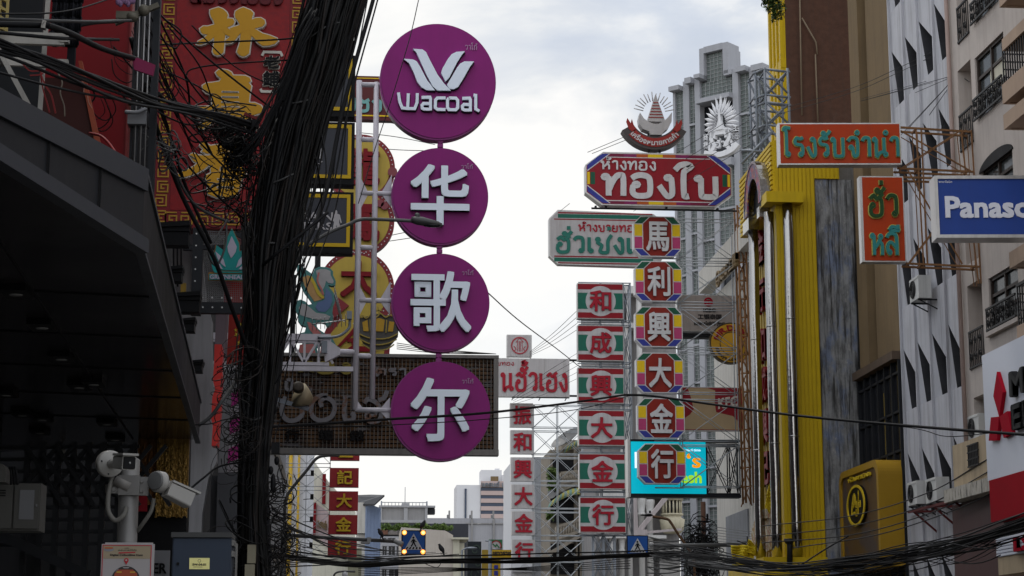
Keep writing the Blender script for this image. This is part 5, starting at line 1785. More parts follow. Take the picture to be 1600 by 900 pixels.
# ---------- near shop with the great dark canopy
ZC = 4.6
A, Bc = PZ(222, 392, ZC), PZ(311, 692, ZC)
L0 = PZ(0, 253, ZC)
lipdir = (L0 - A)
far = PZ(-60, 735, ZC)
L1 = A + lipdir * 2.4
foot = [L1, A, Bc, Vector((far.x, Bc.y + 2.5, ZC)), Vector((-7.5, Bc.y + 2.5, ZC)), Vector((-7.5, L1.y, ZC))]
t = thing('canopy_shop', 'near dark shop with a great angled grey canopy and glossy underside', 'shop', (-4.6, 14, 0))
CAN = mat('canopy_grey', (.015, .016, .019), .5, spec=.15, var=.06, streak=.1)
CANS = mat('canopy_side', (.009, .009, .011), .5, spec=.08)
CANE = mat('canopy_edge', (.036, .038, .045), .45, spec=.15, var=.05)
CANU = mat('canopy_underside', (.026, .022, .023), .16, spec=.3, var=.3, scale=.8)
H = .58
up = Vector((0, 0, 1))
b = MB(CAN)
HT = [.17, .60, .56, .56, .56, .17]
def wallq(p, q, z0_, a_, c_):
    b.add([p + up * z0_, q + up * z0_, q + up * c_, p + up * a_], [(0, 1, 2, 3)])
for i in range(len(foot)):
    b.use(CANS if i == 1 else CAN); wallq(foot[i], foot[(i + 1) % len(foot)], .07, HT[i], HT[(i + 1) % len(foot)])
b.use(CAN); b.add([p + up * h_ for p, h_ in zip(foot, HT)], [tuple(range(len(foot)))])
b.build('fascia', t)
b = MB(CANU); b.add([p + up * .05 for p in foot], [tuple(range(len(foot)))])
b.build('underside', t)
# pale lower lip and upper rim, proud of the fascia
b = MB(CANE)
def rim(p, q, z0_, z1_, w, dz0=0, dz1=0):
    d = (q - p).normalized(); n = Vector((d.y, -d.x, 0))
    a_, c_ = p + n * w - d * .0, q + n * w
    ql = [a_ + up * (z0_ + dz0), c_ + up * (z0_ + dz1), c_ + up * (z1_ + dz1), a_ + up * (z1_ + dz0)]
    b.prism(ql, [x - n * (w + .05) for x in ql])
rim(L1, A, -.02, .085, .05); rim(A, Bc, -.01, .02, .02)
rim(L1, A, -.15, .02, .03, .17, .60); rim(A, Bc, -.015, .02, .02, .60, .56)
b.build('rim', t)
b = MB(BLACK)
for f in (.36, .72):
    p = A + lipdir * f * 1.0; d = lipdir.normalized(); n = Vector((d.y, -d.x, 0)) * -1
    b.bar(p + n * .012 + up * .09, p + n * .012 + up * .42, .015)
b.build('seam', t)
# panel joints of the underside
b = MB(BLACK)
for k in range(1, 6):
    f = k / 6
    p = A.lerp(Bc, f); q = Vector((-7.4, p.y - 1.2, ZC))
    b.bar(p + up * .045, q + up * .045, .02, .012)
p, q = L1.lerp(Vector((-7.5, L1.y, ZC)), .3) , Vector((Bc.x - 1.1, Bc.y + 2.4, ZC))
b.bar(A + Vector((-1.0, -1, .045)), Bc + Vector((-.9, 0, .045)), .02, .012)
b.build('panel_joint', t)
LENS = mat('lamp_lens', (.25, .25, .24), .2)
for px_, py_ in ((25, 452), (66, 506 + 145), (96, 555), (66, 505), (124, 600), (147, 595), (10, 612), (35, 644), (62, 672), (167, 658), (180, 683)):
    c = PZ(px_, py_, ZC + .04)
    d = MB(BLACK); d.box(c.x - .11, c.x + .11, c.y - .2, c.y + .2, ZC - .005, ZC + .048); dl = d.build('downlight', t)
    d = MB(LENS); d.lathe((c.x, c.y, ZC - .012), [(.05, 0), (.06, .006)], 12); d.build('lens', dl)
# body of the shop under and over the canopy
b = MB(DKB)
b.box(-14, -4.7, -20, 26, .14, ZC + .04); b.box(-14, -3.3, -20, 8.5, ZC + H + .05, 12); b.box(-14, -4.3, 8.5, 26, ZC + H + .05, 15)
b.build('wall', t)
b = MB(mat('shop_back_wall', (.03, .03, .032), .7, var=.3)); b.box(-4.69, -2.6, 29.2, 29.4, .14, ZC + .7); b.build('back_wall', t)
# dark scaffold lattice in the gloom under it
t2 = thing('scaffold_lattice', 'black steel lattice in the gloom under the canopy, behind the camera pole', 'lattice', tuple(P(120, 870, 24)))
b = MB(DARK)
fr = Fr(120, 780, Y=24)
for k in range(8):
    x = 40 + k * 24
    b.bar(fr.p(x, 690, 0), fr.p(x, 960, 0), .07); b.bar(fr.p(x, 700 + 10 * (k % 2), .1), fr.p(x + 60, 790, .1), .05); b.bar(fr.p(x + 50, 695, .05), fr.p(x - 10, 770, .05), .05)
for k in range(9):
    b.bar(fr.p(-20, 700 + k * 19, 0), fr.p(215, 696 + k * 19, 0), .045)
b.bar(fr.p(-10, 830, .4), fr.p(150, 900, .4), .12)
b.build('bracing', t2)
# grey electric cabinets on the left
t2 = thing('electric_cabinet', 'pale grey wall cabinet with two doors, below the canopy at the frame edge', 'cabinet', tuple(P(32, 830, 17)))
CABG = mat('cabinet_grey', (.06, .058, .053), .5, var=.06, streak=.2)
fr = Fr(32, 792, Y=17)
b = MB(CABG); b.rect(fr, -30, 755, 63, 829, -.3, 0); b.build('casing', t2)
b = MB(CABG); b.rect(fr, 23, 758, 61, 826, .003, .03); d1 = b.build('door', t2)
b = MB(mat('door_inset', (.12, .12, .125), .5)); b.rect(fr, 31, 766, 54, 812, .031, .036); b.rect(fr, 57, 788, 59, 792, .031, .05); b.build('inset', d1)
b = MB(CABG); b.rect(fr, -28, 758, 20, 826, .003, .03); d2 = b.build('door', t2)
b = MB(BLACK)
for k in range(3): b.rect(fr, 0, 766 + 4 * k, 9, 768 + 4 * k, .031, .034)
b.build('vent', d2)
fr = Fr(5, 742, Y=16.6)
t2 = thing('electric_meter', 'rounded pale meter housing standing over the grey cabinet', 'meter', tuple(fr.p(5, 755)))
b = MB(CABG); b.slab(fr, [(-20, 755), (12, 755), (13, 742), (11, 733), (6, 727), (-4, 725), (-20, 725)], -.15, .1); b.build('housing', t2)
b = MB(WIRE)
for k in range(3):
    b.tube(smooth_path([fr.p(14 + 4 * k, 730, 0), fr.p(18 + 4 * k, 738, .03), fr.p(18 + 5 * k, 757, 0)]), .012, 5)
b.build('conduit', t2)
# dome camera under the canopy
c = PZ(97, 708, 4.52)
t2 = thing('dome_camera', 'small white dome camera hanging under the dark canopy', 'security camera', (c.x, c.y, c.z - .06))
CAMW = mat('camera_white', (.26, .25, .235), .4, var=.04)
b = MB(CAMW); b.lathe(c, [(.045, .05), (.045, 0), (.04, -.02)], 18); b.tube([c + up * .05, Vector((c.x, c.y, ZC + .03))], .02, 8); b.build('mount', t2)
b = MB(BLACK); b.blob(c + Vector((.005, -.015, -.02)), .033, .033, .035, 14, 10); b.build('dome', t2)

# ---------- gold foil column
t2 = thing('gold_foil_column', 'column wrapped in crinkled gold foil at the end of the canopy', 'column', tuple(P(255, 880, 27)))
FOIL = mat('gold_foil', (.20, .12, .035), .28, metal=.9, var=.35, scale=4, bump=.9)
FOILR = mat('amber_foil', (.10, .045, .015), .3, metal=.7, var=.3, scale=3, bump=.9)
fr = Fr(255, 760, Y=26.5)
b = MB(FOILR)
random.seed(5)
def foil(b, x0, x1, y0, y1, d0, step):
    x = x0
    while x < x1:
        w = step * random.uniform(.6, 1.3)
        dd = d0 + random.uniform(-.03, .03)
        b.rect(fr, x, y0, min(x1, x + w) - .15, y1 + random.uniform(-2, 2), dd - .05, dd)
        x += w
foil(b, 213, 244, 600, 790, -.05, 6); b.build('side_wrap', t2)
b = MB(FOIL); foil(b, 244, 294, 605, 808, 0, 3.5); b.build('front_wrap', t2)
b = MB(BLACK); b.rect(fr, 213, 600, 292, 960, -.5, -.16); b.build('core', t2)
b = MB(RED); b.rect(fr, 218, 776, 232, 800, .05, .1); b.build('lantern_panel', t2)

# ---------- upper left: steel frame, red board, cloths
fr = Fr(50, 90, Y=15.5)
t2 = thing('steel_gantry', 'pale welded steel frame with one slanting leg over the grey canopy', 'frame', tuple(fr.p(40, 165)))
STW = mat('pale_channel', (.38, .36, .33), .5, var=.1, streak=.3)
b = MB(STW)
b.bar(fr.p(-30, 60, 0), fr.p(100, 61, 0), .05, .10); b.bar(fr.p(-30, 97, 0), fr.p(107, 99, 0), .05, .07)
b.bar(fr.p(63, -30, -.25), fr.p(58, 175, -.25), .035, .035); b.bar(fr.p(-8, 70, .06), fr.p(52, 170, .06), .10, .04)
b.bar(fr.p(100, 56, .0), fr.p(100, 66, 0), .07)
b.build('beam', t2)
fr = Fr(-2, 20, Y=15.3)
t2 = thing('yellow_lattice_post', 'cream and yellow perforated post at the upper frame edge', 'post', tuple(fr.p(0, 48)))
b = MB(mat('cream_yellow', (.36, .28, .10), .6)); b.rect(fr, -14, -20, 1, 48, -.05, 0); b.rect(fr, 9, -20, 12, 48, -.05, 0)
for y in (0, 15, 30, 45): b.slab(fr, [(1.1, y - 6), (8.9, y - 2), (8.9, y + 2), (1.1, y - 1)], -.05, 0)
b.build('plate', t2)
fr = Fr(130, 100, Y=19)
t2 = thing('red_board', 'plain deep red signboard rising behind the grey canopy', 'signboard', tuple(fr.p(140, 265)))
DRB = mat('board_deep_red', (.17, .003, .006), .4, var=.05)
b = MB(DRB); b.rect(fr, 68, -60, 201, 300, -.2, 0); b.build('panel', t2)
b = MB(mat('board_edge_red', (.20, .03, .03), .4)); b.rect(fr, 201.1, -60, 204, 300, -.2, .02); b.build('edge', t2)
fr = Fr(20, 80, Y=22)
t2 = thing('dark_shutter', 'dark grey panel behind the pale steel frame', 'panel', tuple(fr.p(40, 180)))
b = MB(mat('slate_panel', (.014, .015, .017), .6)); b.rect(fr, -60, -80, 64, 300, -.1, 0); b.build('panel', t2)
fr = Fr(105, 50, Y=17)
t2 = thing('hanging_cloth', 'folded blackish cloth hanging in front of the red board', 'cloth', tuple(fr.p(105, 105)))
b = MB(mat('black_cloth', (.008, .008, .011), .9, var=.3))
pts = []
n = 22
rows = []
for j in range(6):
    y = -40 + j * 22.5
    rows.append([fr.p(82 + 47 * k / n - (j * .8), y, .03 * math.sin(k * .9 + j * .15) + .012 * math.sin(k * 1.9 + j)) for k in range(n + 1)])
for j in range(5):
    for k in range(n):
        b.add([rows[j][k], rows[j][k + 1], rows[j + 1][k + 1], rows[j + 1][k]], [(0, 1, 2, 3)], True)
b.bar(fr.p(112, 60, -.05), fr.p(112, 103, -.05), .07)
cl = b.build('cloth', t2)
md = cl.modifiers.new('thick', 'SOLIDIFY'); md.thickness = .012
fr = Fr(115, 160, Y=17.5)
t2 = thing('brown_panel', 'dark red brown board leaning behind the canopy rim', 'panel', tuple(fr.p(112, 215)))
b = MB(mat('red_brown', (.045, .012, .010), .6, var=.2)); b.slab(fr, [(62, 122), (124, 122), (152, 215), (62, 215)], -.05, 0); b.build('board', t2)
t2 = thing('painted_strip', 'orange painted strip with pale curls, leaning on the red board', 'strip', tuple(fr.p(155, 220)))
b = MB(mat('orange_wood', (.27, .06, .03), .6, var=.15)); b.slab(fr, [(120, 96), (126, 96), (160, 222), (151, 222)], -.03, .03); ob = b.build('strip', t2)
b = MB(mat('curl_paint', (.33, .17, .13), .6)); b.stroke(fr, [(128, 128), (132, 135), (131, 145), (137, 150), (139, 160), (145, 170)], 1.2, .032, .036, 3); b.build('curl', ob)
TAPE = mat('red_tape', (.22, .025, .025), .5)
t2 = thing('red_tape', 'knotted red plastic tape trailing down to the canopy rim', 'tape', tuple(P(88, 180, 15.2)))
b = MB(TAPE)
fr = Fr(70, 130, Y=15.2)
b.stroke(fr, [(33, 100), (48, 104), (62, 110), (64, 122), (68, 140), (75, 160), (80, 176)], 2.2, 0, .015, 3); b.stroke(fr, [(64, 118), (72, 135), (82, 150), (90, 178)], 2.4, .02, .035, 3)
b.stroke(fr, [(34, 101), (46, 112), (60, 112)], 2, .01, .02, 3); b.stroke(fr, [(47, 120), (60, 119), (68, 116)], 2, .02, .03, 2)
b.build('ribbon', t2)
b = MB(TAPE); b.tube(smooth_path([P(140, 208, 14.4), P(160, 214, 14.2), P(178, 235, 14.1), P(192, 262, 14), P(196, 290, 13.8), P(198, 326, 13.7)]), .011, 6)
one(b, 'red_hose', 'faded red hose hanging over the front of the grey canopy', 'hose')
b = MB(mat('jute', (.18, .15, .12), .8))
b.tube(smooth_path([P(88, 110, 15), P(97, 128, 15), P(94, 145, 15), P(100, 165, 15), P(101, 182, 15)]), .006, 5)
one(b, 'loose_string', 'thin pale string dangling beside the knotted red tape', 'string')

# ---------- steel posts with the cable brackets
t2 = thing('steel_post', 'dark cluster of steel posts between the red board and the red sign', 'post', tuple(P(226, 280, 18)))
fr = Fr(226, 120, Y=18)
b = MB(DARK)
b.rect(fr, 236, -60, 246, 300, -.12, 0); b.rect(fr, 206, -60, 210, 300, -.1, -.02); b.rect(fr, 216, -60, 219, 300, -.1, 0); b.build('upright', t2)
b = MB(mat('zinc_tube', (.30, .29, .29), .4, metal=.5))
for x in (214, 222.5, 230):
    b.tube([fr.p(x, -60, .0), fr.p(x + 1, 275, 0)], .008, 6)
b.build('conduit', t2)
b = MB(mat('pvc_bracket', (.20, .20, .21), .5)); b.rect(fr, 203, 176, 232, 196, -.1, .06); b.tube(smooth_path([fr.p(200, 180, .1), fr.p(218, 181, .12), fr.p(232, 174, .1)]), .02, 6); b.build('bracket', t2)
b = MB(mat('zinc_clamp', (.10, .09, .07), .5, metal=.3)); b.bar(fr.p(178, 42, .1), fr.p(246, 12, .1), .05); b.bar(fr.p(180, 30, .1), fr.p(215, 30, .1), .07)
b.blob(fr.p(205, 32, .1), .07, .06, .05); b.blob(fr.p(223, 22, .12), .06, .05, .06); b.build('clamp', t2)
t2 = thing('purple_bundle', 'crumpled mauve rag caught on the cable clamps', 'rag', tuple(P(195, 8, 17.8)))
b = MB(mat('mauve', (.16, .09, .17), .7))
for k in range(7): b.blob(P(184 + 4 * k, 3 + 3 * math.sin(k * 2), 17.8 + .02 * k), .024, .02, .035, 7, 5)
b.build('cloth', t2)

# ---------- great red sign with gold characters
YR = 28.0
fr = Fr(361, 150, Y=YR)
t2 = thing('red_gold_sign', 'tall red sign with three big gold characters and a gold key pattern border', 'sign', tuple(fr.p(361, 357)))
RS = mat('banner_red', (.22, .008, .010), .42, var=.08, scale=.8, patch=[((.17, .008, .012), .7, (5, 5, 5), 2.6, .5, .53)])
RS2 = mat('banner_border_red', (.155, .010, .014), .42, var=.06)
GLD = mat('gold_letter', (.47, .235, .008), .38, var=.06)
GLDT = mat('gold_trace', (.34, .19, .02), .4)
b = MB(mat('sign_side', (.13, .012, .012), .5)); b.rect(fr, 246, -80, 476, 356, -.35, 0); b.build('casing', t2)
b = MB(RS); b.rect(fr, 272, -79, 450, 328, .002, .02); b.build('face', t2)
b = MB(RS2); b.rect(fr, 247, -79, 271.5, 355, .002, .014); b.rect(fr, 450.5, -79, 475, 355, .002, .014); b.rect(fr, 271.6, 328.5, 450.4, 355, .002, .014); b.build('border', t2)
b = MB(GLDT)
def key(x, y, s_, mx=1, my=1):
    pl = [(0, 0), (16, 0), (16, 16), (0, 16), (0, 5), (10.5, 5), (10.5, 11), (5, 11)]
    b.stroke(fr, [(x + (p if mx > 0 else 16 - p) * s_, y + (q if my > 0 else 16 - q) * s_) for p, q in pl], 2.1, .016, .03)
y = -60
k = 0
while y < 300:
    key(252, y, .98, -1 if k % 2 else 1, 1)
    y += 23; k += 1
b.build('key_pattern', t2)
b = MB(GLDT)
for k in range(16): key(455, -60 + 23 * k, .98, 1 if k % 2 else -1, 1)
b.build('key_pattern', t2)
b = MB(GLDT)
for k in range(8):
    key(266 + k * 24, 332, 1.05, 1 if k % 2 else -1)
key(250, 306, 1.0); key(250, 330, 1.0, -1)
b.build('key_pattern', t2)
OUTL = mat('outline_white', (.50, .47, .42), .4)
# brush characters: closed brush outlines with a pale raised edge
CH = {
    '林': [[(325, 19), (330, 17), (338, 14.5), (345, 17), (351, 22), (353, 26), (352, 32), (350, 36), (349, 47), (350, 56), (349, 70), (348, 85), (343, 89), (338, 90), (333, 88), (331, 84), (333, 70), (332, 56), (333, 44), (331, 36), (327, 30), (325, 24)],
          [(310, 49), (315, 45), (322, 45), (335, 41), (345, 36), (354, 31.5), (361, 32), (364, 36), (362, 41), (355, 45), (345, 50), (333, 54), (322, 58), (314, 57), (311, 53)],
          [(337, 50), (334, 60), (327, 67), (318, 72), (311, 74), (306, 73), (308, 69), (315, 65), (322, 59), (328, 50)], [(346, 45), (352, 46), (358, 50), (364, 54), (362, 59), (356, 60), (350, 57), (346, 52)],
          [(364, 25), (365, 20), (371, 16), (377, 13.5), (384, 16), (389, 18), (393, 22), (391, 30), (392, 42), (391, 60), (389, 75), (388, 86), (383, 90), (378, 91), (373, 89), (369, 84), (373, 70), (374, 55), (373, 42), (369, 35), (365, 30)],
          [(357, 47), (366, 44), (378, 39), (388, 34), (397, 30), (405, 29.5), (411, 33), (412, 38), (408, 43), (398, 46), (385, 50), (372, 55), (362, 56), (358, 52)],
          [(378, 50), (371, 58), (366, 65), (359, 70), (352, 71), (350, 67), (356, 62), (362, 55), (368, 46)], [(388, 41), (396, 47), (408, 54), (420, 57), (431, 61), (433, 65), (428, 70), (418, 73), (409, 73.5), (402, 69), (396, 63), (389, 56)]],
    '真': [[(337, 117), (341, 113), (347, 112), (355, 113), (361, 116), (364, 121), (372, 121), (383, 121), (390, 124), (392, 129), (388, 132), (380, 133), (371, 135), (360, 139), (350, 142), (340, 147), (331, 151), (323, 149), (318, 144), (317, 138), (323, 134), (332, 133), (343, 131), (346, 126), (340, 122)],
          [(332, 142), (341, 139), (352, 135), (365, 132), (378, 131), (389, 132), (393, 137), (391, 147), (390, 160), (391, 174), (380, 177), (360, 178), (343, 178), (332, 174), (333, 160), (331, 150)],
          [(303, 174), (310, 171), (330, 170), (360, 167), (385, 163), (399, 163), (409, 167), (412, 172), (410, 178), (398, 182), (378, 184), (350, 187), (325, 189), (313, 187), (305, 181)],
          [(330, 182), (344, 184), (338, 191), (330, 198), (320, 205), (312, 203), (312, 199), (320, 194)], [(366, 182), (384, 181), (393, 189), (401, 194), (405, 200), (402, 204), (392, 204), (383, 199), (374, 191)]],
    '香': [[(316, 231), (318, 226), (325, 227), (332, 231), (343, 229), (355, 224), (365, 218), (373, 215), (380, 217), (382, 223), (379, 229), (370, 234), (357, 239), (343, 242), (328, 243), (319, 240), (322, 236)],
          [(300, 245), (306, 243), (315, 246), (330, 246), (350, 242), (368, 237), (381, 235), (391, 238), (393, 244), (389, 248), (375, 252), (355, 257), (335, 261), (318, 260), (307, 255)],
          [(338, 246), (333, 258), (325, 266), (313, 273), (300, 278), (288, 281), (282, 279), (286, 273), (297, 269), (308, 263), (318, 254), (324, 248)], [(346, 247), (356, 253), (366, 258), (380, 262), (388, 267), (388, 272), (380, 276), (369, 276), (359, 272), (351, 266), (346, 258)],
          [(332, 232), (340, 230), (347, 230), (348, 245), (348, 262), (346, 280), (336, 281), (333, 262), (334, 245)],
          [(326, 277), (334, 273), (345, 270), (358, 268), (372, 266), (381, 269), (384, 274), (381, 285), (379, 296), (375, 305), (362, 309), (345, 310), (331, 305), (330, 295), (328, 285)]],
}
SLOT = {'真': [(347, 146, 374, 148.5), (347, 154, 374, 156.5), (347, 162, 375, 164.5), (347, 169.5, 376, 171)], '香': [(344, 281, 370, 284), (344, 293, 370, 296)], '林': []}
for ch, pls in CH.items():
    o = MB(OUTL)
    g = MB(GLD)
    for i, pl in enumerate(pls):
        cl_ = pl
        o.stroke(fr, cl_, 3.6, .02, .10 + i * .0007, closed=True)
        g.slab(fr, cl_, .03, .112 + i * .0012)
    co = o.build('lettering', t2)
    g.build('gold_face', co)
    if SLOT[ch]:
        k_ = MB(OUTL)
        for a_, c_, d_, e_ in SLOT[ch]: k_.rect(fr, a_, c_, d_, e_, .10, .122)
        k_.use(BLACK)
        for a_, c_, d_, e_ in SLOT[ch]: k_.rect(fr, a_ + 1, c_ + .8, d_ - 1, e_ - .6, .1, .124)
        k_.build('slot_edge', co)
b = MB(OUTL); b.text(fr, '老', 410.5, 108.5, 437.5, 86.5, .02, .05, .055); b.text(fr, '鋪', 409.5, 136.5, 436.5, 110.5, .02, .05, .055)
b.stroke(fr, [(408, 87), (411, 81), (437, 81), (440, 87)], 4, .02, .05); b.stroke(fr, [(407, 139), (409, 143), (434, 143), (437, 138)], 4, .02, .05)
so = b.build('small_lettering', t2)
b = MB(BLACK); b.text(fr, '老', 411.5, 107.5, 436.5, 87.5, .07, .085, .02); b.text(fr, '鋪', 411, 135.5, 435.5, 111.5, .07, .085, .02); b.build('letter_face', so)
b = MB(mat('deep_red_letter', (.09, .004, .008), .4)); b.text(fr, 'ลิ้มจิงเฮียง', 292, 7, 440, -40, .021, .06, .04); b.build('top_lettering', t2)

# ---------- lotus sign in its riveted black frame
fr = Fr(355, 415, Y=26.5)
t2 = thing('lotus_sign', 'small white and teal lotus sign in a riveted black steel frame', 'sign', tuple(fr.p(355, 492)))
b = MB(DARK)
b.rect(fr, 300, 356, 316, 492, -.12, 0); b.rect(fr, 396, 356, 410, 492, -.12, 0); b.rect(fr, 316.1, 472, 395.9, 489, -.12, 0); b.rect(fr, 285, 383, 299.9, 391, -.1, 0)
b.bar(fr.p(316, 386, -.06), fr.p(396, 384, -.06), .06); b.bar(fr.p(365, 362, -.06), fr.p(396, 378, -.06), .06)
fo = b.build('frame', t2)
b = MB(ALUM)
for k in range(6): b.disc(fr, 305.5, 366 + k * 18.5, 1.3, .001, .012, 8); b.disc(fr, 404, 366 + k * 18.5, 1.3, .001, .012, 8)
for k in range(5): b.disc(fr, 318 + k * 15, 465 + 0, 1.3, -.01, -.009, 8); b.disc(fr, 319 + k * 15, 465.3 + 15, 1.3, .001, .012, 8)
b.build('rivets', fo)
LOW = mat('lotus_white', (.36, .33, .40), .4); LOT = mat('lotus_teal', (.01, .20, .19), .4); LOO = mat('lotus_orange', (.20, .09, .02), .5)
pet = [[(361, 362), (352, 385), (354, 396), (358, 404), (361, 410), (366, 404), (371, 396), (373, 385)],
       [(333, 390), (336, 400), (341, 410), (349, 418), (357, 424), (352, 408), (345, 400)], [(389, 393), (386, 404), (381, 412), (374, 420), (366, 424), (371, 408), (378, 400)],
       [(330, 405), (337, 420), (345, 424), (352, 424), (345, 414)], [(393, 408), (386, 421), (378, 424), (370, 424), (378, 416)]]
big = [(361, 356), (350, 378), (348, 392), (336, 384), (334, 396), (326, 400), (331, 416), (334, 426), (326, 428), (326, 440), (387, 441), (387, 428), (388, 426), (392, 416), (396, 402), (388, 398), (389, 388), (375, 394), (374, 380)]
b = MB(LOO); b.slab(fr, [(361 + (x - 361) * .99, 404 + (y - 404) * .99) for x, y in big], .03, .06); b.build('backing', t2)
b = MB(LOT)
b.slab(fr, [(361 + (x - 361) * .93, 402 + (y - 402) * .95) for x, y in big[:6]] + [(333, 424), (389, 424)] + [(361 + (x - 361) * .93, 402 + (y - 402) * .95) for x, y in big[12:]], .061, .075)
b.slab(fr, [(333, 423), (350, 426), (372, 426), (389, 423), (386, 428), (336, 428)], .061, .076); b.rect(fr, 328, 430, 385, 439, .061, .07)
lo = b.build('lotus_outline', t2)
b = MB(LOW)
for p in pet:
    cx = sum(x for x, y in p) / len(p); cy = sum(y for x, y in p) / len(p)
    b.slab(fr, [(cx + (x - cx) * .70, cy + (y - cy) * .72) for x, y in p], .077, .085)
b.text(fr, 'GREENHEAD', 329, 438, 384, 431, .071, .08, .03); b.build('lotus_petals', t2)
b = MB(mat('wire_screen', (.16, .16, .165), .6))
for k in range(27): b.bar(fr.p(317 + k * 3, 358, -.15), fr.p(317 + k * 3, 471, -.15), .006)
for k in range(36): b.bar(fr.p(317, 358 + k * 3.2, -.15), fr.p(396, 358 + k * 3.2, -.15), .006)
b.build('mesh_screen', t2)
# ---------- second shop building of the left row with its white wall
t2 = thing('row_building', 'dark left hand shop building whose lower wall is painted dull white', 'building', (-3.4, 30, 0))
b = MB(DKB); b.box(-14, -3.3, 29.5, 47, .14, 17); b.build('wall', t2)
fr = Fr(318, 600, Y=30)
DWH = mat('dull_white_wall', (.27, .265, .275), .8, var=.07, streak=.45)
b = MB(DWH)
pr = [(262, 330), (300, 330), (318, 470), (328, 500), (330, 560), (337, 640), (342, 720), (330, 745), (322, 800), (320, 960), (262, 960)]
b.slab(fr, pr, -.3, 0); b.rect(fr, 298, 330, 306, 470, .01, .1); b.build('white_wall', t2)
b = MB(mat('pale_pink_wall', (.15, .115, .13), .8, streak=.3)); b.rect(fr, 331, 470, 347, 545, -.9, -.4); b.build('pink_wall', t2)
b = MB(mat('light_box', (.40, .26, .05), .4)); b.rect(fr, 279, 445, 287, 462, .1, .2); b.build('lamp_panel', t2)
b = MB(DARK)
for x in (264, 270, 276): b.tube([fr.p(x, 360, .15), fr.p(x + 4, 450, .15)], .014, 6)
b.build('downpipe', t2)
b = MB(mat('slate_grey_box', (.045, .045, .05), .5, var=.1)); b.rect(fr, 345, 738, 384, 960, -.4, .1); b.rect(fr, 333, 740, 344, 960, -.4, -.2); b.build('grey_wall', t2)
tz = thing('row_building', 'dim grey shop building farther along the left row, behind the great cable column', 'building', (-2.95, 48, 0))
b = MB(mat('dim_grey_render', (.20, .20, .21), .8, var=.15, streak=.4)); b.box(-14, -2.95, 48, 83, .14, 13); b.build('wall', tz)
b = MB(mat('stained_band', (.10, .085, .07), .8, var=.3)); b.box(-2.95, -2.9, 49, 82, 9.2, 9.6); b.box(-2.95, -2.9, 49, 82, 5.4, 5.8); b.build('band', tz)
# ---------- stack of black louvred wall lamps
for (x0, y0, x1, y1), l in zip(((247, 346, 297, 384), (262, 416, 286, 440), (272, 456, 314, 488), (285, 497, 306, 518), (297, 563, 318, 581)),
        ('topmost and biggest black stepped wall lamp beside the red sign', 'small black stepped wall lamp, second from the top of the column', 'wide black stepped wall lamp level with the riveted frame', 'small black stepped wall lamp just under the riveted frame', 'lowest black stepped wall lamp in front of the white wall')):
    fr = Fr((x0 + x1) / 2, (y0 + y1) / 2, Y=25)
    tt = thing('wall_lamp', l, 'wall lamp', tuple(fr.p((x0 + x1) / 2, y1)), 'black stepped wall lamps')
    h = y1 - y0
    b = MB(BLACK); b.rect(fr, x0 + 1, y0 + h * .45, x1 - 2, y1, -.18, .05); b.build('body', tt)
    b = MB(BLACK); b.slab(fr, [(x0, y0 + h * .12), (x1, y0), (x1, y0 + h * .22), (x0, y0 + h * .3)], -.22, .1); b.slab(fr, [(x0 + 1, y0 + h * .31), (x1 - 1, y0 + h * .23), (x1 - 1, y0 + h * .43), (x0 + 1, y0 + h * .44)], -.2, .07); b.build('hood', tt)
# ---------- red letter edges, star banner, pink striped banner
fr = Fr(340, 620, Y=29.4)
t2 = thing('red_scroll_board', 'bright red wavy edged board standing against the white wall', 'signboard', tuple(fr.p(340, 700)))
b = MB(mat('scarlet', (.50, .035, .03), .4, var=.04))
b.slab(fr, [(334, 540), (345, 540), (347, 552), (346, 580), (348, 592), (346, 612), (347, 640), (345, 668), (344, 698), (334, 698), (335, 668), (332, 655), (333, 622), (337, 610), (333, 596), (334, 570)], -.15, .15); b.build('board', t2)
fr = Fr(376, 530, Y=31)
t2 = thing('star_banner', 'hanging red banner scattered with yellow stars', 'banner', tuple(fr.p(376, 570)))
b = MB(mat('banner_scarlet', (.24, .02, .015), .7, var=.1)); b.slab(fr, [(358, 440), (398, 440), (397, 570), (355, 570)], -.03, 0); b.build('cloth', t2)
b = MB(mat('star_yellow', (.48, .36, .03), .6))
def star(cx, cy, r, a0=0):
    b.slab(fr, [(cx + (r if k % 2 == 0 else r * .42) * math.sin(a0 + math.pi * k / 5), cy - (r if k % 2 == 0 else r * .42) * math.cos(a0 + math.pi * k / 5)) for k in range(10)], .003, .012)
for s_ in ((384, 482, 8, .4), (377, 507, 6, .1), (370, 523, 4.5, .5), (374, 536, 5, .2), (368, 516, 3, 0)): star(*s_)
b.build('stars', t2)
fr = Fr(378, 440, Y=32)
t2 = thing('painted_poster', 'purple and red poster glimpsed behind the lotus sign', 'poster', tuple(fr.p(380, 475)))
b = MB(mat('poster_red', (.17, .04, .045), .6)); b.rect(fr, 350, 356, 399, 476, -.03, 0); b.build('sheet', t2)
b = MB(mat('poster_purple', (.16, .05, .18), .6)); b.slab(fr, [(396, 405), (398, 405), (398, 470), (388, 462), (386, 440)], .003, .01); b.build('purple_shape', t2)
b = MB(mat('poster_green', (.08, .25, .04), .6)); b.rect(fr, 394, 360, 398, 380, .003, .01); b.rect(fr, 395, 410, 398, 428, .011, .015); b.build('green_shape', t2)
fr = Fr(370, 670, Y=31.5)
t2 = thing('striped_banner', 'narrow magenta and white striped banner beside the cables', 'banner', tuple(fr.p(370, 735)))
MAG = mat('magenta_cloth', (.36, .03, .20), .7); WCL = mat('white_cloth', (.30, .28, .30), .8)
b = MB()
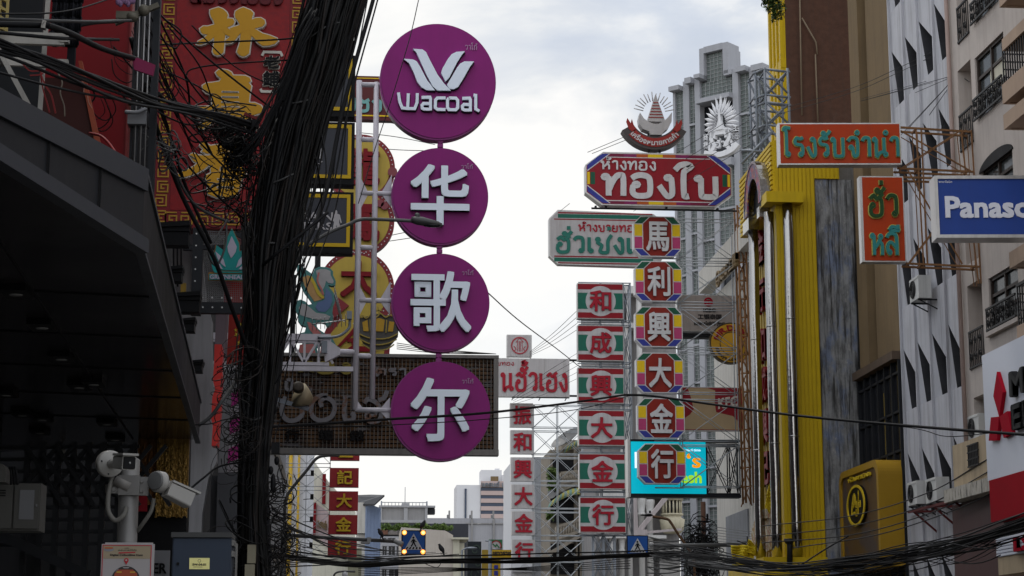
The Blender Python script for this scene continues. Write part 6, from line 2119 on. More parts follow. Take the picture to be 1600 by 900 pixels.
for k in range(6):
    y = 608 + k * 22
    b.use(MAG if k % 2 == 0 else WCL); b.slab(fr, [(360 - k * .6, y + 6), (383 - k * .4, y - 6), (383 - k * .4, y + 15.5), (360 - k * .6, y + 27.5)], -.02, 0)
b.build('cloth', t2)

# ---------- black and yellow framed signs
FY = mat('frame_yellow', (.52, .33, .006), .4, var=.05)
SLT = mat('slate_face', (.038, .040, .05), .4, var=.06)
GRYL = mat('grey_letter', (.42, .40, .41), .5)
for (x0, y0, x1, y1), l in zip(((436, -14, 553, 82), (430, 85, 555, 181), (424, 190, 554, 287), (416, 299, 552, 394)),
        ('topmost black sign with a yellow frame, cut by the frame edge', 'second black sign with a yellow frame, level with the top purple disc', 'third black sign with a yellow frame, with white strokes by the cables', 'lowest black yellow framed sign, with capitals and a pale standing figure')):
    fr = Fr((x0 + x1) / 2, (y0 + y1) / 2, Y=34)
    tt = thing('framed_sign', l, 'sign', tuple(fr.p((x0 + x1) / 2, y1)), 'black and yellow framed signs')
    b = MB(BLACK); b.rect(fr, x0, y0, x1, y1, -.35, 0); b.build('casing', tt)
    b = MB(SLT); b.rect(fr, x0 + 9.5, y0 + 9.5, x1 - 11, y1 - 14.5, .002, .006); b.build('face', tt)
    b = MB(FY); b.frame(fr, x0 + 4, y0 + 4, x1 - 5, y1 - 9, 5.5, .002, .02); b.build('yellow_frame', tt)
    b = MB(GRYL)
    if y0 > 290:
        b.text(fr, 'RAIN', 470, 345, 520, 331.5, .008, .02, .012); b.text(fr, 'TERS', 470, 359, 519, 347.5, .008, .02, .012); bo = b.build('lettering', tt)
        b = MB(GRYL); b.slab(fr, [(523, 328), (526, 328), (527, 331), (526.5, 333), (531, 335), (534, 347), (532.5, 348), (530, 341), (530, 347), (533, 358), (528, 358.5), (526, 350), (525, 358.5), (520, 358.5), (522, 346), (519, 344), (518, 338), (522, 333.5), (522.5, 332)], .008, .014); b.build('figure', tt)
    elif y0 > 180:
        b.rect(fr, 499, 232, 503.5, 248, .008, .02); b.stroke(fr, [(490, 252), (497, 257), (504, 252)], 1.5, .008, .02); b.build('lettering', tt)
    elif y0 > 80:
        b.stroke(fr, [(534, 119), (537, 121), (530, 129)], 1.5, .008, .02); b.build('lettering', tt)

# ---------- purple discs
YW = 40.0
WG = 'purple discs hanging in one column'
thai = 'วาโก้'
discs = [(684, 128, 92.5, 'largest purple disc, at the top, with a winged emblem and a Latin word', None), (687, 307, 77.5, 'second purple disc from the top, white character crossed by the lamp head', ('华', 641, 260, 733, 354)),
         (688, 473, 78.5, 'third purple disc from the top, with the densest white character', ('歌', 641, 426, 736, 521)), (688, 642.5, 79.5, 'lowest purple disc, in front of the rusty billboard, crossed by a black cable', ('尔', 641, 592, 733, 691))]
for cx, cy, r, l, ch in discs:
    fr = Fr(cx, cy, Y=YW)
    tt = thing('disc_sign', l, 'sign', tuple(fr.p(cx, cy + r, -.15)), WG)
    b = MB(PURPLE2); b.disc(fr, cx, cy, r - 2.2, -.30, -.01, 72); b.build('rim', tt)
    b = MB(PURPLE); b.disc(fr, cx + 1.2, cy - 1.2, r - 3.4, -.009, .03, 72); b.build('face', tt)
    b = MB(PURPLE2); b.ring(fr, cx + .2, cy - .2, r - 4.2, r - 1.6, -.012, .008, 72); b.build('edge', tt)
    if ch:
        c, x0, y0, x1, y1 = ch
        b = MB(LETW); b.text(fr, c, x0, y1, x1, y0, .04, .17, .017, side=BLACK, res=3); b.build('lettering', tt)
        b = MB(mat('small_mauve', (.42, .22, .38), .4)); b.text(fr, thai, cx + 33, cy - 43, cx + 52, cy - 52, .032, .045, .012); b.build('small_lettering', tt)
    else:
        Z = lambda pl: [(400 + x / 3, y / 3) for x, y in pl]
        b = MB(LETW)
        fe_ = [[(688, 289), (735, 291), (752, 300), (768, 325), (800, 385), (838, 433), (800, 433), (775, 420), (755, 395), (735, 345), (715, 308)],
               [(733, 241), (778, 243), (795, 255), (812, 290), (850, 360), (880, 400), (912, 432), (850, 433), (828, 415), (800, 365), (765, 290), (750, 258)],
               [(977, 246), (962, 264), (940, 300), (905, 370), (887, 390), (866, 350), (872, 330), (897, 285), (915, 262), (937, 250)],
               [(1020, 293), (1000, 320), (970, 375), (945, 415), (925, 425), (905, 423), (894, 405), (915, 370), (940, 325), (955, 305), (975, 294)]]
        for p in fe_: b.slab(fr, Z(p), .04, .15)
        for k in range(len(b.f)):
            pass
        b.build('emblem', tt)
        b = MB(BLACK)
        for p in fe_: b.slab(fr, [(x + 1.0, y + 1.2) for x, y in Z(p)], .031, .10)
        b.build('emblem_shadow_box', tt)
        wst = [[(668, 446), (675, 490), (687, 517), (712, 519)], [(714, 449), (712, 517)], [(708, 519), (744, 519), (755, 490), (756, 447)],
               [(776, 466), (815, 464), (818, 472), (818, 526)], [(815, 494), (785, 494), (778, 502), (780, 516), (788, 520), (815, 520)],
               [(888, 466), (850, 467), (841, 476), (840, 512), (850, 520), (888, 520)], [(903, 466), (936, 466), (945, 476), (945, 510), (936, 520), (904, 520), (897, 510), (897, 476), (903, 466)],
               [(966, 466), (1000, 464), (1004, 472), (1004, 526)], [(1001, 494), (974, 494), (966, 502), (968, 516), (976, 520), (1001, 520)], [(1018, 449), (1029, 451), (1029, 514), (1046, 524)]]
        b = MB(LETW)
        for i, st in enumerate(wst): b.stroke(fr, Z(st), 4.6, .04, .13 + i * .0006)
        wo = b.build('lettering', tt)
        b = MB(BLACK)
        for i, st in enumerate(wst): b.stroke(fr, [(x + .7, y + .9) for x, y in Z(st)], 5.4, .031, .08 + i * .0006)
        b.build('letter_shadow_box', wo)
        b = MB(mat('small_mauve', (.42, .22, .38), .4)); b.text(fr, thai, 726, 78, 746, 66, .032, .045, .012); b.build('small_lettering', tt)
fr = Fr(640, 380, Y=YW + .18)
t2 = thing('pipe_gantry', 'white twin pipe frame holding the four purple discs', 'frame', tuple(fr.p(572, 640)))
b = MB(WHITEP)
sc = fr.sx
rp = 4.6 * sc
b.tube([fr.p(557.5, 124, 0), fr.p(560, 400, 0), fr.p(558.5, 637, 0)], rp, 14); b.tube([fr.p(585, 126, 0), fr.p(585, 620, 0)], rp * .95, 14)
b.build('upright', t2)
for y, x1 in ((130, 612), (218, 584), (303, 640), (388, 584), (470, 640), (555, 584), (637, 640)):
    b = MB(WHITEP); b.tube([fr.p(559, y, 0), fr.p(x1, y, 0)], rp * .85, 12); b.build('crosspipe', t2)
gus = [[(556, 615), (573, 637), (557, 637)], [(612, 618), (596, 637), (612, 655)], [(588, 118), (600, 108), (606, 150)]]
for y in (303, 470): gus += [[(560, y - 28), (574, y - 2), (574, y + 2), (560, y + 30)], [(611, y - 30), (594, y), (611, y + 22)]]
for g_ in gus:
    b = MB(WHITEP); b.slab(fr, g_, -.02, .02); b.build('gusset', t2)
for y in (218, 384, 552):
    b = MB(PURPLE2); b.rect(fr, 682, y, 691, y + 5, .05, .15); b.rect(fr, 682, y + 7, 691, y + 12, .05, .15); b.tube([fr.p(686, y - 3, .1), fr.p(686, y + 13, .1)], .05, 8); b.build('coupling', t2)
b = MB(WHITEP)
b.rect(fr, 330, 523, 520, 533, -.1, .05); b.rect(fr, 330, 566, 518, 571, -.1, .05); b.rect(fr, 330, 572, 556, 579, -.06, .04); b.rect(fr, 330, 568, 520, 571, -.6, -.5); b.rect(fr, 330, 524, 520, 530, -.6, -.5)
for k in range(6):
    x = 392 + k * 22
    b.bar(fr.p(x, 530, 0), fr.p(x, 568, 0), .05); b.bar(fr.p(x, 531 if k % 2 else 567, 0), fr.p(x + 22, 567 if k % 2 else 531, 0), .05)
b.tube([fr.p(515, 549, 0), fr.p(557, 549, 0)], rp * .9, 12); b.slab(fr, [(508, 533), (518, 533), (535, 545), (535, 554), (512, 566)], -.1, .08)
b.build('lattice_arm', t2)
b = MB(GREYST); b.rect(fr, 506, 535, 515, 553, .09, .2); b.rect(fr, 544, 489, 552, 501, .05, .2); b.tube(smooth_path([fr.p(549, 501, .1), fr.p(547, 515, .1), fr.p(530, 527, .1), fr.p(500, 529, .1)]), .03, 6); b.build('junction_box', t2)

# ---------- yellow gourd shaped sign 龍鳳大
YY = 57.0
fr = Fr(565, 380, Y=YY)
t2 = thing('gourd_sign', 'tall yellow gourd shaped sign with red studded rim and red characters', 'sign', tuple(fr.p(558, 600)))
RIM = mat('rim_red', (.20, .025, .03), .45, var=.06); YF = mat('gourd_yellow', (.42, .30, .05), .45, var=.05, streak=.12)
lobes = [(562, 262, 54), (562, 345, 54), (558, 450, 59)]
b = MB(RIM)
for i, (cx, cy, r) in enumerate(lobes): b.disc(fr, cx, cy, r, -.35 - i * .004, .0 + i * .002, 56)
b.slab(fr, [(505, 470), (520, 495), (505, 530), (500, 600), (608, 600), (612, 530), (622, 480), (600, 470)], -.33, .006)
b.build('rim', t2)
b = MB(YF)
for i, (cx, cy, r) in enumerate(lobes): b.disc(fr, cx, cy, r - 8, .008 + i * .002, .02 + i * .002, 48)
b.slab(fr, [(520, 478), (546, 478), (536, 500), (512, 530), (510, 598), (598, 598), (604, 530), (606, 505), (590, 478)], .015, .028); b.build('face', t2)
b = MB(OC['white'])
for cx, cy, r in lobes:
    for k in range(46):
        g = 2 * math.pi * k / 46
        if any((cx + (r - 4) * math.cos(g) - ox) ** 2 + (cy + (r - 4) * math.sin(g) - oy) ** 2 < (orr - 7) ** 2 for ox, oy, orr in lobes if (ox, oy) != (cx, cy)): continue
        b.disc(fr, cx + (r - 4) * math.cos(g), cy + (r - 4) * math.sin(g), 1.0, .008, .03, 6)
for k in range(8): b.disc(fr, 608 + (k % 2) * 3 - k * .2, 490 + k * 9, 1.0, .008, .03, 6)
b.build('bulb_row', t2)
for ch, x0, y0, x1, y1 in (('龍', 536, 232, 592, 290), ('鳳', 538, 320, 593, 378), ('大', 533, 409, 590, 465)):
    b = MB(LACQ); b.text(fr, ch, x0, y1, x1, y0, .03, .14, .025); b.build('lettering', t2)
KNP = mat('knob_pink', (.20, .05, .06), .45)
for c in ((612, 268), (598, 300), (593, 318), (600, 322)):
    b = MB(KNP); b.disc(fr, c[0], c[1], 7.5 if c[0] > 605 else 6, -.1, .12, 20); b.build('knob', t2)
b = MB(RIM); b.slab(fr, [(522, 460), (547, 478), (524, 498), (520, 480)], .03, .1); b.build('star_point', t2)
b = MB(LACQ); b.slab(fr, [(548, 520), (556, 510), (556, 520), (535, 540), (530, 540)], .03, .08); b.stroke(fr, [(545, 532), (552, 530), (556, 540), (548, 545)], 5, .03, .08); b.slab(fr, [(560, 540), (590, 540), (590, 548), (560, 548)], .03, .08); b.build('lower_stroke', t2)
fr = Fr(592, 515, Y=54)
t2 = thing('crown_emblem', 'openwork gold and grey crown hanging over the yellow gourd sign', 'emblem', tuple(fr.p(592, 548)))
OG = mat('old_gold', (.30, .22, .05), .5, var=.2); OGD = mat('dark_bronze', (.07, .065, .06), .5, var=.2); AMB = mat('amber_panel', (.42, .24, .02), .4)
b = MB(OGD); b.slab(fr, [(560, 498), (575, 494), (592, 490), (610, 494), (624, 498), (622, 525), (610, 540), (598, 547), (584, 547), (570, 540), (562, 525)], -.15, 0); b.build('body', t2)
b = MB(AMB); b.slab(fr, [(566, 504), (574, 500), (576, 518), (568, 518)], .004, .03); b.slab(fr, [(582, 500), (592, 497), (601, 500), (599, 518), (584, 518)], .004, .03); b.slab(fr, [(608, 502), (616, 503), (614, 518), (606, 518)], .004, .03); b.build('panel', t2)
b = MB(OG)
for pts in ([(560, 522), (575, 528), (592, 530), (608, 528), (622, 521)], [(562, 530), (576, 537), (592, 539), (608, 536), (620, 530)], [(566, 538), (580, 546), (592, 548), (606, 545), (616, 538)], [(560, 498), (566, 494), (572, 498), (580, 492), (588, 496), (594, 490), (602, 496), (610, 492), (618, 497), (624, 495)], [(578, 500), (579, 520)], [(604, 500), (603, 520)], [(590, 480), (592, 490)], [(586, 486), (597, 485)]):
    b.stroke(fr, pts, 1.8, .004, .06, 3)
b.build('tracery', t2)
# ---------- teal and pink bird shaped sign
fr = Fr(495, 480, Y=52)
t2 = thing('bird_sign', 'painted bird shaped sign with teal edging beside the yellow gourd sign', 'sign', tuple(fr.p(495, 600)))
Zb = lambda pl: [(450 + x / 5.625, 400 + y / 5.625) for x, y in pl]
body = [(75, 80), (110, 72), (130, 110), (160, 125), (210, 160), (230, 110), (270, 92), (330, 95), (365, 105), (390, 130), (390, 165), (415, 215), (410, 255), (380, 260), (345, 250), (375, 290), (410, 340), (412, 390), (395, 440), (390, 490), (400, 540), (380, 600), (345, 620), (330, 590), (270, 575), (240, 590), (270, 640), (330, 680), (400, 730), (440, 800), (400, 830), (330, 760), (260, 800), (280, 900), (90, 900), (100, 820), (140, 760), (110, 680), (150, 670), (165, 620), (120, 610), (90, 570), (90, 520), (60, 470), (65, 400), (110, 385), (150, 400), (180, 430), (215, 420), (180, 370), (140, 320), (110, 260), (100, 220), (85, 180), (70, 130)]
b = MB(mat('bird_teal', (.07, .21, .20), .5, var=.1, streak=.2)); b.slab(fr, Zb(body), -.25, 0); b.build('edging', t2)
b = MB(mat('bird_pale', (.34, .33, .33), .5, var=.1))
b.slab(fr, Zb([(240, 130), (275, 112), (330, 115), (368, 130), (370, 165), (398, 220), (392, 240), (350, 235), (330, 215), (320, 260), (300, 300), (260, 220)]), .004, .012); b.slab(fr, Zb([(120, 420), (160, 430), (200, 460), (250, 500), (330, 510), (375, 530), (360, 560), (250, 560), (170, 540), (110, 520), (95, 460)]), .004, .012); b.build('plumage', t2)
b = MB(mat('bird_orange', (.42, .25, .10), .5, var=.15)); b.slab(fr, Zb([(120, 190), (170, 170), (205, 190), (250, 280), (310, 340), (320, 370), (290, 385), (230, 400), (180, 330), (140, 260)]), .004, .014); b.build('wing', t2)
b = MB(mat('bird_yellow', (.48, .36, .04), .5)); b.stroke(fr, Zb([(190, 180), (230, 250), (265, 330), (310, 368)]), 4.5, .015, .03, 4); b.build('wing_band', t2)
b = MB(mat('bird_blue', (.10, .15, .28), .5, var=.1)); b.slab(fr, Zb([(330, 280), (380, 330), (390, 390), (370, 450), (330, 490), (270, 490), (240, 450), (260, 410), (320, 385)]), .004, .013); b.build('breast', t2)
b = MB(mat('bird_pink', (.42, .14, .13), .5)); b.stroke(fr, Zb([(265, 145), (255, 220), (290, 290), (310, 340)]), 2.6, .016, .03, 4); b.build('pink_feathers', t2)
b = MB(mat('bird_pink', (.42, .14, .13), .5)); b.slab(fr, Zb([(170, 580), (200, 585), (300, 680), (230, 690), (190, 640)]), .004, .012); b.build('pink_feathers', t2)
b = MB(mat('bird_pink', (.42, .14, .13), .5)); b.slab(fr, Zb([(110, 780), (230, 770), (260, 890), (100, 890)]), .004, .012); b.build('pink_feathers', t2)
b = MB(DARK); b.rect(fr, 453, 425, 461, 700, -.6, -.4); b.rect(fr, 490, 340, 499, 430, -.6, -.4); b.build('post', t2)
# ---------- maroon sign behind the top disc
fr = Fr(545, 152, Y=60)
t2 = thing('maroon_sign', 'dark maroon sign with teal letters, behind the white pipe frame', 'sign', tuple(fr.p(545, 187)))
b = MB(mat('maroon_face', (.09, .018, .02), .5, var=.1)); b.rect(fr, 480, 118, 640, 187, -.3, 0); b.build('face', t2)
b = MB(OC['yellow']); b.rect(fr, 482, 121, 638, 122.5, .003, .02); b.rect(fr, 482, 179, 638, 181, .003, .02); b.build('line', t2)
b = MB(mat('pale_teal', (.16, .36, .35), .5)); b.text(fr, 'ห้าง', 505, 176, 556, 140, .003, .05, .03); b.text(fr, 'ฮว', 557, 176, 597, 153, .003, .05, .04); b.build('lettering', t2)
# TV aerials
ANT = mat('aerial_metal', (.45, .45, .45), .4, metal=.6)
for (p0, p1, l) in (((488, 507), (540, 500), 'thin comb aerial slanting beside the bird shaped sign'), ((523, 457), (532, 492), 'upright comb aerial leaning between the bird sign and the pipes'),):
    b = MB(ANT)
    a_, c_ = P(p0[0], p0[1], 50), P(p1[0], p1[1], 50)
    b.tube([a_, c_], .018, 5)
    for k in range(9):
        m_ = a_.lerp(c_, k / 8); b.tube([m_ + Vector((0, -.2, .12)), m_ + Vector((0, .2, -.12))], .01, 4)
    one(b, 'aerial', l, 'aerial')

# ---------- rusty old billboard behind wire mesh
YBB = 48.0
fr = Fr(604, 632, Y=YBB)
t2 = thing('rusty_billboard', 'wide rusted billboard of corrugated strips behind wire mesh', 'billboard', tuple(fr.p(604, 711)))
RST = mat('rust_strip', (.12, .066, .034), .85, var=.4, scale=2.2, bump=.3, patch=[((.05, .035, .03), .8, (1.2, 1, 1), 1.5, .5, .56), ((.17, .175, .19), .75, (.7, 1, 2), 1.6, .55, .6)])
b = MB(RST)
for k in range(22):
    y = 559 + k * 6.4
    b.slab(fr, [(395, y), (777, y), (777, y + 4.6), (395, y + 4.6)], -.12, -.06)
b.build('corrugated_strip', t2)
b = MB(mat('rust_back', (.012, .009, .007), .9)); b.rect(fr, 395, 558, 777, 702, -.22, -.14); b.build('backing', t2)
b = MB(mat('billboard_frame', (.19, .18, .17), .5, metal=.3, var=.1, streak=.4)); b.rect(fr, 392, 553, 780, 558, -.3, .06); b.rect(fr, 392, 701, 780, 710, -.3, .06); b.rect(fr, 772, 558.1, 779.5, 700.9, -.3, .05); b.build('frame', t2)
b = MB(mat('mesh_wire', (.17, .16, .145), .6, metal=.3))
k = 0
x = 396
while x < 771:
    b.bar(fr.p(x, 558, -.02), fr.p(x, 701, -.02), .017, .012); x += 6.1
for y in (610, 665): b.bar(fr.p(395, y, -.03), fr.p(771, y, -.03), .012)
b.build('wire_mesh', t2)
FAD = mat('faded_letter', (.18, .175, .185), .6, metal=.2, var=.15, patch=[((.16, .07, .03), .8, (1, 1, 1), 1.8, .53, .58)])
b = MB(FAD)
Zr = lambda pl: [(420 + x / 4.5, 520 + y / 4.5) for x, y in pl]
for st, w in (([(375, 530), (365, 490), (400, 465), (450, 490), (465, 540), (440, 600), (370, 625), (315, 600), (300, 540), (320, 480), (370, 450), (410, 450)], 7), ([(540, 450), (530, 560), (545, 620), (590, 615), (600, 585), (580, 570)], 7), ([(700, 600), (720, 580), (745, 580), (740, 560), (700, 560), (690, 600), (720, 630), (780, 615), (790, 560), (760, 500), (700, 470), (670, 500)], 7), ([(120, 460), (95, 560), (130, 620), (190, 625), (235, 590), (240, 540)], 7), ([(250, 430), (290, 400), (270, 440)], 6), ([(40, 450), (45, 510), (75, 520)], 7), ([(770, 480), (810, 460), (830, 410)], 7), ([(125, 345), (160, 345), (155, 405), (125, 405), (125, 350)], 5)):
    b.stroke(fr, Zr(st), w, .0, .10, 3)
b.build('big_lettering', t2)
b = MB(mat('tarnished_yellow', (.24, .19, .04), .5)); b.text(fr, 'ทอง', 459, 587, 548, 566, .0, .1, .06); b.build('yellow_lettering', t2)
b = MB(FAD); b.text(fr, 'ตรา', 586, 589, 634, 575, .0, .1, .03); b.build('grey_lettering', t2)
b = MB(mat('charred_letter', (.015, .014, .014), .8)); b.text(fr, '鐘', 499, 688, 522, 672, -.02, .06, .02); b.build('dark_lettering', t2)
for c_, x_ in (('錶', 547), ('行', 447)):
    b = MB(mat('charred_letter', (.015, .014, .014), .8)); b.text(fr, c_, x_, 690, x_ + 23, 673, -.02, .06, .02); b.build('dark_lettering', t2)
# siren horn on its bracket
fr = Fr(470, 620, Y=45)
t2 = thing('horn_speaker', 'cream horn loudspeaker on a grey bar in front of the rusty billboard', 'loudspeaker', tuple(fr.p(470, 635)))
b = MB(mat('horn_cream', (.34, .28, .18), .6, var=.1)); c = fr.p(470, 620, .2)
ax = (fr.u * .8 - up * .35 - fr.n * .5).normalized()
def cone(b, c, ax, prof, n=18):
    u_ = ax.orthogonal().normalized(); v_ = ax.cross(u_)
    vs, fs = [], []
    for r, h in prof:
        for k in range(n): vs.append(c + ax * h + (u_ * math.cos(2 * math.pi * k / n) + v_ * math.sin(2 * math.pi * k / n)) * r)
    for i in range(len(prof) - 1):
        for k in range(n): fs.append((i * n + k, i * n + (k + 1) % n, (i + 1) * n + (k + 1) % n, (i + 1) * n + k))
    fs += [tuple(range(n)), tuple(range((len(prof) - 1) * n, len(prof) * n))]
    b.add(vs, fs, True)
cone(b, c, ax, [(.30, -.05), (.22, .12), (.12, .28)]); b.build('bell', t2)
b = MB(mat('horn_driver', (.05, .04, .03), .6)); cone(b, c + fr.u * -.05 + up * .14 + fr.n * .15, (fr.n + up * .4).normalized(), [(.13, 0), (.13, .12), (.09, .14)]); b.build('driver', t2)
b = MB(GREYST); b.bar(fr.p(420, 622, .1), fr.p(483, 640, .1), .06, .1); b.build('bar', t2)

# ---------- street lamp in front of the discs
fr = Fr(620, 345, Y=31)
t2 = thing('street_lamp', 'grey cobra head street lamp whose arm crosses the second purple disc', 'street lamp', tuple(fr.p(400, 1120)))
LMP = mat('lamp_grey', (.085, .085, .085), .5, metal=.3, var=.1)
b = MB(LMP)
pts = smooth_path([fr.p(392, 445, 0), fr.p(440, 412, 0), fr.p(510, 368, 0), fr.p(545, 352, 0), fr.p(556, 346, 0)], 5) + smooth_path([fr.p(566, 343.6, 0), fr.p(580, 343, 0), fr.p(655, 345, 0)], 4)
b.tube([fr.p(404, 1120, 0), fr.p(398, 640, 0), fr.p(392, 445, 0)], .06, 8); b.tube(pts, .03, 8); b.build('arm', t2)
b = MB(LMP)
hd = []
for (x, y, rx, rz) in ((643, 343, .06, .05), (650, 344, .09, .07), (660, 345, .10, .075), (672, 347, .10, .06), (685, 349, .07, .045), (691, 350.5, .03, .03)):
    c = fr.p(x, y, 0); hd.append([c + Vector((0, rx * math.cos(2 * math.pi * k / 12), rz * math.sin(2 * math.pi * k / 12))) for k in range(12)])
vs = [v for r in hd for v in r]
fs = [(i * 12 + k, i * 12 + (k + 1) % 12, (i + 1) * 12 + (k + 1) % 12, (i + 1) * 12 + k) for i in range(5) for k in range(12)] + [tuple(range(12)), tuple(range(60, 72))]
b.add(vs, fs, True); b.lathe(fr.p(652, 339, 0), [(.045, -.03), (.045, .05), (.03, .07)], 10); b.build('lamp_head', t2)
b = MB(GLASSD); b.blob(fr.p(676, 351.5, 0), .16, .07, .03, 10, 6); b.build('lens', t2)

# ---------- red signs with gold characters, far left row
RSG = 'red gold shop signs down one mast'
RSF = mat('far_sign_red', (.27, .020, .024), .5, var=.06, streak=.15)
for (ch, x, y), l in zip((('金', 516.5, 689), ('記', 515, 731), ('大', 514, 767.5), ('金', 513, 804.5), ('行', 512, 840.5)), ('red sign with a gold character half hidden by the rusty billboard', 'second red sign with a gold many stroke character', 'middle red sign with a gold three stroke character', 'fourth red sign with a gold roof shaped character', 'lowest red sign with a gold character, crossed by wires')):
    fr = Fr(x + 22, y + 15, Y=84)
    tt = thing('red_sign', l, 'sign', tuple(fr.p(x + 22, y + 30)), RSG)
    b = MB(RSF); b.rect(fr, x, y, x + 45.5, y + 30, -.4, 0); b.build('casing', tt)
    b = MB(mat('gold_far', (.50, .32, .02), .45)); b.text(fr, ch, x + 11.5, y + 26, x + 36, y + 4, .005, .08, .024); b.build('lettering', tt)
fr = Fr(475, 780, Y=84.3)
t2 = thing('lattice_mast', 'thin grey lattice left of the red and gold signs, with small floodlights', 'lattice', tuple(fr.p(440, 900)))
b = MB(LTRUSS); truss(b, fr, 436, 516, [688, 724, 730, 760, 766, 797, 803, 834, 840, 870], .018, 0, [438, 478, 515]); b.build('bracing', t2)
b = MB(BLACK)
for y in (740, 777, 812, 852):
    b = MB(BLACK); b.rect(fr, 485, y - 4, 490, y + 4, .1, .4); b.bar(fr.p(474, y + 4, .2), fr.p(486, y + 3, .2), .03); b.build('floodlight', t2)
# buildings of the far left row
simpleL = MB(mat('far_white_wall', (.62, .63, .67), .75, var=.05, streak=.3))
fr = Fr(455, 800, Y=96)
t2 = thing('white_pipe_building', 'white building with two yellow pipes up its front', 'building', (fr.o.x, fr.o.y, 0))
simpleL.rect(fr, 380, 640, 483, 1060, -10, 0); simpleL.build('wall', t2)
b = MB(mat('pipe_yellow', (.50, .32, .03), .5)); b.tube([fr.p(453, 640, .15), fr.p(452, 1050, .15)], .10, 8); b.tube([fr.p(466, 640, .15), fr.p(465, 1050, .15)], .06, 8); b.build('pipe', t2)
b = MB(mat('faded_blue_panel', (.36, .37, .44), .7)); b.rect(fr, 430, 640, 446, 1050, .02, .2); b.build('panel', t2)
fr = Fr(515, 800, Y=110)
t2 = thing('cream_tiled_building', 'cream tiled building with a sloping parapet and red uprights', 'building', (fr.o.x, fr.o.y, 0))
b = MB(mat('cream_tile', (.64, .62, .52), .6, var=.05, streak=.25)); b.slab(fr, [(484, 716), (492, 724), (512, 752), (556, 800), (556, 1060), (484, 1060)], -10, 0); b.build('wall', t2)
b = MB(LACQ); b.rect(fr, 503, 741, 508.5, 788, .02, .3); b.rect(fr, 488, 786, 494, 838, .02, .3); b.build('red_upright', t2)
b = MB(mat('pale_pink_panel', (.46, .36, .36), .7)); b.slab(fr, [(495, 788), (513, 800), (513, 855), (495, 838)], .01, .1); b.build('pink_panel', t2)
b = MB(GOLDL); b.text(fr, 'ทองคำ', 497, 827, 512, 812, .11, .2, .03, skew=6); b.build('lettering', t2)
b = MB(mat('awning_drab', (.24, .23, .16), .8)); b.rect(fr, 545, 868, 566, 905, .3, .6); b.rect(fr, 555, 857, 566, 867, .3, .6); b.build('awning', t2)
# mast lamp arm in front of these (curving from the left pole up to the billboard)
fr = Fr(480, 760, Y=66)
t2 = thing('street_lamp', 'thin curved lamp arm rising beside the red and gold signs', 'street lamp', tuple(fr.p(446, 1060)))
b = MB(LMP); b.tube([fr.p(447, 1060, 0), fr.p(446, 800, 0)] + smooth_path([fr.p(446, 790, 0), fr.p(451, 771, 0), fr.p(478, 736, 0), fr.p(494, 716, 0), fr.p(510, 711.5, 0), fr.p(530, 711, 0)]), .055, 8); b.build('arm', t2)
fr = Fr(540, 895, Y=80)
t2 = thing('street_lamp', 'small hooked lamp with a white head at the bottom, below the red signs', 'street lamp', tuple(fr.p(540, 1040)))
b = MB(LMP); b.tube([fr.p(520, 1040, 0)] + smooth_path([fr.p(520, 905, 0), fr.p(524, 896, 0), fr.p(534, 893, 0), fr.p(555, 893, 0)]), .04, 6); b.build('arm', t2)
b = MB(OC['white']); b.blob(fr.p(539, 898, 0), .12, .1, .14); b.build('lamp_head', t2)
# ================================================================ CROSSING SIGNS
SBL = mat('crossing_blue', (.015, .085, .33), .4, var=.04)
SWH = mat('crossing_white', (.48, .49, .50), .5, var=.04)
AMBL = mat('amber_lamp', (1.0, .30, .03), .4, var=0, emit=1.6)
AMBC = mat('amber_core', (1.0, .62, .22), .4, var=0, emit=1.8)
def crossing(name, label, x0, y0, x1, y1, Y, rot, lamps):
    fr = Fr((x0 + x1) / 2, (y0 + y1) / 2, Y=Y, rot=rot)
    t = thing(name, label, 'traffic sign', tuple(fr.p((x0 + x1) / 2, y1, 0)))
    w, h = x1 - x0, y1 - y0
    Q = lambda a, c: (x0 + w * a, y0 + h * c)
    b = MB(BLACK); b.rect(fr, x0, y0, x1, y1, -.12, 0); b.build('casing', t)
    b = MB(SBL); b.slab(fr, [Q(.04, .04), Q(.96, .04), Q(.96, .96), Q(.04, .96)], .002, .008); b.build('face', t)
    b = MB(SWH); b.slab(fr, [Q(.5, .13), Q(.88, .79), Q(.12, .79)], .009, .014); b.build('triangle', t)
    b = MB(BLACK)
    b.disc(fr, *Q(.49, .30), w * .045, .015, .02, 12)
    b.slab(fr, [Q(.46, .36), Q(.53, .36), Q(.55, .50), Q(.49, .53), Q(.44, .50)], .015, .02)
    b.stroke(fr, [Q(.47, .38), Q(.40, .46), Q(.41, .50)], w * .035, .0152, .02); b.stroke(fr, [Q(.53, .38), Q(.58, .46), Q(.63, .47)], w * .035, .0152, .02)
    b.stroke(fr, [Q(.48, .5), Q(.45, .58), Q(.39, .66)], w * .055, .0154, .02); b.stroke(fr, [Q(.51, .5), Q(.55, .58), Q(.60, .67)], w * .055, .0154, .02)
    for k in range(5):
        a = .20 + k * .125
        b.slab(fr, [Q(a + .03, .68), Q(a + .09, .68), Q(a + .065 + .02 * (k - 2), .77), Q(a - .015 + .02 * (k - 2), .77)], .015, .02)
    b.build('pedestrian', t)
    if lamps:
        for a, c in ((.11, .10), (.89, .10), (.11, .88), (.89, .88)):
            l = MB(AMBL); l.disc(fr, *Q(a, c), w * .095, .01, .06, 24); lo = l.build('amber_lamp', t)
            l = MB(AMBC); l.disc(fr, *Q(a, c), w * .062, .061, .07, 20); l.build('lamp_core', lo)
    return t, fr
t, fr = crossing('crossing_sign', 'blue pedestrian crossing sign with four lit amber lamps', 627.5, 828.5, 665, 867, 61, 3, True)
b = MB(LMP); b.tube([fr.p(440, 837, -.15), fr.p(622, 846, -.15)], .06, 8); b.build('mast_arm', t)
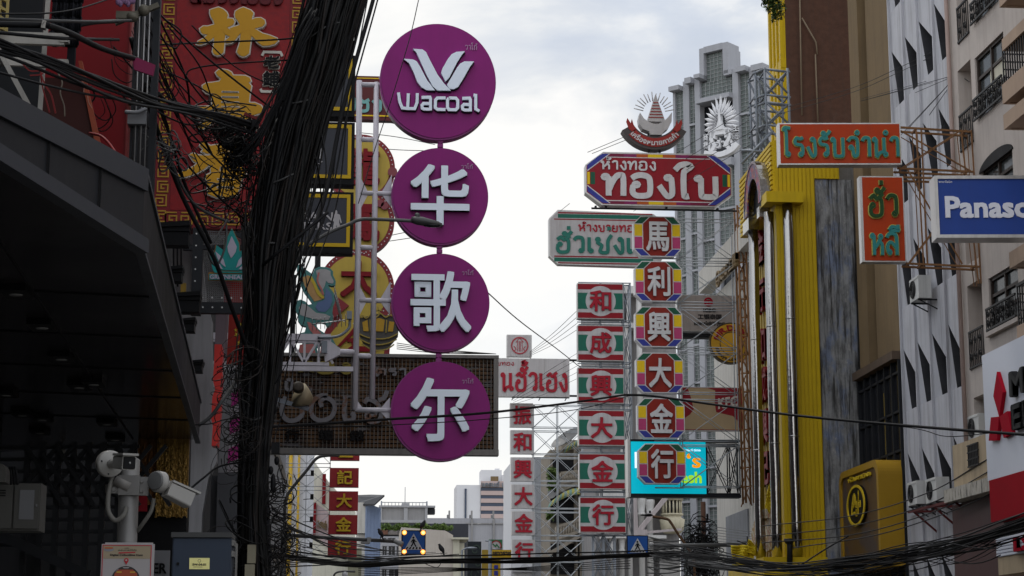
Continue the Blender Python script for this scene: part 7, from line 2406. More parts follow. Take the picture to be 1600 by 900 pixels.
b = MB(LMP); b.tube([fr.p(446, 1065, -.16), fr.p(445, 830, -.16)], .1, 8); b.build('pole', t)
b = MB(mat('cam_housing', (.33, .33, .33), .5)); b.tube([fr.p(618, 845, -.05), fr.p(628, 851, .1)], .09, 10); b.rect(fr, 565, 847, 578, 850, -.3, .1); b.rect(fr, 574, 840, 580, 847, -.2, 0); b.build('sensor', t)
t, fr = crossing('crossing_sign', 'plain blue pedestrian crossing sign without lamps, on the far right mast arm', 979.5, 836.5, 1013, 870.5, 70, 1, False)
b = MB(LMP); b.tube([fr.p(1017, 852, -.1), fr.p(1165, 850, -.1)], .075, 8); b.build('mast_arm', t)
b = MB(LMP); b.tube([fr.p(1166, 1060, -.12), fr.p(1165, 845, -.12)], .11, 8); b.build('pole', t)
b = MB(mat('cam_housing', (.33, .33, .33), .5)); b.blob(fr.p(1019, 851, -.1), .11, .1, .1); b.build('end_cap', t)

# pigeons
def pigeon(px, py, Y, label, face=1, s_=1.0):
    c = P(px, py, Y)
    b = MB(mat('pigeon_grey', (.035, .035, .04), .7, var=.3))
    prof = [(-.10, -.02, .012), (-.07, .03, .045), (-.03, .09, .068), (.01, .15, .066), (.035, .20, .046), (.05, .235, .034), (.065, .255, .033), (.09, .247, .012), (.11, .24, .004)]
    vs, fs = [], []
    for x, z, r in prof:
        for k in range(10):
            g = 2 * math.pi * k / 10
            vs.append(c + Vector((face * (x - r * .95 * math.cos(g)) * s_, r * 1.1 * s_ * math.sin(g), (z + .08 + r * .5 * math.cos(g)) * s_)))
    for i in range(len(prof) - 1):
        for k in range(10): fs.append((i * 10 + k, i * 10 + (k + 1) % 10, (i + 1) * 10 + (k + 1) % 10, (i + 1) * 10 + k))
    fs += [tuple(range(10)), tuple(range((len(prof) - 1) * 10, len(prof) * 10))]
    b.add(vs, fs, True)
    b.prism([c + Vector((face * x * s_, -.015, z * s_)) for x, z in ((-.06, .10), (-.15, -.04), (-.12, -.07), (-.03, .06))], [c + Vector((face * x * s_, .015, z * s_)) for x, z in ((-.06, .10), (-.15, -.04), (-.12, -.07), (-.03, .06))])
    for o in (-.02, .02): b.tube([c + Vector((0, o, .08 * s_)), c + Vector((.01, o, 0))], .006, 4)
    one(b, 'pigeon', label, 'bird', origin=tuple(c))
pigeon(689, 867, 60, 'dark pigeon perched on the cable right of the amber lamp sign', -1, 1.0)
pigeon(661, 829, 61, 'dark pigeon perched on the top corner of the amber lamp sign', 1, .95)
pigeon(594, 842, 61, 'dark pigeon perched on the mast arm left of the amber lamp sign', -1, .95)

# ================================================================ CABLES
def wire(pts, r, m=WIRE, n=5, sm=6):
    b = MB(m); b.tube(smooth_path([P(*p) for p in pts], sm), r, n); return b
CB = 'black cables slung across the street'
one(wire([(395, 668, 30), (500, 662, 32), (605, 655, 34), (760, 645, 37), (900, 628, 42), (975, 617, 46)], .026), 'cable', 'black cable sagging in front of the lowest purple disc', 'cable', CB)
one(wire([(395, 674, 30), (500, 668, 32.1), (610, 664, 34), (760, 655, 37), (900, 640, 42), (985, 618, 46.2)], .010), 'cable', 'thin black cable just under the one crossing the lowest purple disc', 'cable', CB)
one(wire([(975, 617, 46), (1020, 619, 46), (1100, 630, 45), (1250, 650, 42), (1450, 668, 38), (1640, 682, 34)], .032), 'cable', 'black cable crossing the yellow shop and the slit window building', 'cable', CB)
one(wire([(1250, 650, 42), (1420, 668, 39), (1480, 682, 38), (1560, 676, 36), (1640, 680, 35)], .010), 'cable', 'thin looping cable under the one crossing the slit window building', 'cable', CB)
# thick bundle at the bottom of the street
random.seed(11)
def bundle(path, count, spread, r0, r1, m=WIRE, n=5, wob=.25, core=0, sm=5, mats=None, sf=None):
    b = MB(m)
    base = smooth_path([P(*p) for p in path], sm)
    for k in range(count):
        if mats: b.use(random.choice(mats))
        ox, oz = random.gauss(0, spread), random.gauss(0, spread)
        f1, f2 = random.uniform(0, 6.3), random.uniform(.3, 1.0)
        a = spread * wob * 3
        q_ = sf or (lambda g: 1)
        nb = len(base) - 1
        b.tube([p + Vector((ox * .6, ox + a * math.sin(f1 + i * f2 * .5), oz + a * math.cos(f1 * 1.7 + i * f2 * .43))) * q_(i / nb) for i, p in enumerate(base)], random.uniform(r0, r1), n)
    if core:
        b.use(m); b.tube(base, core, 8)
    return b
one(bundle([(405, 862, 52), (470, 876, 54), (560, 883, 57), (650, 878, 60), (800, 877.5, 62), (900, 873, 64), (990, 868, 66), (1060, 866, 68)], 12, .055, .012, .03, core=.035), 'cable_bundle', 'thick black cable bundle crossing low over the whole far street', 'cable bundle')
one(bundle([(1020, 866, 60), (1090, 872, 56), (1170, 884, 51), (1240, 889, 47), (1330, 881, 43), (1420, 869, 40), (1500, 852, 37), (1560, 833, 35), (1640, 806, 33)], 36, .075, .007, .018, mats=[WIRE, WIRE, WIRE, WIREG], sf=lambda g: 2.2 - 1.2 * min(1, g / .4)), 'cable_bundle', 'heavy sagging black cable bundle along the lower right shop fronts', 'cable bundle')
one(bundle([(1240, 889, 47), (1330, 888, 43), (1440, 868, 39.5), (1500, 860, 37), (1560, 846, 35)], 9, .12, .006, .012, wob=.5), 'loose_cables', 'loose thin cables hanging below the heavy right hand bundle', 'cable')
# four service wires on the right
SVC = 'parallel service wires over the yellow shop'
for k, (p, l) in enumerate((([(1190, 822, 58), (1330, 806, 54), (1450, 770, 50), (1530, 725, 46), (1620, 672, 42)], 'uppermost of four thin wires rising across the black roundel sign'),
    ([(1190, 838, 58), (1330, 822, 54), (1450, 788, 50), (1530, 745, 46), (1620, 690, 42)], 'second of four thin wires rising across the black roundel sign'),
    ([(1190, 848, 58), (1330, 836, 54), (1450, 803, 50), (1530, 765, 46), (1620, 712, 42)], 'third of four thin wires rising across the black roundel sign'),
    ([(1240, 856, 56), (1360, 838, 53), (1450, 812, 50), (1530, 780, 46), (1620, 732, 42)], 'lowest of four thin wires rising across the black roundel sign'))):
    one(wire(p, .016, WIREG), 'service_wire', l, 'wire', SVC)
one(wire([(1250, 884, 47), (1290, 858, 47), (1325, 838, 47)], .02, WIRE), 'stay_bar', 'dark slanting stay between the yellow shop side and the roundel sign', 'stay')
# stay wires from the rusty lattice head
b = MB(WIREG)
h = (1497, 116, 49)
for p in ((1385, 235, 50), (1420, 200, 50), (1452, 180, 50), (1470, 205, 50), (1430, 145, 50), (1345, 158, 52), (1500, 190, 50), (1515, 128, 48)):
    b.tube([P(*h), P(*p)], .010, 4)
b.tube([P(1497, 106, 49), P(1497, 124, 49)], .03, 6)
one(b, 'stay_wires', 'fan of thin stay wires gathered at one point on the beige wall', 'wire')
b = MB(WIREG)
for dy in (0, 7):
    b.tube(smooth_path([P(1215, 172 + dy, 60), P(1330, 138 + dy, 56), P(1400, 108 + dy, 53), P(1496, 62 + dy, 50)]), .011, 4)
b.tube(smooth_path([P(1450, 84, 51), P(1465, 89, 51), P(1478, 72, 51)]), .01, 4)
one(b, 'wire_pair', 'pair of thin wires sloping up over the tan building to the beige niche', 'wire')
b = MB(WIREG)
for a_, c_ in (((1345, 155, 54), (1495, 114, 50)), ((1345, 158, 54), (1480, 123, 50))): b.tube([P(*a_), P(*c_)], .008, 4)
one(b, 'wire_pair', 'pair of faint wires crossing the tan wall toward the fan of stays', 'wire')
# guy wires of the big hanging signs against the sky
GUY = 'thin guy wires against the sky'
def guy(pts, l, r=.012): one(wire(pts, r, WIREG, 4), 'guy_wire', l, 'wire', GUY)
guy([(752, 448, 42), (810, 500, 50), (870, 545, 60), (908, 575, 70)], 'slanting wire from the third purple disc down to the striped signs', .016)
guy([(654, 0, 38), (640, 60, 38), (610, 160, 38.5), (585, 235, 39), (560, 318, 39)], 'thin wire crossing the top purple disc from above', .012)
for k, (a_, c_) in enumerate((((890, 318, 78), (875, 330, 92)), ((918, 238, 78), (980, 212, 78)), ((925, 240, 78), (985, 216, 78)))):
    guy([a_, ((a_[0] + c_[0]) / 2, (a_[1] + c_[1]) / 2, (a_[2] + c_[2]) / 2), c_], ['short stay at the left end of the cream Thai sign', 'upper stay from the crest to the long red sign', 'lower stay from the crest to the long red sign'][k], .014)
for k in range(4):
    guy([(828, 556 - k * 2, 117), (865, 538 - 6 * k, 110), (902, 515 - 10 * k, 103)], 'faint guy wire between the emblem box and the top striped signs', .016)
for k in range(4):
    guy([(990, 330 - 16 * k, 85), (1070, 285 - 18 * k, 75), (1180, 222 - 20 * k, 66)], 'thin wire slanting up in front of the grey tower', .013)
for k in range(3):
    guy([(560, 185 + 22 * k, 60), (620, 194 + 20 * k, 60), (680, 216 + 10 * k, 60)], 'faint wire behind the white pipe frame and the top purple disc', .013)
for k in range(2):
    guy([(600, 378 - 8 * k, 60), (640, 372 - 10 * k, 60), (680, 366 - 8 * k, 60)], 'faint wire behind the second purple disc', .013)
b = MB(WIREG)
for k in range(4):
    b.tube(smooth_path([P(620, 536 + 3 * k, 60), P(690, 546 + 2 * k, 62), P(775, 553, 64)]), .012, 4)
one(b, 'guy_wires', 'sheaf of faint wires above the rusty billboard frame', 'wire', GUY)
for k in range(5):
    guy([(802, 632 - 3 * k, 117), (850, 616 - 8 * k, 112), (905, 590 - 10 * k, 104)], 'faint wire crossing the sky right of the long white Thai sign', .014)

# ---------- the great bundle of cables running down the leaning pole
random.seed(23)
YC = 22.0
ctr = [(-70, 542, 46), (0, 523, 43), (100, 499, 42), (200, 466, 41), (300, 444, 38), (400, 427, 33), (500, 419, 27), (600, 408, 24), (700, 399, 20), (800, 395, 18), (900, 398, 21), (1060, 400, 22)]
def prof(y):
    for (a, b_, c), (d, e, f) in zip(ctr[:-1], ctr[1:]):
        if a <= y <= d:
            g = (y - a) / (d - a)
            return b_ + (e - b_) * g, c + (f - c) * g
    return ctr[-1][1:]
t = thing('cable_column', 'huge black column of bundled cables sweeping down across the signs', 'cable bundle', tuple(P(408, 1060, YC)))
KP = MB(mat('cable_core', (.004, .004, .004), .8))
KP.tube([P(c, y, YC + .3) for y, c, w in ctr], .9, 10, None)
KP.v = []
KP.f = []; KP.mi = []; KP.sm = []
vs, fs = [], []
for y, c, w in ctr:
    o = P(c, y, YC + .12)
    k_ = w * .92 * YC / F
    for k in range(12):
        g = 2 * math.pi * k / 12
        vs.append(o + Vector((k_ * math.cos(g), k_ * .6 * math.sin(g), 0)))
for i in range(len(ctr) - 1):
    for k in range(12): fs.append((i * 12 + k, i * 12 + (k + 1) % 12, (i + 1) * 12 + (k + 1) % 12, (i + 1) * 12 + k))
KP.add(vs, fs, True); KP.build('core', t)
CBM = [mat('cable_' + k, c, .5, spec=.15) for k, c in (('black', (.005, .005, .006)), ('worn', (.008, .0075, .0075)), ('brown', (.013, .010, .009)), ('deep', (.0035, .0035, .0035)))]
b = MB()
ys = list(range(-70, 1061, 38))
for s_ in range(135):
    b.use(random.choice(CBM))
    f = random.uniform(-1, 1)
    f = math.copysign(abs(f) ** .75, f)
    ph, fq, am = random.uniform(0, 6.3), random.uniform(.1, .8), random.uniform(.03, .24)
    dep = -math.sqrt(max(0, 1 - f * f)) * .32 * random.uniform(.5, 1.15)
    drift = random.uniform(-.25, .25)
    pts = []
    for i, y in enumerate(ys):
        c, w = prof(y)
        x = c + w * max(-1.12, min(1.12, f + drift * (y - 400) / 600 + am * math.sin(ph + fq * i)))
        pts.append(P(x, y, YC + dep + .04 * math.sin(ph * 2 + i * .6)))
    b.tube(pts, random.choice((.007, .010, .012, .014, .020, .034)), 6)
o = b.build('strands', t)
# strands that break away at the edges
b = MB()
for s_ in range(34):
    b.use(random.choice(CBM))
    side = random.choice((-1, -1, 1))
    y0_ = random.uniform(-20, 500); L_ = random.uniform(150, 330); bow = random.uniform(6, 34)
    pts = []
    for i in range(9):
        g = i / 8; y = y0_ + L_ * g
        c, w = prof(y)
        pts.append(P(c + side * (w * .9 + bow * math.sin(math.pi * g)), y, YC - .3 + .2 * math.sin(5 * g + s_)))
    b.tube(smooth_path(pts, 3), random.choice((.006, .009, .012)), 5)
b.build('loose_strands', t)
b = MB(DARK); b.tube([P(414, 1060, YC + .5), P(398, 560, YC + .5), P(392, 350, YC + .5)], .12, 10); b.build('pole', t)
b = MB(BLACK)
fr = Fr(432, 702, Y=YC - .45)
b.rect(fr, 424, 692, 437, 708, -.1, .05); b.rect(fr, 335, 210, 352, 222, .1, .2); b.rect(fr, 372, 178, 392, 190, .1, .2); b.blob(fr.p(433, 720, 0), .03, .03, .05); b.blob(fr.p(428, 756, 0), .03, .03, .12); b.blob(fr.p(424, 735, 0), .03, .03, .05); b.build('splice_box', t)
for y in (60, 165, 285, 395, 520, 655):
    c_, w_ = prof(y)
    b = MB(mat('tie_grey', (.05, .05, .05), .5))
    k_ = w_ * .97 * YC / F
    o = P(c_, y, YC)
    b.tube([o + Vector((k_ * math.cos(q), .36 * math.sin(q), .05 * math.sin(q * 2 + y) + .3 * k_ * math.cos(q))) for q in [2 * math.pi * i / 28 for i in range(29)]], .012, 5); b.build('cable_tie', t)
b = MB(mat('red_clip', (.12, .006, .008), .5)); b.bar(fr.p(368, 166, .12), fr.p(396, 176, .12), .035); b.bar(fr.p(242, 32, .12), fr.p(256, 60, .12), .03); b.build('cable_clip', t)
# branch of cables joining from upper right, in front of the framed signs
RUN = 'cables running down from the top of the picture beside the black framed signs'
for k, (xa, xb, r, l) in enumerate(((590, 480, .012, 'thin outermost cable slanting down beside the framed signs'), (583, 470, .03, 'thick black cable slanting down over the framed sign edges'), (574, 505, .009, 'faint thin cable slanting past the second framed sign'),
                               (562, 492, .009, 'another thin cable slanting past the second framed sign'), (568, 448, .012, 'thin cable slanting over the third framed sign'))):
    one(wire([(xa + 8, -40, YC + 2), (xa, 0, YC + 2), ((xa * .62 + xb * .38) - 3, 165, YC + 1.5), ((xa * .3 + xb * .7), 320, YC + .8), (xb - 28, 455, YC)], r, WIRE, 6), 'cable', l, 'cable', RUN)
one(wire([(400, 425, YC + .4), (418, 408, YC - .5), (470, 366, YC - .6), (512, 332, YC - .4)], .02, WIRE, 6), 'cable', 'short thick cable rising from the cable column to the lamp arm', 'cable')
b = bundle([(400, 108, YC - .5), (398, 150, YC - .5), (380, 200, YC - .5), (352, 250, YC - .4)], 9, .03, .008, .014, wob=.6)
one(bundle([(492, 20, YC - .5), (468, 70, YC - .6), (445, 130, YC - .6), (420, 175, YC - .6), (395, 220, YC - .6), (360, 262, YC - .5)], 10, .03, .008, .016, wob=.35), 'cable_branch', 'arm of cables leaving the great column toward the gold characters', 'cable bundle')
# ---------- tangles: many small loops
def tangle(path, count, rad, seed, mats, rw=(.004, .010), dz=.25, stretch=1.0):
    random.seed(seed)
    b = MB()
    base = [P(*p) for p in path]
    for k in range(count):
        b.use(random.choice(mats))
        f = random.random() * (len(base) - 1); i = int(f); g = f - i
        c = base[i].lerp(base[min(i + 1, len(base) - 1)], g) + Vector((random.gauss(0, rad * .6), random.gauss(0, dz), random.gauss(0, rad * .5)))
        r_ = rad * random.uniform(.35, 1.2)
        a0 = random.uniform(0, 6.3); turns = random.uniform(.35, 1.4)
        u = Vector((random.gauss(0, 1), random.gauss(0, .6), random.gauss(0, 1))).normalized(); v = u.orthogonal().normalized()
        v = (v + Vector((random.gauss(0, .5), random.gauss(0, .3), random.gauss(0, .5)))).normalized()
        pts = [c + u * r_ * math.cos(a0 + 6.28 * turns * q / 14) + v * r_ * stretch * math.sin(a0 + 6.28 * turns * q / 14) + Vector((0, 0, -.5 * rad * (q / 14) * (k % 3 - 1))) for q in range(15)]
        b.tube(pts, random.uniform(*rw), 4)
    return b
one(tangle([(335, 190, YC - .3), (365, 215, YC - .3), (385, 240, YC - .3), (370, 270, YC - .3)], 190, .15, 3, CBM, (.004, .010)), 'cable_tangle', 'knotted black cable tangle over the lower gold characters', 'cable tangle')
one(tangle([(330, 330, YC), (355, 300, YC), (385, 310, YC), (392, 340, YC)], 40, .2, 4, CBM), 'cable_tangle', 'thinner tangle of looping wires at the foot of the red sign', 'cable tangle')
one(tangle([(372, 560, YC - .3), (376, 620, YC - .3), (372, 680, YC - .3), (380, 740, YC - .3)], 100, .15, 5, CBM, (.003, .007), stretch=1.5), 'cable_tangle', 'bushy tangle of wires against the magenta striped banner', 'cable tangle')
one(tangle([(432, 740, YC - .2), (440, 800, YC - .2), (446, 850, YC - .2), (440, 900, YC - .2)], 80, .11, 6, CBM, (.003, .007), stretch=1.2), 'cable_tangle', 'messy wire tangle at the foot of the cable column, by the yellow pipes', 'cable tangle')
one(tangle([(248, 225, YC - 3), (262, 240, YC - 3), (270, 232, YC - 3)], 26, .11, 9, [WIREG, mat('coil_grey', (.10, .10, .10), .5)]), 'wire_coil', 'loose grey coil of wire hanging at the left border of the red sign', 'wire coil')
one(tangle([(360, 900, YC), (390, 860, YC), (420, 880, YC), (360, 800, YC - .2)], 50, .2, 10, CBM), 'cable_tangle', 'dark tangle between the blue cabinet and the cable column', 'cable tangle')
# wires fanning out low on the left, over the red signs
FAN = 'thin wires fanning out over the lowest red signs'
random.seed(31)
for k in range(14):
    y0_ = 795 + k * 7; y1_ = 866 + random.uniform(-6, 14)
    one(wire([(425, y0_, 30), (470, (y0_ * 2 + y1_) / 3 + random.uniform(0, 9), 38), (540, (y0_ + 2 * y1_) / 3 + random.uniform(2, 14), 48), (600 + k * 9, y1_, 58)], random.choice((.007, .009, .014)), WIRE, 4), 'fan_wire', 'thin wire fanning from the cable column foot across the lowest red signs', 'wire', FAN)
for k in range(5):
    one(wire([(560, 900 - k * 3, 58), (700, 893 - k * 1.5, 60), (860, 884 + k * 2, 63), (985, 872 + k * 4, 66)], .012, WIRE, 4), 'fan_wire', 'thin wire strung just under the thick low cable bundle', 'wire', 'thin wires under the low bundle')
one(wire([(655, 876, 60), (672, 884, 60), (684, 886, 60), (690, 878, 60)], .012, WIRE, 4), 'wire_loop', 'small drooping wire loop under the thick low bundle', 'wire')

# ---------- cables of the upper left corner
UL = 'thick black cables of the upper left corner'
one(wire([(-30, 29, 14.2), (60, 32, 14.5), (150, 34, 16.2), (205, 32, 17.7)], .014, WIREG, 6), 'cable', 'upper straight cable across the black hanging cloth', 'cable', UL)
b = wire([(-30, 37, 14), (60, 39, 14.2), (75, 40, 14.2), (110, 52, 14.8), (160, 76, 16), (215, 93, 17.2)], .026, WIRE, 8); one(b, 'cable', 'thickest sleeved cable bending down to the magenta tag', 'cable', UL)
b = MB(mat('cable_joint', (.33, .31, .28), .5)); b.bar(P(66, 39, 14.18), P(72, 40, 14.18), .06); one(b, 'cable_joint', 'pale joint on the thickest upper left cable', 'cable joint')
one(wire([(-30, 48, 13.8), (40, 55, 14.1), (100, 60, 14.6), (185, 62, 17.4)], .015, WIRE, 6), 'cable', 'cable passing in front of the upper pale channel', 'cable', UL)
one(wire([(120, 40, 17.6), (150, 35, 17.6), (185, 33, 17.8)], .02, WIREG, 6), 'cable', 'short grey cable ending at the steel post clamps', 'cable', UL)
one(bundle([(-40, 56, 13.4), (40, 82, 13.8), (120, 115, 14.6), (200, 147, 16.2), (260, 165, 18), (330, 178, 20), (400, 200, YC - .4)], 10, .026, .008, .015, wob=.3), 'cable_bundle', 'sheaf of black cables slanting from the upper left corner to the gold characters', 'cable bundle')
one(wire([(-30, 105, 13.2), (60, 130, 13.8), (140, 148, 15), (220, 161, 17), (300, 172, 20)], .010, WIRE, 5), 'cable', 'thin cable under the slanting sheaf at the upper left', 'cable', UL)
one(wire([(-30, 22, 14), (100, 18, 15), (190, -8, 17)], .007, WIRE, 4), 'cable', 'thinnest straight cable rising across the upper left corner', 'cable', UL)
b = MB(mat('magenta_tag', (.17, .012, .055), .5, var=.1)); fr = Fr(225, 105, Y=17.05); b.slab(fr, [(207, 96), (214, 91), (243, 102), (240, 119), (210, 110)], -.01, .02)
tg = one(b, 'cable_tag', 'crumpled magenta tag wrapped round the thickest cable', 'tag')
LCR = 'thin cables crossing the red and gold sign'
for k, (p, r) in enumerate((([(245, 70, YC - 1), (330, 66, YC), (430, 62, YC), (500, 55, YC)], .011), ([(290, 120, YC), (300, 108, YC), (350, 100, YC), (450, 94, YC)], .010), ([(247, 20, 20), (300, 70, 21), (360, 120, 21.5), (445, 185, YC)], .012), ([(232, 100, 19), (300, 130, 20), (345, 155, 21), (400, 165, YC)], .009),
                            ([(250, 30, 19), (290, 120, 20), (300, 180, 21), (330, 240, 21.5)], .012), ([(235, 120, 19), (262, 200, 20), (290, 290, 21), (330, 380, 21.5)], .02), ([(240, 150, 19), (280, 240, 20.5), (333, 300, 21.5), (385, 345, YC)], .012), ([(262, 40, 19), (310, 100, 20), (330, 150, 20.5), (345, 190, 21)], .009),
                            ([(300, 40, 20), (350, 90, 21), (385, 115, 21.5), (440, 140, YC)], .008), ([(265, 165, 19), (300, 210, 20), (352, 262, 21), (392, 300, YC)], .011), ([(250, 60, 19), (275, 75, 19), (283, 50, 19), (262, 33, 19)], .008), ([(330, 220, 21), (305, 222, 21), (296, 214, 21), (312, 208, 21)], .010))):
    one(wire(p, r, WIRE, 5), 'cable', 'thin black cable crossing the face of the red and gold sign', 'cable', LCR)
DG = 'dark cables slanting down past the lotus sign'
one(wire([(205, 60, 18), (235, 170, 19), (282, 300, 20), (333, 400, 20.5), (362, 480, 21), (392, 562, YC - .3)], .026, WIRE, 6), 'cable', 'thick dark cable slanting down in front of the lotus sign', 'cable', DG)
one(wire([(225, 150, 19), (262, 240, 20), (300, 315, 20.5), (352, 345, 21), (365, 345, 21)], .016, WIREG, 6), 'cable', 'grey cable tied off in a knot above the lotus sign', 'cable', DG)
one(wire([(355, 343, 21), (338, 372, 20.8), (326, 395, 20.7), (338, 415, 20.7), (352, 385, 20.8), (354, 352, 21)], .012, WIREG, 6), 'cable_loop', 'grey cable loop hanging over the lotus petals', 'cable')
one(wire([(310, 665, 21), (330, 650, 21), (348, 625, 21), (360, 608, 21.3), (372, 590, YC)], .020, WIREG, 6), 'cable', 'grey cable climbing from the canopy tip toward the striped banner', 'cable', DG)
one(wire([(305, 664, 21), (330, 662, 21), (350, 656, 21.4), (390, 650, YC)], .008, WIRE, 5), 'cable', 'thin dark cable from the canopy tip to the cable column', 'cable', DG)
one(wire([(296, 765, 21), (320, 745, 21.2), (345, 728, 21.5), (395, 720, YC)], .012, WIRE, 6), 'cable', 'dark cable below the white wall running to the cable column', 'cable', DG)

# ---------- utility pole with insulators in front of the tower
random.seed(41)
YU = 74
t = thing('utility_pole', 'brown utility pole thick with black insulators and wires', 'utility pole', tuple(P(1100, 1060, YU)))
b = MB(mat('rusty_pole', (.09, .045, .03), .8, var=.2)); fr = Fr(1100, 830, Y=YU); b.tube([fr.p(1100, 1060, 0), fr.p(1099.5, 784, 0)], .095, 8); b.build('shaft', t)
b = MB(BLACK)
for k in range(20):
    x, y = 1099 + random.choice((-1, 1)) * random.uniform(4, 11) * (1 if k > 5 else .7), 806 + k * 4.4
    b.lathe(fr.p(x, y, random.uniform(-.2, .3)), [(.03, -.07), (.06, -.05), (.03, -.02), (.06, .0), (.03, .03), (.05, .06)], 7)
for k in range(6): b.bar(fr.p(1088 - k, 815 + k * 13, .1), fr.p(1110 + k, 815 + k * 13, .1), .05)
b.build('insulator', t)
one(tangle([(1100, 830, YU - .4), (1095, 850, YU - .4), (1105, 870, YU - .4), (1085, 890, YU - .4), (1110, 900, YU - .4)], 150, .42, 43, CBM, (.010, .022), .3), 'cable_tangle', 'black wire tangle round the brown utility pole', 'cable tangle')
PW = 'thin power wires from the utility pole'
for k in range(7):
    y = 822 + k * 4.5
    one(wire([(1108, y, YU), (1170, y + 8 - k * .6, 66), (1240, y + 9 - k * 1.2, 60)], .013, mat('bare_wire', (.16, .16, .16), .5), 4), 'power_wire', 'thin pale wire running right from the brown utility pole', 'wire', PW)
for k in range(10):
    y = 838 + k * 5.5
    one(wire([(1092, y, YU), (1050, y + 10 + random.uniform(-4, 8), 80), (1012, y + 4 + random.uniform(-6, 14), 88)], random.choice((.012, .02, .03)), WIRE, 4), 'power_wire', 'black wire running left from the brown utility pole', 'wire', 'black wires left of the utility pole')
for k in range(9):
    one(wire([(1075, 868 + k * 2, 66), (1110, 876 + k * 1.6, 63), (1150, 884 + k * 1.0, 58), (1210, 886 + k * .8, 50)], .014, random.choice((WIREG, mat('bare_wire', (.16, .16, .16), .5))), 4), 'power_wire', 'grey wire sloping down to the heavy right hand bundle', 'wire', 'grey wires feeding the right hand bundle')
# rusty lamp arm
fr = Fr(1050, 830, Y=72)
t = thing('street_lamp', 'rusty bent lamp arm with a small dark head before the columned house', 'street lamp', tuple(fr.p(1085, 1060)))
b = MB(mat('lamp_rust', (.10, .055, .03), .7, var=.2)); b.tube([fr.p(1086, 1060, 0), fr.p(1084, 880, 0)] + smooth_path([fr.p(1080, 865, 0), fr.p(1058, 832, 0), fr.p(1048, 816, 0), fr.p(1042, 811, 0), fr.p(1020, 807, 0)]), .05, 6); b.build('arm', t)
b = MB(BLACK); b.blob(fr.p(1014, 805, 0), .16, .1, .06, 8, 6); b.lathe(fr.p(1016, 802, 0), [(.04, 0), (.04, .09)], 6); b.tube([fr.p(1010, 805, 0), fr.p(1001, 805, 0)], .03, 5); b.build('lamp_head', t)

# ---------- yellow flags
FLG = mat('flag_yellow', (.50, .38, .015), .6, var=.08)
def flag(fr, label, pts_rows, stick):
    t = thing('yellow_flag', label, 'flag', tuple(fr.p(*stick[0])), 'limp yellow flags')
    b = MB(FLG)
    rows = [[fr.p(x, y, d) for x, y, d in r] for r in pts_rows]
    rows = [smooth_path(r, 4) for r in rows]
    rows = list(zip(*[smooth_path([r[i] for r in rows], 4) for i in range(len(rows[0]))]))
    for r0, r1 in zip(rows[:-1], rows[1:]):
        for i in range(len(r0) - 1): b.add([r0[i], r0[i + 1], r1[i + 1], r1[i]], [(0, 1, 2, 3)], True)
    c = b.build('cloth', t)
    m_ = c.modifiers.new('thick', 'SOLIDIFY'); m_.thickness = .02
    b = MB(DARK); b.tube([fr.p(*p) for p in stick], .022, 5); b.build('staff', t)
fr = Fr(1160, 870, Y=62)
flag(fr, 'lower limp yellow flag draped below the far mast arm', [[(1142, 852, 0), (1150, 853, .12), (1160, 851, -.05), (1170, 853, .1), (1178, 856, 0)], [(1143, 868, .1), (1151, 870, -.1), (1160, 869, .12), (1170, 870, -.08), (1178, 868, .05)], [(1144, 884, 0), (1152, 888, .15), (1161, 893, -.1), (1168, 884, .1), (1176, 880, 0)]], [(1166, 850, .02), (1152, 845, .02)])
flag(fr, 'upper crumpled yellow flag beside the far mast arm', [[(1169, 842, 0), (1174, 846, .1), (1180, 852, -.05), (1186, 857, .08)], [(1168, 854, .1), (1174, 856, -.1), (1180, 861, .1), (1186, 864, -.05)], [(1169, 864, 0), (1175, 866, .12), (1180, 869, 0), (1185, 866, .05)]], [(1170, 866, .02), (1168, 838, .02)])
fr = Fr(1202, 780, Y=61)
flag(fr, 'narrow yellow flag hanging before the red character column', [[(1203, 754, 0), (1205, 758, .05), (1208, 765, 0)], [(1198, 775, .05), (1202, 777, -.05), (1206, 780, .05)], [(1195, 792, 0), (1198, 797, .05), (1202, 803, 0)]], [(1209, 800, .02), (1203, 750, .02)])

# ---------- leafy branch at the top edge
fr = Fr(1210, 5, Y=58)
t = thing('tree_branch', 'hanging leafy green tree branch at the top edge, before the yellow tower', 'branch', tuple(fr.p(1212, -30)))
b = MB(mat('twig', (.05, .035, .02), .8))
tw = [[(1216, -50), (1212, -20), (1206, 4), (1200, 16)], [(1212, -20), (1216, 6), (1220, 26)], [(1208, -5), (1198, -2), (1196, 8)], [(1214, 0), (1224, 10)], [(1206, 4), (1211, 20), (1209, 30)]]
for p in tw: b.tube(smooth_path([fr.p(x, y, 0) for x, y in p], 4), .018, 5)
b.build('twig', t)
b = MB()
random.seed(8)
for p in tw:
    sp = smooth_path([Vector((x, y, 0)) for x, y in p], 8)
    for q in sp:
        for _ in range(9):
            c = fr.p(q.x + random.gauss(0, 2.6), q.y + random.gauss(0, 2.6), random.gauss(0, .12))
            a_ = Vector((random.gauss(0, 1), random.gauss(0, 1), random.gauss(-.4, 1))).normalized(); c2 = a_.orthogonal().normalized()
            s_ = random.uniform(.05, .10)
            b.use(random.choice((LEAF, LEAF2, LEAF2)))
            b.add([c - a_ * s_, c + c2 * s_ * .45, c + a_ * s_, c - c2 * s_ * .45], [(0, 1, 2, 3)])
b.build('leaves', t)

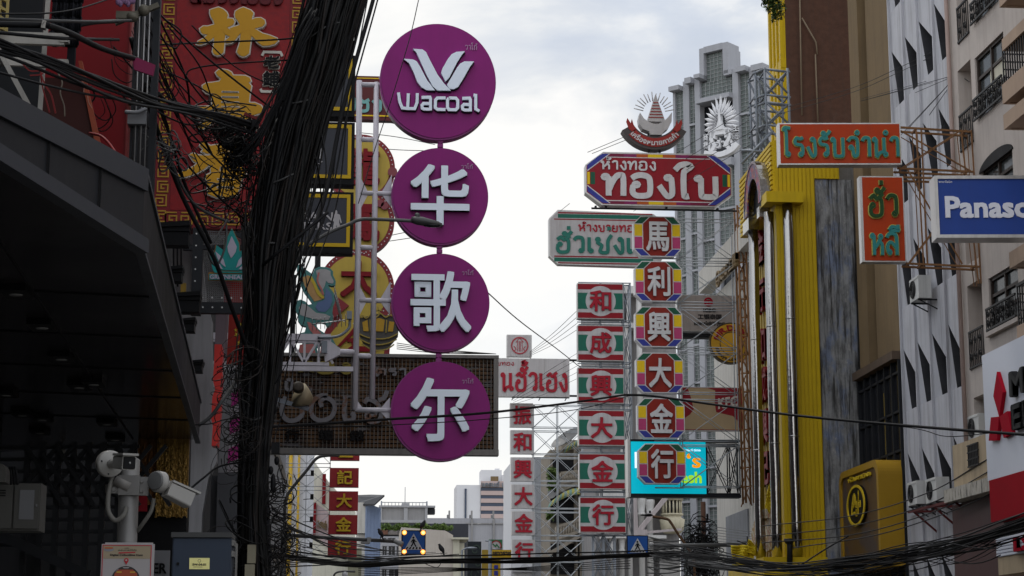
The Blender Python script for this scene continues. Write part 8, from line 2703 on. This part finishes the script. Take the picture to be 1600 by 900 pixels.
# ================================================================ CAMERA POLE, POSTER, BLUE CABINET
YP = 11.0
fr = Fr(201, 790, Y=YP)
t = thing('camera_pole', 'round grey steel pole carrying two white security cameras', 'pole', tuple(fr.p(201, 1620)))
PG = mat('pole_galvanised', (.15, .145, .14), .45, metal=.3, var=.12, scale=6)
b = MB(PG)
c0 = fr.p(200.5, 716, 0)
b.lathe(Vector((c0.x, c0.y, .0)), [(.11, 0), (.11, .02), (.057, .03), (.057, 1.7), (.056, c0.z - .01), (.045, c0.z)], 24); b.build('shaft', t)
b = MB(PG)
b.rect(fr, 186, 744, 219, 775, .04, .066)
b.rect(fr, 218, 746, 232, 775, .03, .05); b.rect(fr, 174, 756, 187, 772, .03, .05)
for x, y in ((222, 753), (222, 768), (178, 766)):
    b.disc(fr, x, y, 2.6, .051, .062, 10)
b.build('clamp_plate', t)
def bullet_camera(name, label, disc_c, disc_n, disc_r, body, lens):
    t = thing(name, label, 'security camera', tuple(fr.p(disc_c[0], disc_c[1] + 15, .1)))
    n = Vector(disc_n).normalized()
    c = fr.p(disc_c[0], disc_c[1], .08)
    b = MB(CAMW); cone(b, c, n, [(disc_r, -.03), (disc_r, .012), (disc_r * .93, .02)], 28); mo = b.build('mount_disc', t)
    b = MB(DARK)
    u_ = n.orthogonal().normalized(); v_ = n.cross(u_)
    for k in range(4):
        q = c + n * .021 + (u_ * math.cos(k * 1.57 + .6) + v_ * math.sin(k * 1.57 + .6)) * disc_r * .78
        cone(b, q, n, [(.005, 0), (.005, .003)], 8)
    b.build('screw', mo)
    b = MB(CAMW)
    a_, e = fr.p(*body[0]), fr.p(*body[1])
    b.tube([c + n * .02, c + n * .05, c.lerp(a_, .6), a_], .026, 10)
    b.build('neck', t)
    b = MB(CAMW)
    t_ = (e - a_).normalized()
    side = t_.cross(up).normalized(); vv_ = side.cross(t_)
    w, h = body[2], body[3]
    def loop(p, w, h, r=.25):
        q = []
        for sx_, sy_ in ((1, 1), (-1, 1), (-1, -1), (1, -1)):
            for k in range(4):
                g = math.pi / 2 * k / 3 + {(1, 1): 0, (-1, 1): math.pi / 2, (-1, -1): math.pi, (1, -1): 1.5 * math.pi}[(sx_, sy_)]
                q.append(p + side * (sx_ * w * (1 - r) / 2 + w * r / 2 * math.cos(g)) + vv_ * (sy_ * h * (1 - r) / 2 + h * r / 2 * math.sin(g)))
        return q
    b.prism(loop(a_, w * .9, h * .9), loop(e, w, h)); b.build('body', t)
    b = MB(CAMW)
    tl = [a_ + vv_ * h * .46 - side * w * .5, a_ + vv_ * h * .46 + side * w * .5, e + t_ * .025 + vv_ * h * .52 + side * w * .56, e + t_ * .025 + vv_ * h * .52 - side * w * .56]
    b.prism([p + vv_ * .012 for p in tl], tl); b.build('sun_shield', t)
    if lens:
        b = MB(BLACK); b.prism(loop(e + t_ * .001, w * .86, h * .86), loop(e + t_ * .012, w * .8, h * .8)); lo = b.build('lens_window', t)
        b = MB(LENS); cone(b, e + t_ * .013, t_, [(.006, 0), (.006, .003)], 8); b.build('lens', lo)
    return t
bullet_camera('security_camera', 'white bullet camera facing the viewer, black lens window, left on the camera pole', (172, 727), (.45, -.85, -.1), .075, ((190, 728, .20), (213, 735, .42), .078, .078), True)
tt = bullet_camera('security_camera', 'white box camera turned to the right with no lens showing, on the camera pole', (252, 755), (.75, .55, -.1), .06, ((262, 766, .08), (297, 782, .02), .105, .09), False)
b = MB(mat('camera_ring_dark', (.10, .10, .10), .4)); cone(b, fr.p(246, 754, .12), Vector((-.55, -.8, .05)).normalized(), [(.052, 0), (.052, .012), (.046, .014)], 24); b.build('base_ring', tt)
GH = mat('grey_hose', (.11, .105, .095), .6, var=.1)
b = MB(GH); b.tube(smooth_path([fr.p(176, 745, .05), fr.p(172, 770, .08), fr.p(173, 800, .1), fr.p(184, 815, .1), fr.p(196, 808, .1), fr.p(200, 794, .07)], 6), .0135, 8); one(b, 'hose', 'corrugated grey hose looping below the left white camera', 'hose')
b = MB(GH); b.tube(smooth_path([fr.p(242, 780, .06), fr.p(238, 800, .06), fr.p(226, 818, .04), fr.p(216, 830, .0)], 6), .011, 8); one(b, 'hose', 'grey hose running from the right white camera back to the pole', 'hose')
b = MB(mat('arm_pipe', (.16, .15, .14), .5)); b.tube([fr.p(180, 752, .05), fr.p(203, 763, .05)], .032, 10); one(b, 'pipe_stub', 'short dark pipe stub between the left camera and the pole', 'pipe')
# poster
fr = Fr(199, 875, Y=YP - .12)
t = thing('event_poster', 'white event poster with a red border and map pin, tied to the pole', 'poster', tuple(fr.p(199, 962)))
PP = mat('poster_paper', (.30, .28, .28), .6, var=.04); PB = mat('poster_beige', (.27, .22, .15), .6, var=.05)
b = MB(PP); b.rect(fr, 158, 850, 241, 965, -.006, 0); b.rect(fr, 163, 847.5, 238, 960, -.016, -.010); b.build('sheet', t)
b = MB(PB); b.rect(fr, 160.5, 852, 236, 873, .001, .0016); b.build('header_band', t)
b = MB(mat('poster_rule', (.33, .03, .04), .6)); b.frame(fr, 159.5, 851.5, 236.5, 962, 1.3, .002, .003); b.slab(fr, [(185, 863), (211, 862), (211, 864), (185, 865)], .002, .003); b.build('red_rule', t)
b = MB(INK)
b.text(fr, 'Digital Collectibles Hunt', 172, 869.5, 223, 865.5, .002, .003, .03)
b.text(fr, 'สะสมภาพดิจิทัล', 184, 861, 213, 858, .002, .003, .0); b.text(fr, 'ภารกิจ', 194, 857.5, 201, 855.5, .002, .003, 0)
b.build('lettering', t)
b = MB(mat('badge_grey', (.20, .20, .22), .6)); b.disc(fr, 169.5, 858.5, 8, .002, .003, 24, 3.2); b.build('badge', t)
b = MB(mat('badge_orange', (.36, .10, .03), .6)); b.rect(fr, 163, 855.3, 176, 857.5, .004, .005); b.build('badge_band', t)
b = MB(mat('pin_red', (.34, .02, .03), .5)); b.slab(fr, [(197.5 + 3.6 * math.cos(g), 875.5 + 3.6 * math.sin(g)) for g in [R(a) for a in range(150, 391, 20)]] + [(197.6, 882.5)], .002, .004); po = b.build('map_pin', t)
b = MB(PP); b.disc(fr, 197.5, 875.3, 1.6, .0045, .005, 14); b.build('pin_hole', po)
b = MB(INK); b.disc(fr, 197.5, 907, 22.5, .002, .003, 48); b.build('round_picture', t)
b = MB(mat('map_red', (.28, .06, .03), .6)); b.slab(fr, [(180, 896), (186, 890), (208, 890), (215, 896), (216, 906), (179, 906)], .0035, .004)
b.use(mat('map_teal', (.08, .22, .26), .6)); b.rect(fr, 177, 906.5, 218, 914, .0035, .004); b.use(mat('map_yellow', (.42, .27, .04), .6)); b.rect(fr, 183, 893, 191, 895, .0045, .005); b.rect(fr, 204, 893, 212, 895, .0045, .005)
b.use(PP); b.slab(fr, [(180, 895), (184, 890), (187, 888.5), (183, 892)], .0045, .005); b.slab(fr, [(192, 886.5), (203, 886.5), (201, 888), (194, 888)], .0045, .005); b.build('picture_shapes', t)
# capital sign in the gloom
fr = Fr(250, 870, Y=24.8)
t = thing('capital_sign', 'grey panel with large dark serif capitals, half hidden behind the poster', 'sign', tuple(fr.p(250, 905)))
b = MB(mat('panel_grey', (.17, .17, .18), .6)); b.rect(fr, 215, 860, 265, 960, -.06, 0); b.build('panel', t)
b = MB(BLACK); b.text(fr, 'ER', 240, 896, 261, 880, .003, .03, .02); b.build('lettering', t)
# blue cabinet
YCB = 13.5
fr = Fr(316, 870, Y=YCB)
t = thing('blue_cabinet', 'slate blue electric cabinet with a small yellow label, at the bottom edge', 'cabinet', tuple(fr.p(316, 1040)))
CBL = mat('cabinet_blue', (.028, .038, .058), .45, var=.06, streak=.08)
b = MB(CBL); b.rect(fr, 269, 840, 361, 1040, -.32, 0); b.build('casing', t)
b = MB(CBL); b.rect(fr, 271, 842, 359, 1030, .002, .014); do = b.build('door', t)
b = MB(BLACK); b.disc(fr, 279, 881, 2.2, .0145, .03, 12); b.build('lock', do)
b = MB(mat('cabinet_cap', (.05, .05, .05), .5)); b.rect(fr, 267, 832, 362, 839.8, -.36, .03); b.build('cap', t)
b = MB(PG)
for y in (843, 860, 905): b.rect(fr, 361.2, y, 365, y + 9, -.25, -.02)
b.rect(fr, 365.2, 846, 367.5, 1030, -.28, -.18)
b.build('hinge', t)
b = MB(mat('label_yellow', (.78, .72, .30), .5, var=.06, scale=30)); b.rect(fr, 296.5, 872, 328, 889.5, .0145, .0165); lb = b.build('number_label', t)
b = MB(INK); b.text(fr, 'SW-04-01', 301.5, 884, 322.5, 880.5, .017, .018, .03); b.ring(fr, 312, 876.5, 2.0, 2.5, .017, .018, 16); b.rect(fr, 303, 885.8, 317, 886.3, .017, .018); b.build('lettering', lb)
b = MB(DARK); b.box(fr.p(316, 900).x - .08, fr.p(316, 900).x + .08, YCB + .1, YCB + .25, .0, fr.p(316, 1040).z); b.build('stand', t)
# pale small boxes right of it
fr = Fr(392, 880, Y=21.4)
t = thing('meter_box', 'small stack of cream meter boxes low on the cable column', 'meter box', tuple(fr.p(392, 905)))
CRM = mat('meter_cream', (.20, .18, .13), .6, var=.1)
b = MB(CRM); b.rect(fr, 386, 851, 399, 880, -.1, 0); b.rect(fr, 383, 882, 398, 930, -.1, .03); b.build('box', t)

# extra wires of the upper left: slack loops between the steel posts and the tangle
random.seed(77)
for k in range(16):
    x0_, y0_ = random.uniform(175, 245), random.uniform(20, 170)
    x1_, y1_ = random.uniform(290, 385), random.uniform(150, 290)
    sag = random.uniform(-10, 55)
    one(wire([(x0_, y0_, 18.5), ((x0_ * 2 + x1_) / 3, (y0_ * 2 + y1_) / 3 + sag * .8, 19.5), ((x0_ + 2 * x1_) / 3, (y0_ + 2 * y1_) / 3 + sag, 20.6), (x1_, y1_, YC - .3)], random.choice((.005, .007, .010)), WIRE, 5), 'slack_wire', 'slack black wire looping from the steel posts to the tangle over the gold characters', 'wire', 'slack wires at the upper left')
for k in range(12):
    x0_, y0_ = random.uniform(120, 235), random.uniform(30, 180)
    r_ = random.uniform(14, 34)
    one(wire([(x0_, y0_, 18.2), (x0_ + r_ * .2, y0_ + r_, 18.2), (x0_ + r_, y0_ + r_ * 1.5, 18.3), (x0_ + r_ * 1.7, y0_ + r_ * .8, 18.3), (x0_ + r_ * 1.3, y0_ - r_ * .4, 18.2)], random.choice((.004, .006, .009)), WIRE, 5), 'wire_loop', 'loose black wire loop hanging before the red board and steel posts', 'wire', 'loose wire loops at the upper left')
